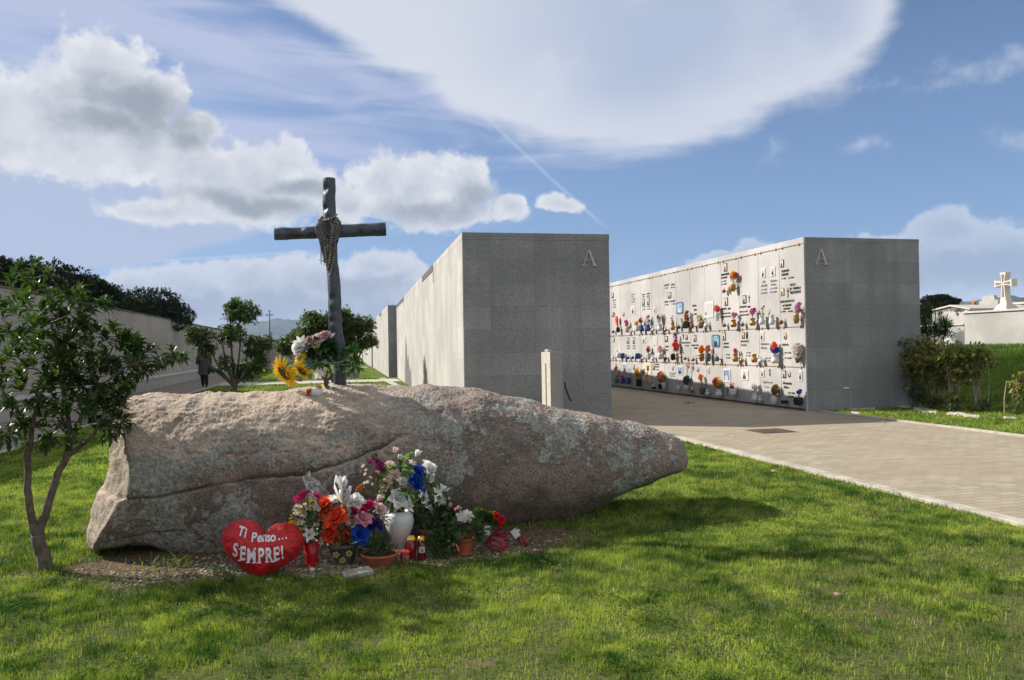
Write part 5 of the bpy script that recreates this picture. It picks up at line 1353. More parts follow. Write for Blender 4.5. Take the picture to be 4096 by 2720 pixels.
word([(c,)+LP(x, y)+(r,) for c, x, y, r in (('S', 205, 780, -.08), ('E', 251, 795, -.05), ('M', 305, 803, -.02), ('P', 363, 802, .02), ('R', 409, 800, .03), ('E', 453, 797, .05), ('!', 488, 790, .06))], krad(100, YH)*1.0, .0030, .62, WP)
word([(c,)+LP(x, y)+(r,) for c, x, y, r in (('T', 234, 660, -.25), ('i', 262, 668, -.2), ('P', 315, 690, -.1), ('e', 350, 694, 0), ('n', 378, 692, 0), ('s', 405, 690, .05), ('o', 432, 688, .1), ('.', 466, 682, .05), ('.', 486, 680, .05), ('.', 507, 678, .05))], krad(62, YH), .0020, .85, WP)
def serif_bars(lst):
    b = MB()
    for (px, py, w, h) in lst:
        x, z = LP(px, py); w_ = krad(w, YH)/2; h_ = krad(h, YH)/2
        hh = bvH.ray_cast(Vector((x, -1, z)), Vector((0, 1, 0)))
        if hh[0]: y = hh[0].y-.005; b.box(x-w_, x+w_, y, y+.002, z-h_, z+h_)
    q = b.build('lettering', WP, o)
serif_bars([(237, 799, 20, 6), (237, 732, 16, 5), (286, 806, 20, 6), (322, 806, 20, 6), (352, 806, 22, 6), (398, 803, 22, 6), (440, 801, 18, 6), (428, 803, 14, 6), (268, 733, 6, 14), (470, 738, 6, 14)])
LETT = [c for c in o.children if c.name.startswith('lettering')]

# --- back planter with white roses
Yb = 5.28
urnY = 5.16
pot_o, ptop = pot('planter', 'wide terracotta planter standing behind the white urn against the boulder', 1362, 600, 700, 176, 120, TERR2, Yb, cat='flower pot')
bouquet('potted_roses', 'dark green plant with white roses and a calla in the wide terracotta planter', 'bouquet', ptop,
        [('rose', 1410, 372, 27, 'white'), ('lily', 1448, 378, 20, 'white'), ('rose', 1418, 442, 29, 'white'), ('calla', 1362, 480, 40, 'white'), ('small', 1388, 468, 14, 'cream'), ('small', 1330, 420, 16, 'white'), ('small', 1470, 430, 9, 'white'), ('small', 1478, 470, 8, 'pink')],
        [(1370, 520, 110, 80, 260, .12), (1400, 440, 80, 60, 70, .25), (1460, 540, 40, 50, 40, .3)], Y=5.22, ls=.07, lw=.03)
# --- white urn with the big bouquet
b0 = kp(1178, 790, urnY); wu = krad(84, urnY); zt_ = kp(1178, 505, urnY).z
pr = [(0.001, .0), (wu*.50, 0), (wu*.52, .012), (wu*.30, .04), (wu*.34, zt_*.16), (wu*.62, zt_*.36), (wu*.90, zt_*.60), (wu*1.0, zt_*.76), (wu*.94, zt_*.90), (wu*.76, zt_*.965), (wu*.70, zt_*.99), (wu*.74, zt_), (wu*.66, zt_), (wu*.6, zt_*.93)]
lathe_thing('white_urn', 'tall white ceramic urn holding the big white and blue bouquet', 'urn', (b0.x, urnY, 0), pr, plain('glazed_white', (.60, .60, .585), .30, var=.04, scale=3, spec=.5), n=40)
bouquet('tall_bouquet', 'tall artificial bouquet of white, blue and plum flowers rising from the white urn', 'bouquet', (b0.x, urnY, zt_-.03),
        [('bud', 1153, 158, 23, 'palepink'), ('bud', 1280, 175, 25, 'white'), ('bud', 1178, 195, 18, 'white'), ('bud', 1212, 205, 18, 'cream'), ('lily', 1255, 220, 30, 'white'),
         ('rose', 1120, 228, 24, 'palepink'), ('rose', 1150, 288, 30, 'palepink'), ('rose', 1095, 335, 34, 'cream'), ('rose', 1200, 330, 28, 'white'), ('rose', 1178, 428, 50, 'white', -.04), ('lily', 1238, 480, 38, 'white', -.02),
         ('rose', 1358, 250, 42, 'white'), ('bud', 1380, 258, 20, 'white'), ('rose', 1358, 302, 30, 'white'), ('rose', 1325, 425, 36, 'white', .05), ('rose', 1292, 268, 34, 'blue', -.04), ('rose', 1280, 335, 47, 'blue', -.06), ('mum', 1325, 385, 20, 'blue'), ('small', 1308, 245, 16, 'purple'), ('lily', 1090, 375, 24, 'palepink'),
         ('mum', 1025, 195, 20, 'plum'), ('mum', 1060, 235, 28, 'plum'), ('mum', 998, 217, 18, 'plum'), ('mum', 1030, 285, 20, 'plum'), ('mum', 1075, 262, 20, 'plum'), ('mum', 1045, 210, 18, 'plum'),
         ('small', 960, 240, 12, 'cream'), ('small', 978, 262, 10, 'cream'), ('small', 972, 288, 10, 'cream'), ('small', 985, 335, 12, 'cream'), ('small', 1003, 310, 10, 'cream'), ('small', 968, 340, 10, 'cream'), ('small', 1018, 345, 10, 'cream'),
         ('mum', 940, 362, 15, 'rust'), ('mum', 958, 378, 14, 'rust'), ('mum', 925, 375, 12, 'rust'), ('small', 1068, 330, 14, 'rust'), ('small', 1068, 365, 12, 'yellow'), ('small', 1130, 180, 12, 'teal'), ('small', 1175, 480, 22, 'yellowgreen'), ('small', 1118, 478, 20, 'cream'), ('small', 1150, 495, 18, 'white')],
        [(1180, 330, 110, 90, 120, .3), (1130, 420, 70, 60, 60, .2), (1050, 250, 60, 60, 30, .2), (1330, 330, 50, 80, 40, .3)], Y=5.10, ls=.06, lw=.028)
L = Leaves()
for (px, py, dx, dz) in ((1200, 205, .5, .6), (1185, 245, .9, .05), (1165, 240, -.8, .3), (1110, 275, -.2, 1), (1105, 280, .6, .2), (1228, 268, .7, -.2), (1240, 400, .5, -.8), (1225, 395, -.6, -.5), (1222, 200, .3, .9), (1060, 290, -.4, .4), (1065, 395, .4, -.7), (1180, 210, .6, .5), (1230, 270, -.7, .2), (1235, 190, .4, .7)):
    L.leaf(kp(px, py, 5.03), Vector((dx, -.35, dz)), .055, .030, rnd.random(), droop=.1)
q = L.build('plastic_leaves', BRIGHT); put(q, bpy.data.objects['tall_bouquet'])
# --- cellophane sheet behind
CELL = bpy.data.materials.new('cellophane'); CELL.use_nodes = True
t = NT(CELL.node_tree); bb = t.n['Principled BSDF']; bb.inputs['Base Color'].default_value = (.75, .78, .80, 1); bb.inputs['Roughness'].default_value = .18; bb.inputs['Alpha'].default_value = .17; bb.inputs['Specular IOR Level'].default_value = .8
t.link(t.ramp(t.noise(t.new('ShaderNodeTexCoord').outputs['Object'], 22, 4, .7), .35, .7, .06, .36), bb.inputs['Alpha'])
def crumple(name, quad, Y, m, amp=.02, n=12, seed=0, sm=False):
    vs = []; fs = []
    for j in range(n+1):
        for i in range(n+1):
            u, v = i/n, j/n; a = Vector(quad[0]).lerp(Vector(quad[1]), u); b_ = Vector(quad[3]).lerp(Vector(quad[2]), u); p = a.lerp(b_, v)
            q = kp(p.x, p.y, Y); vs.append(q+Vector((amp*fbm(u*4, v*4, seed), amp*1.6*fbm(u*5, v*5, seed+3), amp*.6*fbm(u*4, v*6, seed+7))))
    for j in range(n):
        for i in range(n): fs.append((j*(n+1)+i, j*(n+1)+i+1, (j+1)*(n+1)+i+1, (j+1)*(n+1)+i))
    b = MB(); b.add(vs, fs, smooth=sm); return b.build(name, m)
x = crumple('cellophane', [(600, 320), (640, 262), (790, 440), (640, 440)], 5.16, CELL, .03)
tag(x, 'crumpled clear cellophane standing up behind the coral and white flowers', 'cellophane')

# --- red vase with mixed bouquet
Yv = 5.02
rvx = kp(660, 860, Yv)
lathe_thing('red_vase', 'slim glossy red vase directly right of the heart cushion', 'vase', (rvx.x, Yv, 0),
            [(.001, 0), (krad(30, Yv), 0), (krad(32, Yv), .01), (krad(34, Yv), kp(660, 740, Yv).z*.6), (krad(46, Yv), kp(660, 680, Yv).z), (krad(42, Yv), kp(660, 680, Yv).z), (krad(30, Yv), .08)], plain('glossy_red', (.42, .012, .015), .25, var=.05))
bouquet('mixed_bouquet', 'bouquet of cream, yellow and pink blossoms in the red vase', 'bouquet', (rvx.x, Yv, kp(660, 690, Yv).z-.02),
        [('mum', 580, 425, 27, 'magenta'), ('mum', 606, 405, 24, 'magenta'), ('mum', 636, 392, 16, 'magenta'), ('mum', 695, 414, 22, 'magenta'),
         ('rose', 578, 487, 24, 'cream'), ('rose', 632, 478, 26, 'cream'), ('rose', 608, 518, 22, 'cream'), ('rose', 664, 462, 22, 'cream'), ('rose', 560, 530, 20, 'cream'), ('rose', 690, 485, 22, 'white'),
         ('small', 660, 448, 18, 'yellow'), ('small', 655, 482, 14, 'yellow'), ('lily', 542, 578, 34, 'yellow'), ('lily', 568, 610, 28, 'yellow'), ('lily', 548, 552, 22, 'yellow'), ('lily', 592, 572, 26, 'white'), ('lily', 606, 600, 22, 'cream'), ('rose', 573, 545, 18, 'palepink'),
         ('lily', 648, 645, 42, 'white', -.03), ('lily', 688, 622, 26, 'cream'), ('lily', 618, 660, 22, 'white'), ('lily', 715, 690, 20, 'white'), ('rose', 690, 600, 20, 'cream')],
        [(640, 570, 80, 100, 190, .2), (600, 640, 50, 40, 50, .45), (700, 540, 50, 60, 60, .1)], Y=4.99, ls=.05, lw=.02)
# --- coral roses in the dark green pot
po, pt_ = pot('painted_pot', 'dark green painted pot with faint flower motifs, holding coral roses', 848, 692, 840, 178, 110, plain('dark_green_glaze', (.075, .085, .07), .55, var=.25, scale=20), 5.03)
for (px, py) in ((802, 768), (880, 760), (842, 800)):
    b = MB(); c = kp(px, py, 4.90)-Vector(po.location)
    for k in range(5): a = k*1.256; b.ball(c+Vector((math.cos(a)*.013, 0, math.sin(a)*.013)), .009, sc=(1, .35, 1), n=6, m=4)
    b.build('flower_motif', plain('motif_paint', (.30, .24, .05), .6), po)
bouquet('coral_bouquet', 'bouquet of coral and orange roses with white and pink blooms in dark green pot', 'bouquet', pt_-Vector((0, 0, .02)),
        [('rose', 728, 452, 30, 'coral'), ('mum', 758, 468, 18, 'coral'), ('rose', 720, 502, 26, 'coral'), ('rose', 795, 540, 62, 'coral', -.05), ('rose', 760, 635, 48, 'coral', -.03), ('lily', 785, 600, 24, 'coral'),
         ('mum', 880, 605, 24, 'orange'), ('mum', 862, 640, 20, 'orange'), ('mum', 830, 662, 20, 'orange'), ('mum', 872, 682, 22, 'orange'), ('mum', 795, 682, 20, 'orange'), ('mum', 890, 572, 14, 'orange'), ('mum', 843, 690, 16, 'orange'), ('mum', 800, 590, 16, 'orange'), ('mum', 852, 615, 16, 'orange'), ('mum', 900, 650, 15, 'orange'),
         ('rose', 778, 442, 34, 'white', .03), ('rose', 918, 442, 46, 'white', 0), ('rose', 846, 492, 34, 'white', .02), ('rose', 900, 562, 34, 'white'), ('lily', 822, 425, 20, 'yellow'), ('small', 855, 470, 14, 'yellow'), ('rose', 868, 512, 22, 'white'),
         ('mum', 990, 470, 34, 'magenta'), ('mum', 935, 500, 36, 'magenta'), ('mum', 1008, 455, 24, 'magenta'), ('mum', 905, 512, 22, 'magenta'), ('mum', 965, 490, 24, 'magenta'), ('rose', 965, 548, 46, 'pink', -.03),
         ('bud', 1055, 440, 24, 'palepink'), ('rose', 1068, 492, 38, 'palepink'), ('small', 1040, 460, 16, 'pink'), ('lily', 1082, 548, 30, 'white'),
         ('mum', 1048, 572, 34, 'purple'), ('mum', 1070, 600, 22, 'purple'), ('mum', 1020, 565, 22, 'purple'), ('rose', 1008, 592, 28, 'blue'), ('rose', 950, 642, 49, 'blue', -.06), ('small', 985, 665, 16, 'purple'), ('small', 975, 710, 14, 'purple')],
        [(840, 580, 110, 90, 220, .12), (1000, 580, 90, 70, 110, .12), (760, 560, 60, 90, 60, .15), (930, 690, 70, 40, 60, .1)], Y=4.99, ls=.05, lw=.022)
# white satin bow
x = crumple('white_bow', [(805, 310), (862, 308), (885, 455), (835, 460)], 5.00, PET('satin', (.82, .81, .80), .45), .028, 14, 2, True)
tag(x, 'tall crumpled white satin bow standing above the coral roses', 'bow')
b = MB()
for (pp) in ([(842, 400), (820, 330), (798, 305), (792, 360), (815, 420), (842, 450)], [(842, 430), (866, 350), (858, 308), (842, 318), (838, 400), (842, 450)], [(850, 440), (885, 400), (895, 375), (878, 372), (855, 410), (846, 450)]):
    P_ = [kp(px, py, 4.97) for px, py in pp]; W_ = Vector((.004, .045, .006))
    vs = []; 
    for p in P_: vs += [p-W_, p+W_]
    b.add(vs, [(2*i, 2*i+2, 2*i+3, 2*i+1) for i in range(len(P_)-1)])
q = b.build('ribbon_loop', PET('satin', (0, 0, 0))); q.parent = x
# --- terracotta bowl with rosemary
po, pt_ = pot('terracotta_bowl', 'wide terracotta bowl of rosemary in front of the white urn', 1062, 752, 848, 214, 150, TERR, 4.93)
def spiky(name, label, base, regs, Y, n, ln, m=SPIKE, w=.005, kl=.03):
    o = empty(name, base, label, 'plant'); L = Leaves(); sb = MB(); base = Vector(base)
    for k in range(n):
        px, py, rx, ry = regs[k % len(regs)]; p = kp(px+rnd.uniform(-rx, rx), py+rnd.uniform(-ry, ry), Y+rnd.uniform(-.06, .06)); b0 = base+Vector((rnd.uniform(-.07, .07), rnd.uniform(-.05, .05), -.01))
        sb.tube([b0, b0.lerp(p, .5)+Vector((0, 0, .01)), p], .0018, 4, cap=False)
        for j in range(ln):
            q = b0.lerp(p, .25+.75*j/ln); a = rnd.random()*6.28; L.leaf(q, Vector((math.cos(a), math.sin(a), 1.0)), kl*rnd.uniform(.7, 1.2), w, rnd.random(), droop=.05)
    q = sb.build('stems', STEM); put(q, o); q = L.build('foliage', m); put(q, o); return o
spiky('rosemary', 'grey green rosemary plant growing in the terracotta bowl', pt_-Vector((0, 0, .01)), [(1010, 700, 45, 30), (1060, 680, 60, 40), (1120, 700, 45, 40), (1140, 740, 30, 30), (1010, 740, 30, 20), (1070, 640, 30, 20)], 4.93, 70, 16)
# --- herb and kalanchoe
def leafy(name, label, base, regs, Y, n, ls, lw, tint, m=GLEAF):
    o = empty(name, base, label, 'plant'); L = Leaves(); sb = MB(); base = Vector(base)
    for k in range(n):
        px, py, rx, ry = regs[k % len(regs)]; a = rnd.random()*6.28; s = math.sqrt(rnd.random()); p = kp(px+math.cos(a)*rx*s, py+math.sin(a)*ry*s, Y+rnd.uniform(-.06, .05))
        if k % 4 == 0: sb.tube([base, base.lerp(p, .6)+Vector((0, 0, .01)), p], .0018, 4, cap=False)
        L.leaf(p, Vector((math.cos(a), rnd.uniform(-.8, 0), -math.sin(a)*.5+.4)), ls*rnd.uniform(.7, 1.3), lw*rnd.uniform(.8, 1.2), max(0, min(1, rnd.gauss(tint, .2))))
    q = sb.build('stems', STEM); put(q, o); q = L.build('foliage', m); put(q, o); return o
hb = kp(1420, 800, 4.98)
leafy('herb_plant', 'low bushy green herb growing on the gravel right of the tall red candles', (hb.x, 4.98, 0), [(1420, 720, 80, 75), (1380, 690, 45, 50), (1470, 690, 40, 50), (1420, 650, 50, 30)], 4.98, 420, .032, .02, .45)
po, pt_ = pot('small_terracotta_pot', 'small terracotta pot on a saucer with the white flowering plant', 1560, 662, 750, 116, 84, TERR, 5.04, saucer=True)
leafy('flowering_plant', 'broad-leaved plant with a cluster of tiny white flowers in the small terracotta pot', pt_, [(1490, 600, 40, 30), (1640, 610, 40, 28), (1560, 640, 70, 30), (1600, 670, 30, 18), (1500, 560, 30, 20), (1570, 600, 50, 30)], 5.0, 46, .075, .058, .35)
bq = bpy.data.objects['flowering_plant']
for k in range(26):
    a = k*2.4; s = math.sqrt(k/26.0); b = MB(); p = kp(1566+math.cos(a)*50*s, 540+math.sin(a)*36*s, 4.98)
    flower_mesh(b, 'small', p, (math.cos(a)*.4*s, -.8, .5), krad(11, 5), 0, 1); q = b.build('blossom', [PET('white', PC['white']), PET('yellow', PC['yellow'])]); put(q, bq)
for (px, py) in ((1525, 487), (1532, 532), (1510, 498), (1478, 470)):
    b = MB(); flower_mesh(b, 'mum', kp(px, py, 5.05), (0, -1, .4), krad(11, 5), 0); q = b.build('pink_blossom', PET('pink', PC['pink'])); put(q, bq)
# --- grave candles
REDG = plain('red_plastic_glass', (.16, .006, .008), .15, var=.1, spec=.7); GOLD = plain('gold_foil', (.70, .42, .08), .35, metal=.7, var=.15); LBL = plain('paper_label', (.60, .60, .60), .6); RLID = plain('red_lid', (.60, .03, .03), .4)
def candle(px, ytop, ybot, w, Y, label, gold=True, lab=None):
    p = kp(px, ybot, Y); h = kp(px, ytop, Y).z; r = krad(w/2, Y); o = empty('grave_candle', (p.x, Y, 0), label, 'candle', 'red grave candles'); hb_ = h*(.80 if gold else .80)
    b = MB(); b.lathe([(.001, 0), (r*.9, 0), (r, .006), (r, hb_*.9), (r*.85, hb_*.96), (r*.8, hb_)], 24, cap=False); b.build('glass_body', REDG, o)
    b = MB()
    if gold:
        b.lathe([(r*.95, hb_), (r*1.0, hb_+.004), (r*1.0, h*.90), (r*.82, h*.94), (r*.80, h*.985), (r*.6, h), (.001, h)], 24, cap=False); b.build('lid', GOLD, o)
        for k in range(8):
            a = k*.785; b = MB(); b.box(-.003, .003, -.001, .001, -.006, .006, M=Matrix.Translation((math.cos(a)*r, math.sin(a)*r, (hb_+h*.9)/2)) @ Matrix.Rotation(a+1.57, 4, 'Z')); b.build('vent_slot', JOINT, o)
    else:
        b.lathe([(r*.95, hb_), (r*.97, hb_+.01), (r*.6, h*.90), (r*.22, h*.93), (r*.18, h), (.001, h)], 24, cap=False); b.build('lid', RLID, o)
    if lab:
        b = MB(); vs = []; z0, z1 = lab
        for i in range(7): a = -math.pi/2-.75+i*.25; vs += [(math.cos(a)*(r+.0012), math.sin(a)*(r+.0012), h*z0), (math.cos(a)*(r+.0012), math.sin(a)*(r+.0012), h*z1)]
        b.add(vs, [(2*i, 2*i+2, 2*i+3, 2*i+1) for i in range(6)]); l = b.build('paper_label', LBL if gold else plain('dull_label', (.30, .12, .10), .6), o)
        b = MB()
        for i in range(4): b.box(-r*.4, r*.35-.004*i, -r-.004, -r-.0025, h*(z0+(z1-z0)*(.2+.18*i)), h*(z0+(z1-z0)*(.2+.18*i))+.0025)
        q = b.build('print', JOINT, l)
candle(1212, 738, 825, 56, 4.92, 'short dark red candle jar with pointed red lid, leftmost of the three', False, (.12, .62))
candle(1250, 655, 822, 48, 4.98, 'tall red candle with gold lid between the short jar and the labelled candle', True)
candle(1310, 655, 818, 48, 4.96, 'tall red candle with gold lid and a white paper label', True, (.36, .60))
# --- film-wrapped bouquets lying on the right
FILM = bpy.data.materials.new('dark_red_film'); FILM.use_nodes = True; bb = FILM.node_tree.nodes['Principled BSDF']; bb.inputs['Base Color'].default_value = (.20, .012, .022, 1); bb.inputs['Roughness'].default_value = .22; bb.inputs['Alpha'].default_value = .88
def wrapped(label, apex, wide, Y, fl, lv, tagp, rz=0, group='film wrapped bouquets'):
    o = empty('wrapped_bouquet', kp(wide[1][0], wide[1][1], Y), label, 'bouquet', group)
    A = [kp(x, y, Y) for x, y in apex]; W_ = [kp(x, y, Y) for x, y in wide]
    b = MB(); n = 14; vs = []; fs = []
    for j in range(11):
        f = j/10; a = A[0].lerp(W_[0], f); c = A[1].lerp(W_[1], f); m_ = (a+c)/2; h = (c-a)/2; r = h.length
        for k in range(n):
            t_ = 2*math.pi*k/n; q = m_+h*math.cos(t_)+Vector((0, -1, 0))*math.sin(t_)*r*.55; q = q*1.0+Vector((0, 0, .0))+Vector((fbm(f*6, k*1.3, 3), fbm(f*6, k*1.3, 5), fbm(f*5, k, 7)))*.012
            q.z = max(.004, q.z); vs.append(q)
    for j in range(10):
        for k in range(n): fs.append((j*n+k, j*n+(k+1) % n, (j+1)*n+(k+1) % n, (j+1)*n+k))
    b.add(vs, fs, smooth=False); q = b.build('film_wrap', FILM); put(q, o)
    for (kind, px, py, r, c) in fl:
        b = MB(); flower_mesh(b, kind, kp(px, py, Y-.05), (rnd.uniform(-.4, .4), -1, .5), krad(r, Y), 0); q = b.build('rose' if kind == 'rose' else 'tulip', PET(c, PC[c])); put(q, o)
    L = Leaves()
    for (px, py, rx, ry, n_, tint) in lv:
        for k in range(n_):
            a = rnd.random()*6.28; p = kp(px+math.cos(a)*rx*rnd.random(), py+math.sin(a)*ry*rnd.random(), Y+rnd.uniform(-.04, .04)); L.leaf(p, Vector((-.8+rnd.uniform(-.3, .5), -.3, .5+rnd.uniform(-.4, .4))), .09*rnd.uniform(.6, 1.2), .016, max(0, min(1, rnd.gauss(tint, .2))))
    if L.v: q = L.build('leaves', GLEAF); put(q, o)
    if tagp:
        px, py, a = tagp; c = kp(px, py, Y-.08); b = MB(); b.box(-.022, .022, -.001, .001, -.030, .030, M=Matrix.Translation(c) @ Matrix.Rotation(a, 4, 'Y')); q = b.build('paper_tag', LBL); put(q, o)
        b2 = MB(); b2.tube([c+Vector((-.004, -.004, .01)), c+Vector((.006, -.004, .004)), c+Vector((.001, -.004, -.008))], .0012, 4); q2 = b2.build('print', JOINT); q2.parent = q; q2.matrix_parent_inverse = Matrix.Translation(-o.location)
    return o
wrapped('withered rose bouquet in dark red film lying in front, with a small white tag', [(1755, 610), (1810, 640)], [(1672, 700), (1835, 762)], 5.06,
        [('rose', 1750, 540, 22, 'red'), ('rose', 1780, 560, 22, 'red'), ('rose', 1772, 590, 15, 'red'), ('bud', 1668, 505, 12, 'rust'), ('bud', 1735, 520, 12, 'orange')],
        [(1700, 545, 60, 40, 60, .5), (1760, 580, 60, 40, 50, .4), (1800, 600, 35, 25, 24, .5), (1670, 520, 30, 20, 16, .8)], (1695, 622, .15))
wrapped('slim dark red film wrapped bouquet lying farthest right, with a printed white tag', [(1828, 602), (1858, 625)], [(1905, 722), (1955, 690)], 5.12,
        [('small', 1880, 622, 9, 'white'), ('small', 1872, 635, 8, 'white'), ('bud', 1800, 560, 12, 'red')], [(1815, 590, 25, 15, 14, .4)], (1862, 640, -.6))
# --- flat stone tile, pebbles, weeds near the foot
p = kp(930, 878, 4.72); pz = G(*K(930, 890)); 
o = tag(MB().build('stone_tile', LETTER), 'flat pale stone tile lying on the gravel in front of the pots', 'stone tile'); b = MB(); b.box(-.085, .085, -.055, .055, .0, .026, bevel=.003); o.data = (lambda m: m)(b.build('t', plain('tile_stone', (.34, .32, .27), .9, var=.2, scale=30, bump=.3)).data); bpy.data.objects.remove(bpy.data.objects['t']); o.data.name = 'stone_tile'
o.location = (pz.x, pz.y, .004); o.rotation_euler = (R_(2), R_(-4), R_(14))
wp = G(*K(105, 880)); leafy('weed', 'small pale green weed on the soil left of the heart cushion', (wp.x, wp.y, 0), [(100, 855, 35, 22), (125, 870, 22, 14)], wp.y, 40, .028, .02, .9, BRIGHT if False else leaf_mat('weed_leaf', (.07, .11, .05), (.2, .26, .14), .6, .2, .3))
for (px, py, r, lb) in ((405, 912, 14, 'small white stone lying against the tip of the heart cushion'), (663, 852, 18, 'crumpled white plastic bit at the foot of the red vase'), (665, 892, 12, 'small pale pink shell-like bit on the gravel before the red vase')):
    g_ = G(*K(px, py+r)); b = MB(); b.ball((0, 0, krad(r, 5)*.7), krad(r, 5), n=7, m=5, jit=.25, sc=(1.1, 1, .8)); tag(b.build('pebble', plain('chalk_white', (.55, .52, .48), .8) if r != 12 else PET('palepink', PC['palepink']), loc=(g_.x, g_.y, 0)), lb, 'pebble')
# green stalk leaning beside the cushion
b = MB(); b.tube([kp(610, 700, 4.95), kp(598, 770, 4.92), kp(605, 850, 4.90)], [.010, .014, .006], 6, flat=.3); q = b.build('wilted_leaf', plain('wilted_green', (.05, .08, .035), .6)); tag(q, 'long drooping green leaf between the heart cushion and the red vase', 'leaf')

# ------------------------------------------------------------------ flowers tied to the cross
K7 = crop(1080, 1300, .1913)
def cp7(x, y, dy=-.10): return PY(*K7(x, y), YX+dy)
S7 = .1913/FPX*6.15
GSTEM = plain('pale_green_stem', (.16, .20, .09), .6, var=.2)
def sunflower(cx, cy, r, n, stem, label, rr_=1.0):
    o = empty('sunflower', cp7(cx, cy), label, 'sunflower', 'sunflowers tied to the cross')
    b = MB(); n = Vector(n).normalized(); c = cp7(cx, cy); flower_mesh(b, 'sun', c, n, r*S7, 0, 1)
    q = b.build('flower_head', [plain('sun_petal', (.84, .56, .02), .5, var=.15, scale=40, trans=.25), plain('sun_disc', (.075, .055, .012), .9, var=.5, scale=80, bump=.5)]); put(q, o)
    b = MB(); b.lathe([(r*S7*.5, 0), (r*S7*.3, -.02), (.006, -.035)], 12, 0, Matrix.Translation(c) @ rotZ(n)); q = b.build('calyx', GSTEM); put(q, o)
    b = MB(); b.tube([c-n*.03]+[cp7(*s) for s in stem], .0065, 7); q = b.build('stem', GSTEM); put(q, o); return o
sunflower(300, 1000, 370, (-.72, -.42, -.52), [(420, 890), (800, 850), (1200, 800), (1790, 850)], 'large drooping sunflower, lowest and farthest left of those tied to the cross')
sunflower(670, 960, 250, (-.62, -.40, -.62), [(760, 880), (1100, 830), (1430, 800)], 'middle sunflower of those tied to the cross, hanging below the stems')
sunflower(620, 690, 175, (-.9, -.6, .35), [(700, 800), (1000, 790), (1400, 820), (1440, 950)], 'small upright sunflower above the stems tied to the cross')
b = MB()
for s in ([(780, 930), (1100, 850), (1380, 790), (1540, 770)], [(430, 850), (700, 830), (1000, 800), (1400, 790)], [(1320, 870), (1440, 960)], [(830, 740), (1050, 770), (1300, 790), (1500, 770)]):
    b.tube([cp7(x, y, -.115) for x, y in s], .005, 6)
tag(b.build('stem_bundle', GSTEM), 'bundle of bare pale green flower stems tied across the foot of the cross', 'flower stems')
L = Leaves()
for (x, y, tx, ty, w) in ((500, 750, 170, 840, .10), (600, 755, 950, 880, .09), (620, 740, 800, 770, .05), (860, 1090, 820, 1010, .05), (560, 1180, 660, 1070, .08), (800, 1130, 880, 1080, .05), (1050, 760, 1250, 800, .04)):
    a, c = cp7(x, y, -.13), cp7(tx, ty, -.13); d = c-a; L.leaf(a, d, d.length, w, rnd.random(), up=Vector((0, -1, .4)), droop=.1)
x = L.build('sunflower_leaves', leaf_mat('bluish_leaf', (.06, .13, .10), (.16, .26, .20), .5, .2, .3)); tag(x, 'broad bluish green sunflower leaves draped over the stems on the cross', 'leaves')
def cbunch(label, name, fl, lv, m=GLEAF, ls=.06):
    o = empty(name, cp7(fl[0][1], fl[0][2]), label, 'bouquet')
    for kind, px, py, r, c in fl:
        b = MB(); flower_mesh(b, kind, cp7(px, py), (rnd.uniform(-.5, .1), -1, rnd.uniform(0, .7)), r*S7, 0); q = b.build({'rose': 'rose', 'lily': 'lily', 'bud': 'rosebud', 'small': 'small_blossom', 'mum': 'carnation'}[kind], PET(c, PC[c])); put(q, o)
    L = Leaves()
    for (px, py, rx, ry, n_, tint) in lv:
        for k in range(n_):
            a = rnd.random()*6.28; s = math.sqrt(rnd.random()); L.leaf(cp7(px+math.cos(a)*rx*s, py+math.sin(a)*ry*s, -.05+rnd.uniform(-.05, .05)), Vector((math.cos(a), -.5, -math.sin(a)+.2)), ls*rnd.uniform(.7, 1.2), ls*.5, max(0, min(1, rnd.gauss(tint, .2))))
    q = L.build('leaves', m); put(q, o)
    b = MB(); b.tube([cp7(lv[0][0], lv[0][1]), cp7((lv[0][0]+1400)/2, lv[0][1]*.5+400), cp7(1400, 800)], .006, 5); q = b.build('stems', GSTEM); put(q, o)
cbunch('pale pink and cream rose bunch with dark leaves tied left of the cross post', 'pink_bouquet',
       [('lily', 650, 370, 165, 'white'), ('rose', 590, 480, 130, 'white'), ('lily', 720, 500, 120, 'white'), ('rose', 830, 350, 105, 'dullpink'), ('rose', 1010, 300, 115, 'palepink'), ('rose', 940, 400, 90, 'yellowgreen'), ('rose', 1170, 215, 95, 'dullpink'), ('rose', 1080, 220, 70, 'palepink'), ('small', 570, 590, 60, 'palepink'), ('small', 1215, 690, 40, 'white'), ('small', 1285, 670, 40, 'white'), ('small', 1240, 500, 28, 'white'), ('lily', 1010, 1020, 140, 'white'), ('lily', 1110, 1010, 90, 'palepink'), ('small', 730, 370, 40, 'magenta')],
       [(1000, 580, 280, 190, 330, .12), (1170, 430, 110, 90, 70, .6), (1080, 520, 120, 90, 60, .35), (900, 520, 170, 110, 110, .15)], ls=.075)
cbunch('small bunch of orange tulips with green leaves tied to the right side of the cross', 'tulip_bouquet',
       [('bud', 1830, 610, 42, 'orange'), ('bud', 1835, 740, 46, 'rust'), ('bud', 1800, 680, 30, 'orange')], [(1700, 680, 90, 120, 46, .6), (1780, 830, 70, 80, 26, .5), (1740, 560, 50, 60, 18, .7), (1700, 930, 60, 40, 8, .8)], BRIGHT if False else leaf_mat('tulip_leaf', (.02, .10, .02), (.08, .22, .04), .4, .25, .4), .07)
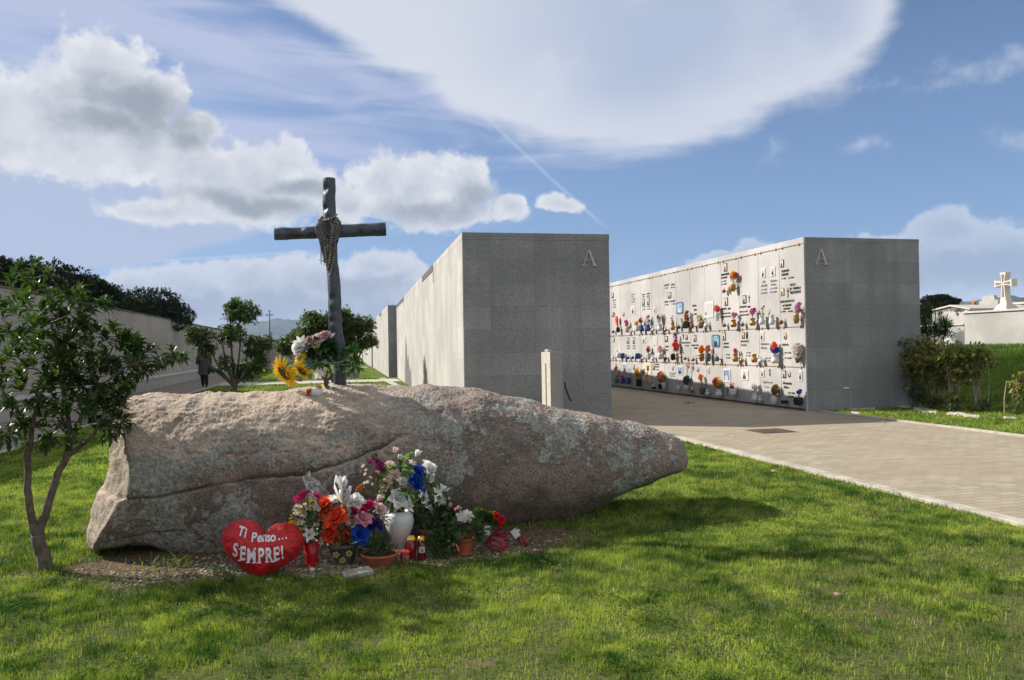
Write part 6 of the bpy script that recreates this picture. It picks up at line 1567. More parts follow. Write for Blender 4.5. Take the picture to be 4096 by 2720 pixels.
# twisted roots and fallen rosary at the foot, egg on the rock
b = MB(); WIR = plain('twisted_root', (.10, .075, .06), .8, var=.3)
for s in ([(1215, 960), (1165, 1080), (1150, 1180), (1165, 1290)], [(1320, 1030), (1260, 1100), (1200, 1160), (1180, 1280)], [(1120, 1080), (1150, 1170), (1160, 1280)], [(1165, 1290), (1250, 1350), (1330, 1370)]):
    b.tube([cp7(x, y, -.09) for x, y in s], [.011, .012, .012, .010][:len(s)], 7)
tag(b.build('dry_root', WIR), 'twisted dark dry root wedged at the foot of the cross post', 'root')
def onrock(x, y):
    h = rock_hit(*K7(x, y)); return h if h is not None else cp7(x, y)
pts = [onrock(x, y)+Vector((0, -.004, .008)) for x, y in ((1210, 1290), (1260, 1350), (1330, 1375), (1400, 1370), (1370, 1340), (1310, 1330))]
rosary(pts, None, .0075, plain('bead_green', BEADS['green'], .35), 'fallen green bead rosary lying on the boulder at the foot of the cross', True, None)
pe = onrock(960, 1490)
b = MB(); r_ = 135*S7; b.ball((0, 0, r_*.62), r_, n=28, m=18, sc=(1.02, .9, .78))
o = empty('egg_ornament', pe+Vector((0, .03, -.004)), 'white porcelain egg ornament with orange flower resting on the boulder below the cross', 'ornament'); b.build('egg', plain('glazed_white', (0, 0, 0)), o)
b = MB()
for (dx, dz, r, mi) in ((-.95, .80, .024, 0), (-1.05, .50, .020, 0), (-.75, 1.15, .018, 1), (.45, 1.42, .018, 2), (.62, 1.35, .016, 2), (0, 1.5, .015, 1)):
    flower_mesh(b, 'mum', (dx*r_, -.02, dz*r_), (dx, -1, .6), r, mi)
b.build('ornament_flowers', [PET('orange', PC['orange']), PET('palepink', PC['palepink']), PET('yellow', PC['yellow'])], o)
# ------------------------------------------------------------------ niche wall (second block A)
NX = 9.17; Y0 = 13.56; PIT = .82; ROWS = [(.035, .86), (.86, 1.67), (1.67, 3.31)]; H2 = 3.44
nw = empty('niche_wall', (NX, 13.53, 0), 'burial niche wall with flower vases on its lit side and letter A on its end', 'burial wall')
nloc = Vector(nw.location)
def nb(b, name, m, parent=None): q = b.build(name, m); put(q, nw) if parent is None else None; return q
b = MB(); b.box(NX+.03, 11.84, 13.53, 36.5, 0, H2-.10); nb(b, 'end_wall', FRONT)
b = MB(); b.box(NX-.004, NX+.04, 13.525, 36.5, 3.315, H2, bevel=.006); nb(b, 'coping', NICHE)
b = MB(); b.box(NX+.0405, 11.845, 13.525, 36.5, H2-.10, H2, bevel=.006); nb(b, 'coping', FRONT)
b = MB(); b.box(NX-.002, NX+.03, 13.527, Y0-.004+.01, 0, 3.313, bevel=.005); nb(b, 'corner_strip', NICHE)
b = MB(); b.box(NX+.012, NX+.029, Y0, 36.5, 0, 3.31); nb(b, 'joint_backing', JOINT)
b = MB(); b.box(NX-.003, NX+.011, Y0+.01, 36.5, 0, .028); nb(b, 'base_strip', DKG)
NC_ = 14
for c in range(NC_):
    for (z0, z1) in ROWS:
        b = MB(); g_ = .006; dx = rnd.uniform(-.0015, .0015); b.box(NX+dx, NX+.0115, Y0+.006+c*PIT+g_, Y0+.006+(c+1)*PIT-g_, z0+g_, z1-g_, bevel=.002); nb(b, 'niche_slab', NICHE)
b = MB(); b.box(NX, NX+.0115, Y0+.01+NC_*PIT, 36.5, .03, 3.31); nb(b, 'far_slabs', NICHE)
BRASS = plain('brass', (.50, .30, .08), .35, metal=.8, var=.1)
sp = MB(); sp.lathe([(.012, 0), (.020, .004), (.022, .012), (.013, .018), (.016, .026), (.008, .032), (.001, .033)], 10)
MS = Matrix.Rotation(-math.pi/2, 4, 'Y')
for c in range(NC_):
    for z in (.86, 1.67, 3.31):
        for dy in (.12, PIT-.12):
            b = MB(); b.add(sp.v, sp.f, 0, Matrix.Translation((NX, Y0+c*PIT+dy, z)) @ MS); 
            b.box(NX-.008, NX-.004, Y0+c*PIT+dy-.012, Y0+c*PIT+dy+.012, z-.03, z+.035); nb(b, 'brass_stud', BRASS)
    for z in (.86, 1.67, 3.31):
        pass
for z in (.86, 1.67, 3.31):
    b = MB(); b.box(NX-.0045, NX-.0015, Y0+.1, Y0+NC_*PIT, z-.006, z+.006); nb(b, 'joint_rail', plain('rail_bronze', (.16, .10, .06), .5, metal=.5))
b = MB(); q = PY(*crop(3200, 900, .5484)(105, 288), 13.53); qt = PY(*crop(3200, 900, .5484)(155, 175), 13.53)
serifA(b, (qt.z-q.z), Matrix.Translation((q.x, 13.508, q.z))); nb(b, 'letter', LETTER)
b = MB(); b.box(10.0, 10.12, 13.515, 13.528, .42, .45, bevel=.003); nb(b, 'wall_outlet', plain('white_plastic', (.6, .6, .58), .5))

N5 = crop(2800, 950, .2424); N6 = crop(2800, 1280, .2424); N4 = crop(2400, 1100, .3509)
CR = {'5': (N5, .2424), '6': (N6, .2424), '4': (N4, .3509)}
def wp_(c, x, y, off=0.0): f, s = CR[c]; p = PX(*f(x, y), NX-off); return p
def wm(c, p): return CR[c][1]/FPX*(Vector(p)-Vector((0, 0, CAMH))).dot(fwd)
GCOL = {'gold': plain('bronze_vase', (.42, .22, .06), .38, metal=.75, var=.12), 'white': plain('white_ceramic', (.60, .60, .60), .3, var=.04), 'black': plain('black_ceramic', (.014, .014, .016), .25), 'blue': plain('blue_ceramic', (.03, .06, .22), .2, var=.3),
        'brown': plain('brown_bronze', (.24, .12, .06), .5, metal=.4, var=.15), 'grey': plain('grey_ceramic', (.10, .12, .12), .35), 'green': plain('green_ceramic', (.03, .045, .02), .35, var=.3), 'cream': plain('cream_ceramic', (.45, .38, .28), .4), 'glass': None}
gm = bpy.data.materials.new('clear_glass'); gm.use_nodes = True; bb = gm.node_tree.nodes['Principled BSDF']; bb.inputs['Base Color'].default_value = (.8, .8, .8, 1); bb.inputs['Alpha'].default_value = .35; bb.inputs['Roughness'].default_value = .1
PROF = {'urn': [(.30, 0), (.42, .05), (.50, .2), (.49, .36), (.40, .55), (.34, .75), (.40, .92), (.46, 1), (.40, 1), (.30, .8)],
        'barrel': [(.30, 0), (.36, .08), (.48, .4), (.49, .65), (.42, .92), (.46, 1), (.38, 1), (.34, .85)],
        'cyl': [(.42, 0), (.48, .05), (.49, .9), (.46, 1), (.40, 1), (.38, .85)], 'cone': [(.22, 0), (.26, .05), (.48, .9), (.5, 1), (.42, 1), (.38, .85)],
        'bowl': [(.30, 0), (.44, .12), (.50, .5), (.46, .85), (.48, 1), (.42, 1), (.38, .85)]}
ORD = ['first', 'second', 'third', 'fourth', 'fifth', 'sixth', 'seventh', 'eighth', 'ninth', 'tenth', 'eleventh', 'twelfth', 'thirteenth', 'fourteenth', 'fifteenth']
used_cells = {}
def cell(p, dz=.05):
    c = int((p.y-Y0)/PIT); c = max(0, min(14, c)); r = 'bottom' if p.z+dz < .86 else ('middle' if p.z+dz < 1.67 else 'top'); return r, c
def where(p, what):
    r, c = cell(p); k = (what, r, c); used_cells[k] = used_cells.get(k, 0)+1
    s = '%s row, %s column of the niche wall' % (r, ORD[c])
    return s, used_cells[k]
def vlabel(adj, noun, p, extra=''):
    s, n = where(p, adj+noun)
    return '%s %s%s, %s' % (adj, noun, ('' if n == 1 else ' nearer the near end' if n == 2 else ' (third one)'), s)
def wvase(c, x, yb, h, w, colr, prof='urn', off=.10):
    p = wp_(c, x, yb, off); m_ = wm(c, p); hh = wp_(c, x, yb-h, off).z-p.z; ww = w*m_
    o = empty('wall_vase', p, vlabel(colr, 'vase', p), 'vase', 'vases fixed to the niche wall'); b = MB(); b.lathe([(.001, 0)]+[(r*ww, z*hh) for r, z in PROF[prof]], 20, cap=False); b.build('vase_body', GCOL[colr], o)
    b = MB(); b.box(.0, off-.001, -.012, .012, hh*.35, hh*.35+.02); b.build('bracket', GCOL[colr], o)
    return p, hh, ww
def wlamp(c, x, yb, h, w, colr, off=.08):
    p = wp_(c, x, yb, off); m_ = wm(c, p); hh = wp_(c, x, yb-h, off).z-p.z; ww = w*m_
    o = empty('votive_lamp', p, vlabel(colr, 'votive lamp', p), 'lamp', 'votive lamps on the niche wall')
    b = MB(); b.lathe([(.001, 0)]+[(r*ww, z*hh) for r, z in [(.25, 0), (.40, .08), (.50, .25), (.46, .42), (.36, .50), (.30, .5)]], 16, cap=False); b.build('lamp_bowl', GCOL[colr], o)
    b = MB(); b.lathe([(r*ww, z*hh) for r, z in [(.34, .5), (.38, .62), (.34, .82), (.20, .95), (.08, 1.0), (.001, 1.0)]], 14, cap=False); b.build('glass_shade', gm, o)
    b = MB(); b.lathe([(.10*ww, .5*hh), (.12*ww, .70*hh), (.03*ww, .82*hh), (.001, .86*hh)], 8, cap=False); b.build('candle', PET('white', PC['white']), o)
    b = MB(); b.box(.0, off-.001, -.010, .010, hh*.2, hh*.2+.015); b.build('bracket', GCOL[colr], o)
FK = ['mum', 'rose', 'mum', 'lily']
def wflow(c, x, y, r, cols, vase=None, label=None, leaf=.3, kind=None, n=None, ry=None, stems=False, leafm=None, off=.10):
    f = wp_(c, x, y, off); m_ = wm(c, f); R2 = r*m_; RY = (ry or r)*m_
    desc = {2: '%s and %s', 1: '%s', 3: '%s, %s and %s'}[min(3, len(set(cols)))] % tuple(list(dict.fromkeys(cols))[:3])
    desc = desc.replace('palepink', 'pale pink').replace('dullpink', 'faded pink').replace('yellowgreen', 'yellow green')
    o = empty('wall_bouquet', vase if vase is not None else f, vlabel(desc, label or 'flowers', f), 'bouquet', 'bouquets on the niche wall')
    n = n or max(5, int(9*(r/70.0)**1.0*(1 if c != '4' else 1.5))); 
    for ci, cc in enumerate(dict.fromkeys(cols)):
        b = MB(); nn = max(1, round(n*cols.count(cc)/len(cols)))
        for k in range(nn):
            a = 2.4*(k*len(cols)+ci)+rnd.random(); s = math.sqrt((k+.4)/nn)*.78
            d = Vector((-(1-s*s*.55), -math.cos(a)*s, math.sin(a)*s)); q = f+Vector((-.03+.08*(s*s), math.cos(a)*s*R2, math.sin(a)*s*RY)); fr_ = R2*rnd.uniform(.34, .46)*(1.15 if n < 7 else 1)
            flower_mesh(b, kind or FK[(k+ci) % 4], q, (-.7, -.55+math.cos(a)*s*.6, .3+math.sin(a)*s*.6), fr_, 0)
        q = b.build('flower_heads', PET(cc, PC[cc])); put(q, o)
    L = Leaves(); base = Vector(vase) if vase is not None else f-Vector((0, 0, RY))
    for k in range(int(46*leaf)):
        a = rnd.random()*6.28; s = rnd.random(); q = base.lerp(f, rnd.uniform(.3, 1))+Vector((rnd.uniform(-.02, .05), math.cos(a)*R2*s, math.sin(a)*RY*.7*s)); L.leaf(q, Vector((-.6, math.cos(a), math.sin(a)+.3)), R2*.55, R2*.22, rnd.random()*.7)
    q = L.build('leaves', leafm or GLEAF); put(q, o)
    b = MB()
    for k in range(4): b.tube([base+Vector((0, rnd.uniform(-.01, .01), 0)), f+Vector((0, rnd.uniform(-.4, .4)*R2, rnd.uniform(-.3, .3)*RY))], .004, 4, cap=False)
    q = b.build('stems', STEM); put(q, o)
def vf(c, x, yb, h, w, colr, prof, fx, fy, fr, cols, **k):
    p, hh, ww = wvase(c, x, yb, h, w, colr, prof); wflow(c, fx, fy, fr, cols, vase=p+Vector((0, 0, hh*.9)), **k)
# top row
vf('5', 1590, 1420, 150, 95, 'gold', 'barrel', 1622, 1165, 88, ['lilac', 'lilac', 'pink'], n=16, ry=105, leaf=.5)
wlamp('5', 1335, 1435, 140, 80, 'brown')
vf('5', 1020, 1440, 155, 100, 'white', 'urn', 1050, 1180, 45, ['brown'], n=3, ry=120, leaf=.3, kind='small', label='twigs with small dead buds')
vf('5', 1185, 1440, 155, 100, 'white', 'urn', 1205, 1262, 45, ['white'], n=3, ry=30, leaf=.12, kind='small', label='sparse twigs')
vf('5', 868, 1455, 125, 100, 'gold', 'urn', 878, 1225, 78, ['magenta', 'lilac', 'plum'], n=13, ry=58)
wlamp('5', 700, 1470, 120, 68, 'brown')
vf('5', 545, 890, 120, 95, 'gold', 'barrel', 552, 625, 90, ['orange', 'yellow', 'yellow', 'rust'], n=16, ry=72, leaf=.6)
wlamp('5', 393, 915, 110, 62, 'brown')
b = MB(); p = wp_('5', 478, 912, .03); h = wp_('5', 478, 805, .03).z-p.z; b.lathe([(.030, 0), (.026, .02), (.020, h*.3), (.026, h*.55), (.014, h*.72), (.019, h*.85), (.012, h), (.001, h)], 12)
tag(b.build('statuette', GCOL['gold'], loc=p), 'small bronze madonna statuette beside the orange and yellow flowers high on the niche wall', 'statuette')
vf('5', 555, 1480, 125, 100, 'gold', 'urn', 562, 1272, 62, ['pink', 'lilac'], n=10, ry=50)
wlamp('5', 400, 1480, 115, 64, 'brown')
vf('5', 285, 1375, 130, 88, 'white', 'cone', 270, 1175, 68, ['orange', 'pink', 'coral'], n=14, ry=58)
wlamp('5', 105, 1490, 140, 80, 'white')
vf('4', 1150, 610, 72, 62, 'brown', 'barrel', 1140, 490, 56, ['yellowgreen', 'yellowgreen', 'white'], n=11, ry=46, leaf=.5)
vf('4', 1050, 610, 50, 45, 'brown', 'bowl', 1055, 560, 25, ['yellow', 'red'], n=5)
vf('4', 975, 610, 82, 76, 'green', 'bowl', 990, 470, 48, ['brown', 'rust'], n=18, ry=80, kind='small', label='dry grasses', leaf=.5)
vf('4', 935, 540, 20, 20, 'brown', 'cyl', 935, 510, 20, ['olive'], n=3, kind='small')
wlamp('4', 895, 615, 75, 45, 'green')
vf('4', 830, 630, 90, 50, 'gold', 'urn', 825, 500, 26, ['brown'], n=5, ry=44, kind='small', label='dry stalks', leaf=.2)
wlamp('4', 750, 645, 65, 42, 'gold')
vf('4', 682, 640, 80, 66, 'white', 'urn', 680, 490, 56, ['white', 'white', 'plum'], n=15, ry=52)
wlamp('4', 607, 642, 62, 44, 'white')
vf('4', 548, 642, 76, 60, 'blue', 'urn', 548, 505, 48, ['dullpink', 'white', 'pink'], n=12, leaf=1.0, ry=52)
vf('4', 478, 645, 72, 54, 'blue', 'urn', 465, 515, 40, ['red', 'rust'], n=8, leaf=.6, ry=30)
vf('4', 425, 642, 62, 55, 'white', 'bowl', 415, 550, 38, ['yellow'], n=8, ry=34)
wlamp('4', 360, 655, 56, 42, 'white')
vf('4', 312, 655, 66, 50, 'cream', 'cyl', 305, 545, 45, ['magenta', 'magenta', 'lilac'], n=10, ry=48)
p, hh, ww = wvase('4', 207, 655, 60, 45, 'black', 'bowl')
ar = empty('red_anthurium', p, 'single large red anthurium in the black vase, far end of the niche wall top row', 'flower'); b = MB(); f = wp_('4', 190, 505, .1); m_ = wm('4', f)
b.ball(f, 36*m_, n=16, m=10, sc=(.4, 1, 1.15)); b.tube([f-Vector((0, 0, 30*m_)), p+Vector((0, 0, hh))], [18*m_, 5*m_], 8); q = b.build('flower_head', PET('coral', PC['coral'])); put(q, ar)
b = MB(); b.tube([p+Vector((0, 0, hh)), p+Vector((0, 0, hh*.5))], .01, 5); q = b.build('stem', STEM); put(q, ar)
wlamp('4', 150, 662, 50, 35, 'black')
# middle row
vf('6', 1610, 710, 98, 100, 'brown', 'cone', 1590, 470, 112, ['white', 'white', 'cream', 'palepink', 'white'], n=30, ry=130, leaf=1.2)
vf('6', 1240, 715, 152, 142, 'white', 'urn', 1228, 455, 92, ['blue', 'coral', 'magenta', 'cream', 'blue'], n=17, ry=100, kind='rose', leaf=.4)
wlamp('6', 1005, 708, 130, 92, 'white')
wvase('6', 897, 702, 142, 96, 'gold', 'urn')
wlamp('6', 690, 706, 130, 72, 'gold')
vf('6', 585, 690, 142, 98, 'gold', 'urn', 590, 505, 62, ['pink', 'pink', 'red'], n=12, ry=48)
vf('6', 280, 682, 72, 76, 'grey', 'bowl', 280, 580, 26, ['dullpink'], n=5, ry=45, kind='small', label='faded ornament')
vf('6', 135, 682, 132, 96, 'grey', 'barrel', 135, 475, 62, ['rust', 'orange', 'dullpink'], n=12)
vf('4', 1160, 985, 92, 60, 'gold', 'barrel', 1160, 850, 50, ['rust', 'orange'], n=11)
wlamp('4', 1060, 985, 72, 46, 'gold')
wlamp('4', 970, 968, 58, 42, 'brown')
vf('4', 880, 967, 74, 44, 'gold', 'urn', 865, 800, 60, ['coral', 'coral', 'red'], n=9, kind='rose', leaf=.6)
vf('4', 832, 972, 76, 56, 'black', 'bowl', 862, 705, 42, ['purple', 'purple', 'pink'], n=9, leaf=.6, ry=60)
wlamp('4', 745, 968, 62, 48, 'black')
vf('4', 690, 962, 66, 66, 'white', 'bowl', 685, 850, 50, ['pink', 'palepink', 'yellow'], n=12, ry=44)
wlamp('4', 607, 966, 60, 46, 'white')
vf('4', 557, 966, 72, 56, 'white', 'cone', 553, 850, 44, ['dullpink', 'red', 'yellow'], n=11, leaf=1.0, ry=40)
wlamp('4', 493, 966, 60, 42, 'white')
wvase('4', 430, 957, 66, 60, 'blue', 'cyl'); wlamp('4', 370, 960, 62, 40, 'blue'); wlamp('4', 320, 960, 62, 40, 'blue'); wvase('4', 258, 952, 62, 52, 'blue', 'cyl'); wvase('4', 213, 947, 60, 50, 'white', 'bowl')
wlamp('4', 150, 962, 62, 36, 'white')
# bottom row
vf('6', 1618, 1405, 130, 148, 'black', 'bowl', 1645, 1190, 62, ['blue'], n=4, ry=30, kind='rose', leaf=.8)
wvase('6', 1388, 1380, 58, 112, 'black', 'cyl')
vf('6', 1225, 1385, 140, 118, 'white', 'barrel', 1240, 1155, 92, ['brown', 'olive', 'rust'], n=26, kind='small', label='withered flowers', leaf=.9, ry=90)
vf('6', 905, 1335, 150, 116, 'white', 'urn', 900, 1085, 66, ['white'], n=14, ry=78, leaf=.7)
wlamp('6', 992, 1345, 110, 62, 'white')
vf('6', 545, 1248, 112, 130, 'white', 'bowl', 530, 1075, 55, ['red', 'palepink'], n=9, ry=80, label='sprays', leaf=.2)
vf('6', 310, 1258, 122, 130, 'white', 'urn', 275, 1020, 102, ['yellow', 'yellow', 'magenta', 'magenta', 'red'], n=20, ry=90, leaf=.7)
wlamp('6', 125, 1245, 110, 86, 'white')
vf('6', 35, 1230, 122, 86, 'brown', 'cyl', 10, 950, 60, ['coral', 'orange', 'yellow'], n=10, ry=70, leaf=1.3, leafm=BRIGHT)
vf('4', 990, 1312, 58, 66, 'white', 'bowl', 985, 1200, 62, ['teal', 'plum', 'teal'], n=16, leaf=.8, ry=48)
wflow('4', 1005, 1018, 36, ['pink', 'palepink'], vase=wp_('4', 990, 1150, .1), n=7, ry=46, leaf=.05, label='ribbon rosette')
wlamp('4', 1050, 1345, 78, 42, 'brown'); wlamp('4', 892, 1312, 66, 50, 'white')
vf('4', 730, 1302, 76, 66, 'white', 'cone', 690, 1160, 74, ['magenta', 'magenta', 'pink', 'yellow'], n=16, ry=56, leaf=.5)
wvase('4', 685, 1305, 62, 44, 'black', 'bowl'); wlamp('4', 612, 1302, 60, 50, 'black')
vf('4', 503, 1212, 80, 48, 'cream', 'urn', 498, 1100, 36, ['dullpink', 'olive'], n=9)
vf('4', 440, 1270, 82, 60, 'black', 'cyl', 428, 1115, 56, ['yellow', 'yellow', 'orange'], n=14, leaf=.7, ry=60)
vf('4', 327, 1245, 76, 46, 'blue', 'cyl', 325, 1163, 28, ['red', 'pink'], n=7)
vf('4', 262, 1240, 72, 48, 'blue', 'cyl', 255, 1140, 36, ['red', 'pink'], n=8)
vf('4', 190, 1232, 50, 50, 'grey', 'bowl', 180, 1100, 48, ['pink', 'white', 'red'], n=12, ry=64, leaf=.8)

# plaques, photographs and inscriptions fixed to the slabs (parts of the wall)
FRM = {'brown': plain('brown_frame', (.20, .08, .04), .5), 'dark': plain('dark_frame', (.05, .045, .05), .4), 'white': plain('white_frame', (.60, .60, .60), .4), 'gold': plain('gold_frame', (.50, .30, .08), .4, metal=.5), 'blue': plain('blue_frame', (.08, .10, .22), .4), 'black': plain('black_frame', (.012, .012, .014), .4), 'cyan': plain('sea_blue_photo', (.16, .34, .44), .4, var=.35, scale=9), 'sea': plain('deep_sea_photo', (.16, .24, .40), .4, var=.5, scale=8), 'cream': plain('cream_plaque', (.58, .50, .34), .6)}
PH = plain('photo_paper', (.50, .48, .45), .4); PHD = plain('photo_dark', (.035, .03, .035), .4); PHS = plain('photo_skin', (.42, .26, .20), .5)
def frame(c, x, y, w, h, fc, shape='rect', bg=None, fig=True, cloth=None):
    p = wp_(c, x, y); m_ = wm(c, p); ht = (wp_(c, x, y-h/2).z-wp_(c, x, y+h/2).z)/2; wd = abs(wp_(c, x-w/2, y).y-wp_(c, x+w/2, y).y)/2
    def pl(s):
        W, Hh = wd*s, ht*s
        if shape == 'oval': return [(math.cos(a*.4189)*W, math.sin(a*.4189)*Hh) for a in range(15)]
        if shape == 'oct': k = .28; return [(-W, -Hh*(1-k*.7)), (-W*(1-k), -Hh), (W*(1-k), -Hh), (W, -Hh*(1-k*.7)), (W, Hh*(1-k*.7)), (W*(1-k), Hh), (-W*(1-k), Hh), (-W, Hh*(1-k*.7))]
        return [(-W, -Hh), (W, -Hh), (W, Hh), (-W, Hh)]
    Mw = Matrix(((0, -1, 0, NX-.001), (-1, 0, 0, p.y), (0, 0, 1, p.z), (0, 0, 0, 1)))
    b = MB(); b.extrude(pl(1), .014, 0, Mw); fo = b.build('photo_frame', FRM[fc], recalc=True); put(fo, nw)
    s = .80 if min(wd, ht) > .03 else .66
    b = MB(); b.extrude(pl(s), .016, 0, Mw); q = b.build('photo', bg or PH, recalc=True); q.parent = fo; 
    if fig:
        b = MB(); 
        b.extrude([(-wd*.42, -ht*s), (wd*.42, -ht*s), (wd*.36, -ht*.05), (0, ht*.1), (-wd*.36, -ht*.05)], .0175, 0, Mw)
        b.extrude([(math.cos(a*.785)*wd*.24, ht*.28+math.sin(a*.785)*wd*.32) for a in range(8)], .0182, 1, Mw)
        q = b.build('photo_figure', [cloth or PHD, PHS], recalc=True); q.parent = fo
def txt(c, x, y, s, h, col_='black', space=1.0, shear=0.0, w=None, off=.0004):
    p = wp_(c, x, y); zt = wp_(c, x, y-h).z; size = (zt-p.z)/.70
    m = {'black': plain('black_metal_letters', (.045, .04, .035), .4), 'brown': plain('bronze_letters', (.09, .05, .03), .45, metal=.3), 'grey': plain('grey_letters', (.22, .20, .19), .5), 'blue': plain('blue_letters', (.04, .06, .14), .5)}[col_]
    q = text_obj('inscription', s, size, wallM(NX-.004, p.y, p.z), m, None, .003, offset=off, space=space, shear=shear); 
    if w:
        ys = [v.co.y for v in q.data.vertices]; W = max(ys)-min(ys); tw = abs(wp_(c, x, y).y-wp_(c, x+w, y).y)
        for v in q.data.vertices: v.co.y = p.y+(v.co.y-p.y)*tw/W
    put(q, nw)
def wcross(c, x, y, h, m=None):
    p = wp_(c, x, y+h/2); z1 = wp_(c, x, y-h/2).z; H_ = z1-p.z
    b = MB(); b.box(NX-.014, NX-.003, p.y-.008, p.y+.008, p.z, z1); b.box(NX-.0145, NX-.0035, p.y-H_*.26, p.y+H_*.26, p.z+H_*.66, p.z+H_*.66+.016); q = b.build('small_crucifix', m or BRASS); put(q, nw)
frame('5', 1356, 428, 58, 122, 'brown'); frame('5', 1362, 895, 58, 125, 'gold'); wcross('5', 1455, 908, 165)
txt('5', 1343, 580, 'GIOVANNI', 40, 'black', w=125); txt('5', 1343, 638, 'SERRERI', 40, 'black', w=115); txt('5', 1343, 695, '1 1 1922', 25, 'brown', w=72); txt('5', 1460, 682, '15 7 1998', 25, 'brown', w=86)
txt('5', 1485, 805, 'VITAS', 42, 'black', w=95); txt('5', 1482, 868, 'IN VMBRA', 42, 'black', w=185); txt('5', 1488, 935, 'VERTERVNT', 48, 'black', w=182)
txt('5', 1328, 1080, 'ANNA MACIOCCO', 36, 'black', w=228); txt('5', 1365, 1142, 'IN SERRERI', 34, 'black', w=140); txt('5', 1378, 1192, 'ANNARISKA', 28, 'brown', w=118); txt('5', 1336, 1238, '7 3 1932', 24, 'brown', w=76); txt('5', 1450, 1232, '3 10 2007', 24, 'brown', w=84)
frame('5', 1048, 587, 72, 148, 'white'); frame('5', 1208, 560, 72, 152, 'white')
txt('5', 1025, 750, 'Ida', 36, 'grey', w=55, shear=.4); txt('5', 1005, 818, 'Fadda', 40, 'grey', w=105, shear=.4); txt('5', 1160, 738, 'Palmira', 36, 'grey', w=112, shear=.4); txt('5', 1172, 795, 'Deiana', 36, 'grey', w=84, shear=.4)
txt('5', 1010, 878, '5 7 1926', 26, 'grey', w=95, shear=.2); txt('5', 1003, 935, '28 9 2000', 26, 'grey', w=108, shear=.2); txt('5', 1160, 858, '14 3 1932', 26, 'grey', w=112, shear=.2); txt('5', 1158, 918, '21 11 2005', 26, 'grey', w=112, shear=.2)
frame('5', 735, 1020, 60, 132, 'dark'); wcross('5', 815, 1010, 118); txt('5', 655, 1165, 'GIUSEPPE', 32, 'black', w=112); txt('5', 784, 1160, 'ORRU', 32, 'black', w=48); txt('5', 656, 1240, 'NATO IL 2 1 1921', 24, 'brown', w=130); txt('5', 658, 1295, 'MORTO IL 6 8 2002', 24, 'brown', w=150)
frame('5', 422, 490, 55, 132, 'brown'); txt('5', 352, 635, 'GALDINO MULAS', 34, 'black', w=130); txt('5', 354, 685, 'IN CORRIAS', 30, 'black', w=96); txt('5', 355, 740, '3 3 1951', 24, 'brown', w=78); txt('5', 355, 788, '11 1 2001', 24, 'brown', w=82)
frame('5', 433, 1057, 55, 128, 'brown'); txt('5', 362, 1195, 'PIETRO', 32, 'black', w=76); txt('5', 460, 1190, 'ORRU', 30, 'black', w=44); txt('5', 362, 1270, 'NATO IL 8 1 1929', 24, 'brown', w=138); txt('5', 364, 1322, 'MORTO IL 8 2 2001', 24, 'brown', w=140)
frame('5', 155, 1190, 138, 262, 'white', fig=False); frame('5', 106, 1255, 34, 60, 'brown', 'oval'); txt('5', 95, 1178, 'MARIA DELEDDA', 22, 'grey', w=112)
frame('4', 912, 375, 80, 132, 'blue', 'oct', FRM['cyan'], cloth=PH)
txt('4', 1052, 362, 'Gavino', 26, 'brown', w=46, shear=.4); txt('4', 1068, 410, 'Pala', 26, 'brown', w=34, shear=.4); txt('4', 1058, 458, '3 3 1987', 20, 'brown', w=46, shear=.3)
frame('4', 793, 230, 40, 66, 'dark'); txt('4', 734, 130, 'ANTONIO', 20, 'black', w=56); txt('4', 810, 122, 'SANNA', 20, 'black', w=44); txt('4', 734, 160, '1 1 1919', 14, 'brown', w=40); txt('4', 808, 152, '18 2 1997', 14, 'brown', w=48)
txt('4', 735, 318, 'GIANNA', 20, 'black', w=44); txt('4', 792, 312, 'SCANAGLIA', 20, 'black', w=68); txt('4', 738, 348, '8 2 1924', 14, 'brown', w=44); txt('4', 812, 340, '1 1 2000', 14, 'brown', w=44)
frame('4', 628, 397, 22, 62, 'white'); frame('4', 495, 310, 26, 76, 'dark'); frame('4', 551, 300, 28, 82, 'blue')
txt('4', 484, 232, 'EMILIO', 14, 'blue', w=26); txt('4', 486, 258, 'SALIS', 14, 'blue', w=24); txt('4', 534, 222, 'ROSARIA', 14, 'blue', w=36); txt('4', 536, 250, 'SETZU', 14, 'blue', w=32); txt('4', 482, 372, '3 1 1931', 11, 'brown', w=34); txt('4', 482, 402, '5 5 1999', 11, 'brown', w=34); txt('4', 536, 366, '2 4 1937', 11, 'brown', w=36); txt('4', 538, 395, '7 6 2001', 11, 'brown', w=36)
frame('4', 378, 400, 46, 86, 'white'); 
for i in range(4): txt('4', 358, 232+28*i, ['Mario', 'Piras', '1 4 1930', '2 9 1998'][i], 16, 'grey', w=[42, 28, 40, 38][i], shear=.3)
frame('4', 269, 445, 22, 58, 'gold', 'oval'); frame('4', 147, 233, 20, 58, 'black'); txt('4', 144, 296, 'Giovanni', 16, 'black', w=38, shear=.4); txt('4', 152, 322, 'Soro', 16, 'black', w=20, shear=.4); txt('4', 146, 350, '1 4 1932', 13, 'brown', w=34); txt('4', 144, 378, '3 4 1999', 13, 'brown', w=36); frame('4', 150, 450, 18, 54, 'black'); wcross('4', 170, 452, 50, PHD)
frame('6', 1410, 262, 52, 118, 'gold', 'oval'); txt('6', 1350, 425, 'GESUINO', 34, 'black', w=112); txt('6', 1395, 552, '18 4 1921', 26, 'brown', w=112); txt('6', 1396, 640, '15 12 2003', 26, 'brown', w=110)
frame('6', 1027, 262, 66, 152, 'white'); txt('6', 1000, 412, 'Salvatore', 40, 'grey', w=135, shear=.4); txt('6', 1005, 475, 'Bonura', 36, 'grey', w=98, shear=.4); txt('6', 1085, 640, '2 10 1922', 24, 'grey', w=95); txt('6', 1075, 682, '8 1 2001', 22, 'grey', w=92)
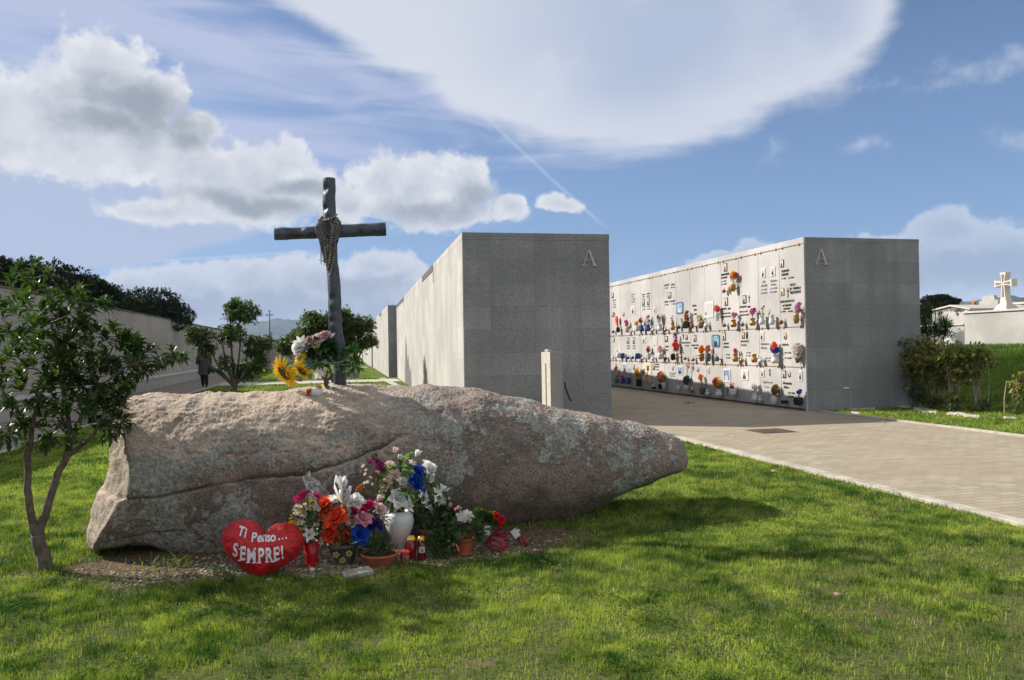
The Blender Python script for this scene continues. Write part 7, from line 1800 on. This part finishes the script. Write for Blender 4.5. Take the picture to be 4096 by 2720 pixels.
frame('6', 715, 252, 46, 106, 'brown'); b = MB(); p = wp_('6', 772, 250, .01); b.ball(p, .09, n=12, m=8, sc=(.15, .42, 1.0)); q = b.build('bronze_relief', plain('dark_bronze', (.05, .04, .03), .5, metal=.4)); put(q, nw)
txt('6', 672, 368, 'SEBASTIANO', 30, 'black', w=138); txt('6', 674, 428, 'CALELLA', 30, 'black', w=102); txt('6', 762, 552, '11 7 1942', 22, 'brown', w=72); txt('6', 760, 600, '21 1 1999', 22, 'brown', w=78)
frame('6', 400, 268, 56, 132, 'brown'); txt('6', 388, 402, 'STEFANO', 30, 'black', w=92); txt('6', 388, 460, 'DEROSAS', 30, 'black', w=92); txt('6', 432, 582, '21 1 1957', 22, 'brown', w=64); txt('6', 432, 634, '21 8 1997', 22, 'brown', w=72)
frame('6', 266, 345, 132, 205, 'blue', 'oct', FRM['cyan'])
frame('4', 1084, 720, 30, 76, 'dark'); txt('4', 1047, 810, 'FRANCESCO', 18, 'black', w=80); txt('4', 1070, 842, 'PITZALIS', 18, 'black', w=46)
for yy in (925, 955): txt('4', 1092, yy, '3 1 19', 14, 'brown', w=40)
wcross('4', 952, 702, 62, PHD); frame('4', 988, 710, 26, 62, 'dark', 'oval'); txt('4', 930, 780, 'EVELINO DEROSAS', 15, 'black', w=100); txt('4', 975, 812, '1921 1997', 12, 'brown', w=40)
frame('4', 757, 728, 36, 62, 'black'); txt('4', 744, 822, 'Angelo', 20, 'black', w=42, shear=.4); txt('4', 746, 864, 'Pira', 20, 'black', w=30, shear=.4)
frame('4', 630, 750, 50, 96, 'white', fig=False); frame('4', 502, 740, 44, 72, 'white'); frame('4', 320, 745, 26, 72, 'blue'); frame('4', 387, 745, 26, 76, 'blue')
for xx, n1_, n2_ in ((306, 'GAVINO', 'PINNA'), (372, 'MARIA', 'PINNA')): txt('4', xx, 815, n1_, 13, 'blue', w=36); txt('4', xx+4, 842, n2_, 13, 'blue', w=30)
frame('4', 160, 740, 14, 50, 'brown'); frame('4', 188, 858, 26, 30, 'white', fig=False)
frame('6', 1395, 892, 56, 124, 'black'); frame('6', 1476, 892, 46, 112, 'gold', 'oval'); frame('6', 1664, 918, 62, 160, 'white', bg=plain('pale_blue_photo', (.30, .36, .46), .4))
txt('6', 1370, 1055, 'Domenica', 40, 'black', w=145, shear=.4, off=.003); txt('6', 1380, 1122, 'Zara', 38, 'black', w=90, shear=.4, off=.003); txt('6', 1455, 1212, '10 3 1908', 26, 'black', w=108, off=.002); txt('6', 1455, 1272, '23 10 2000', 26, 'black', w=95, off=.002)
frame('6', 1035, 875, 60, 122, 'white'); b = MB()
p = wp_('6', 1148, 855, .01); b.ball(p+Vector((0, 0, .03)), .06, n=8, m=6, sc=(.15, .3, .8)); b.ball(p-Vector((0, 0, .045)), .05, n=8, m=6, sc=(.15, .4, .9)); q = b.build('silver_relief', plain('silver', (.25, .24, .22), .35, metal=.8)); put(q, nw)
txt('6', 1035, 1035, 'Luigi Leoni', 34, 'grey', w=165, shear=.4); txt('6', 1058, 1112, '3 7 1938', 20, 'grey', w=84); txt('6', 1058, 1192, '2 1 1996', 20, 'grey', w=84)
frame('6', 742, 905, 122, 168, 'white', bg=plain('open_book_marble', (.56, .55, .53), .5), cloth=plain('wine_cloth', (.12, .03, .04), .6))
frame('6', 447, 915, 122, 218, 'white', bg=FRM['sea'], cloth=PH); wcross('6', 460, 1185, 140, plain('silver', (0, 0, 0))); frame('6', 140, 828, 36, 102, 'white')
frame('4', 1118, 1075, 24, 58, 'gold', 'oval'); frame('4', 918, 1090, 56, 96, 'white', bg=FRM['sea']); frame('4', 830, 1055, 20, 66, 'white', 'oval')
for i in range(3): txt('4', 790, 1118+18*i, ['Franco Loddo', '3 9 1941', '12 2 2000'][i], 12, 'grey', w=[76, 60, 64][i], shear=.3)
txt('4', 628, 1024, 'FRANCESCA', 14, 'black', w=50); txt('4', 628, 1052, 'FIORENTINO', 14, 'black', w=46); txt('4', 634, 1084, '3 1 1921', 11, 'black', w=36); frame('4', 613, 1052, 26, 62, 'black', 'oval')
frame('4', 537, 1112, 98, 218, 'cream', bg=FRM['cream'], fig=False); frame('4', 552, 1062, 30, 72, 'brown')
for i in range(3): txt('4', 530, 1142+27*i, ['PIETRO', '1 2 1903', '5 1 1996'][i], 14, 'black', w=46)
frame('4', 388, 1050, 20, 58, 'dark'); frame('4', 285, 1062, 52, 106, 'white', bg=FRM['cyan']); frame('4', 334, 1068, 20, 52, 'white', 'oval'); frame('4', 180, 1030, 16, 44, 'brown')
b = MB()
for k in range(14):
    p = G(*N4(960+k*10+rnd.uniform(-6, 6), 1462+rnd.uniform(-5, 6))); b.tube([p+Vector((0, 0, .01)), p+Vector((rnd.uniform(-.08, .08), rnd.uniform(-.08, .08), .014))], .006, 4)
tag(b.build('twigs', DKG), 'small scatter of dark twigs on the shaded paving before the niche wall', 'twigs')
# ------------------------------------------------------------------ grass blades, gravel, litter
rg = np.random.default_rng(5)
def vnoise(x, y, s, seed):
    """cheap vectorised value noise"""
    x = x*s+seed*17.3; y = y*s+seed*5.1; xi = np.floor(x).astype(np.int64); yi = np.floor(y).astype(np.int64); fx = x-xi; fy = y-yi
    fx = fx*fx*(3-2*fx); fy = fy*fy*(3-2*fy)
    def h(a, b):
        n = (a*374761393+b*668265263+seed*1274126177) & 0xffffffff; n = ((n ^ (n >> 13))*1274126177) & 0xffffffff; return ((n ^ (n >> 16)) & 0xffff)/65535.0
    return (h(xi, yi)*(1-fx)+h(xi+1, yi)*fx)*(1-fy)+(h(xi, yi+1)*(1-fx)+h(xi+1, yi+1)*fx)*fy
def vf_(x, y, s, seed): return .5*vnoise(x, y, s, seed)+.25*vnoise(x, y, s*2.1, seed+1)+.15*vnoise(x, y, s*4.3, seed+2)+.10*vnoise(x, y, s*8.7, seed+3)
def in_view(x, y, m=.06):
    d = x*fwd.x+y*fwd.y; s = x*r0.x+y*r0.y
    return (np.abs(s) < d*(2048/FPX)*(1+m)+.25) & (d > 2.2)
def bare_mask(x, y):
    d = np.sqrt(((x+.05)/1.80)**2+((y-5.35)/.66)**2)+(vf_(x, y, 2.6, 3)-.5)*1.0
    k = np.clip((d-.80)/.22, 0, 1)
    b = vf_(x, y, 1.9, 11)+(vf_(x, y, 9, 31)-.5)*.35; k2 = 1-np.clip((b-.47)/.08, 0, 1)*np.clip((5.0-y)/1.2, 0, 1)*.9
    return np.minimum(k, k2)
GR = leaf_mat('grass_blade', (0.022, 0.078, 0.008), (0.34, 0.395, 0.075), .5, .30, .25)
def blades(name, n, yr, xr, dens_fn, h, w, mask=None, seed=0, label=None):
    x = rg.uniform(xr[0], xr[1], n); y = rg.uniform(yr[0], yr[1], n)
    k = in_view(x, y); 
    if mask is not None: k &= mask(x, y)
    x, y = x[k], y[k]; keep = rg.random(len(x)) < dens_fn(x, y); x, y = x[keep], y[keep]; n = len(x)
    # clumps of longer, darker grass and drier yellow grass
    c1 = vf_(x, y, 1.5, 21); c2 = vf_(x, y, .7, 41); c3 = vf_(x, y, 5, 51)
    c4 = vf_(x, y, 11, 91)
    ton = np.clip(.54+(c4-.5)*1.7+(c1-.5)*1.1+(c2-.5)*.7+(c3-.5)*1.3+rg.normal(0, .13, n), 0, 1)
    hh = h*(.55+.9*rg.random(n))*(.65+1.0*np.clip(1.0-ton, 0, 1))*(.45+.7*c3+.6*np.clip(c4*2.4-.8, 0, 1))
    ww = w*(.7+.6*rg.random(n)); a = rg.random(n)*6.283; lean = rg.normal(0, .55, n); b = rg.random(n)*6.283
    dx, dy = np.cos(a), np.sin(a); lx = np.cos(b)*lean*hh; ly = np.sin(b)*lean*hh
    z0 = np.zeros(n)-.004
    V = np.empty((n, 5, 3), dtype=np.float32)
    V[:, 0] = np.stack([x-dx*ww/2, y-dy*ww/2, z0], 1); V[:, 1] = np.stack([x+dx*ww/2, y+dy*ww/2, z0], 1)
    V[:, 2] = np.stack([x+dx*ww*.42+lx*.35, y+dy*ww*.42+ly*.35, hh*.55], 1); V[:, 3] = np.stack([x-dx*ww*.42+lx*.35, y-dy*ww*.42+ly*.35, hh*.55], 1)
    V[:, 4] = np.stack([x+lx, y+ly, hh*(1-.25*np.abs(lean))], 1)
    base = (np.arange(n)*5)[:, None]; idx = (base+np.array([0, 1, 2, 3, 3, 2, 4])).ravel(); lp = np.tile([4, 3], n)
    o = fast_mesh(name, V.reshape(-1, 3), lp, idx, GR, None, np.repeat(ton, 5)); return tag(o, label, None, None, 'stuff')
def lawn(x, y):
    m = (x > -4.32) & (x < 4.80) & (y < 34.5) & ~((x > 1.15) & (y > 10.35))
    return m
blades('grass', 520000, (2.2, 5.2), (-2.2, 4.9), lambda x, y: (.12+.88*bare_mask(x, y))*(.25+.75*np.clip(vf_(x, y, 6, 77)*3.2-1.1, 0, 1)), .026, .0030, lawn)
blades('grass', 330000, (5.2, 9.0), (-4.4, 4.9), lambda x, y: (.06+.94*bare_mask(x, y))*(.3+.7*np.clip(vf_(x, y, 6, 77)*3.2-1.1, 0, 1)), .029, .0042, lawn)
blades('grass', 170000, (9.0, 17.0), (-4.4, 4.9), lambda x, y: .9+0*x, .030, .008, lawn)
blades('grass', 60000, (5.0, 13.6), (9.4, 16.0), lambda x, y: .9*np.clip(1.3-((y-13.2)/.3), 0, 1), .045, .007, lambda x, y: ((x > 9.40) & (y < 12.6)) | ((x > 11.9) & (y < 13.7)) | ((x > 9.6) & (y < 13.4)))
blades('grass', 26000, (26, 60), (-4.3, 3.0), lambda x, y: .9+0*x, .05, .02, lambda x, y: (x > -4.3) & (x < 2.3) & ~((y > 32.7) & (y < 35.7)) & ~((y > 60)))
# tufts on the bank, tinted dark to paint in the block's shadow
n = 26000; x = rg.uniform(12, 30, n); y = 13.8+rg.random(n)**1.2*7; V = []; 
zz = np.array([bank_z(a, b_) for a, b_ in zip(x, y)]); h_ = .07+.06*rg.random(n); a = rg.random(n)*6.283
V = np.empty((n, 3, 3), dtype=np.float32); V[:, 0] = np.stack([x-np.cos(a)*.010, y-np.sin(a)*.010, zz-.01], 1); V[:, 1] = np.stack([x+np.cos(a)*.010, y+np.sin(a)*.010, zz-.01], 1); V[:, 2] = np.stack([x+rg.normal(0, .03, n), y+rg.normal(0, .03, n), zz+h_], 1)
tag(fast_mesh('grass', V.reshape(-1, 3), np.full(n, 3), np.arange(3*n), GR, None, np.repeat(np.clip(rg.normal(.12, .12, n), 0, 1), 3)), None, None, None, 'stuff')
# clover and small broad weeds mixed in the near lawn
L = Leaves()
for k in range(900):
    cx, cy = rnd.uniform(-2, 4.8), rnd.uniform(2.6, 6.5)
    if not in_view(np.array([cx]), np.array([cy]))[0] or vf_(np.array([cx]), np.array([cy]), 1.6, 61)[0] < .5 or bare_mask(np.array([cx]), np.array([cy]))[0] < .5: continue
    for j in range(rnd.randint(6, 16)):
        p = Vector((cx+rnd.gauss(0, .05), cy+rnd.gauss(0, .05), rnd.uniform(.012, .035))); a0 = rnd.random()*6.28
        for q in range(3): a = a0+q*2.09; L.leaf(p, Vector((math.cos(a), math.sin(a), .25)), .013, .012, rnd.random()*.6, droop=.1)
tag(L.build('clover', leaf_mat('clover_leaf', (0.025, 0.080, 0.010), (0.11, 0.19, 0.025), .85, .25, .08)), None, None, None, 'stuff')
# long tufts at the foot of the boulder
L = Leaves()
for (px, py, n_) in ((690, 1440, 9), (735, 1445, 12), (790, 1425, 9), (845, 1440, 10), (560, 1480, 5)):
    g_ = G(*crop(0, 1000, .8929)(px, py+15))
    for k in range(n_): L.leaf(g_+Vector((rnd.gauss(0, .03), rnd.gauss(0, .02), 0)), Vector((rnd.gauss(0, .5), rnd.gauss(0, .3), 1)), rnd.uniform(.08, .17), .006, rnd.uniform(.2, .7), droop=.25)
for k in range(170):
    x_ = rnd.uniform(.7, 2.3); y_ = 5.55+rnd.gauss(0, .12)-(x_-1)*.0; L.leaf(Vector((x_, y_, 0)), Vector((rnd.gauss(0, .5), rnd.gauss(0, .5), 1)), rnd.uniform(.05, .14), .005, rnd.uniform(.1, .6), droop=.25)
for k in range(200):
    x_ = rnd.uniform(-.4, 1.2); y_ = 4.70+rnd.gauss(0, .07); L.leaf(Vector((x_, y_, 0)), Vector((rnd.gauss(0, .5), rnd.gauss(0, .5), 1)), rnd.uniform(.04, .09), .004, rnd.uniform(.1, .7), droop=.25)
tag(L.build('long_grass', GR), None, None, None, 'stuff')
# gravel round the offerings, chips along the shrub border
def stones(name, pts, size, mats, flat=.6):
    vs = []; fs = []; mi = []
    ico = [(0, 0, 1), (.9, 0, .3), (.28, .85, .3), (-.72, .53, .3), (-.72, -.53, .3), (.28, -.85, .3), (.72, .53, -.3), (-.28, .85, -.3), (-.9, 0, -.3), (-.28, -.85, -.3), (.72, -.53, -.3), (0, 0, -1)]
    fc = [(0, 1, 2), (0, 2, 3), (0, 3, 4), (0, 4, 5), (0, 5, 1), (1, 6, 2), (2, 7, 3), (3, 8, 4), (4, 9, 5), (5, 10, 1), (6, 7, 2), (7, 8, 3), (8, 9, 4), (9, 10, 5), (10, 6, 1), (11, 7, 6), (11, 8, 7), (11, 9, 8), (11, 10, 9), (11, 6, 10)]
    b = MB()
    for (x_, y_, z_) in pts:
        s = size*rnd.uniform(.5, 1.5); M_ = Matrix.Translation((x_, y_, z_+s*.25)) @ Matrix.Rotation(rnd.random()*6.28, 4, 'Z') @ Matrix.Diagonal((s*rnd.uniform(.7, 1.3), s, s*flat, 1))
        b.add([Vector(v)*rnd.uniform(.8, 1.15) for v in ico], fc, rnd.randrange(len(mats)), M_, False)
    return tag(b.build(name, mats), None, None, None, 'stuff')
GM = [plain('gravel_a', (.26, .21, .17), .9, var=.3), plain('gravel_b', (.38, .33, .28), .9, var=.3), plain('gravel_c', (.17, .12, .095), .9, var=.3), plain('gravel_d', (.30, .20, .15), .9, var=.3)]
pts = []
while len(pts) < 4200:
    x_, y_ = rnd.gauss(.05, .8), rnd.gauss(4.98, .24)
    if y_ < 5.5 and bare_mask(np.array([x_]), np.array([y_]))[0] < .45: pts.append((x_, y_, 0))
stones('gravel', pts, .0085, GM)
WM_ = [plain('white_chip_a', (.52, .47, .40), .9, var=.2), plain('white_chip_b', (.40, .34, .27), .9, var=.2)]
pts = []
for (a_, b_, w_, n_) in (((0, 1155), (330, 1150), 14, 160), ((30, 1200), (120, 1215), 10, 70), ((640, 1110), (800, 1120), 16, 300), ((880, 1150), (1170, 1190), 22, 520), ((1330, 1215), (1560, 1225), 16, 330), ((1560, 1240), (1740, 1265), 14, 230), ((2090, 1275), (2250, 1280), 9, 120)):
    for k in range(n_):
        f_ = rnd.random(); g_ = G(*crop(3400, 1300, .2948)(a_[0]+(b_[0]-a_[0])*f_, a_[1]+(b_[1]-a_[1])*f_+rnd.gauss(0, w_*.5))); pts.append((g_.x, g_.y, .012))
stones('stone_chips', pts, .026, WM_, .5)
# litter leaves and scraps
def scrap(x, y, cr_, m, label, cat, s=.03, name=None, n=5):
    g_ = G(*cr_(x, y)); b = MB()
    vs = [(math.cos(k*1.2566+.3)*s*rnd.uniform(.6, 1.1), math.sin(k*1.2566+.3)*s*rnd.uniform(.4, .8), .012+rnd.uniform(0, s*.5)) for k in range(5)]+[(0, 0, .012+s*.4)]
    b.add(vs, [(k, (k+1) % 5, 5) for k in range(5)], smooth=False); o = b.build(name or cat.replace(' ', '_'), m, loc=(g_.x, g_.y, 0.0)); tag(o, label, cat)
OL = plain('orange_leaf', (.60, .22, .03), .6, var=.2, trans=.2); PV = crop(2400, 1400, .7183); LB = crop(2048, 1900, .8674)
for (x, y, l) in ((1625, 376, 'orange fallen leaf on the grass strip nearest the dark stained kerb start'), (1580, 405, 'orange fallen leaf on the paving just below the kerb of the grass strip'), (1855, 412, 'orange fallen leaf lying against the kerb of the grass strip'), (1920, 422, 'bright orange fallen leaf at the kerb below the bush end')):
    scrap(x, y, PV, OL, l, 'leaf', .05)
scrap(735, 488, PV, PET('white', (0, 0, 0)), 'white paper scrap on the sunlit paving between kerb and drain cover', 'litter', .05)
scrap(968, 686, PV, PET('white', (0, 0, 0)), 'white petal scrap on the grass beside the kerb', 'petal', .04); scrap(1077, 674, PV, PET('red', PC['red']), 'red petal on the grass touching the kerb', 'petal', .035)
scrap(955, 443, PV, PET('palepink', PC['palepink']), 'pale pink petal lying on the iron drain cover', 'petal', .035); scrap(1003, 518, PV, PET('yellow', PC['yellow']), 'small yellow petal on the paving in front of the drain cover', 'petal', .025)
scrap(140, 580, LB, OL, 'orange leaf in the foreground grass below the offerings', 'leaf', .014); scrap(1500, 562, LB, PET('dullpink', PC['dullpink']), 'crumpled pinkish paper scrap in the foreground lawn', 'litter', .03)
# ------------------------------------------------------------------ haze
m = bpy.data.materials.new('haze'); m.use_nodes = True; t = NT(m.node_tree); t.n.remove(t.n['Principled BSDF'])
pv = t.new('ShaderNodeVolumePrincipled'); pv.inputs['Color'].default_value = (.55, .72, 1.0, 1); pv.inputs['Density'].default_value = 1.0e-4; pv.inputs['Anisotropy'].default_value = .0
t.link(pv.outputs[0], t.n['Material Output'].inputs['Volume'])
if True: b = MB(); b.box(-5100, 5600, -80, 5700, -60, 330); o = b.build('haze', m); tag(o, None, None, None, 'stuff')
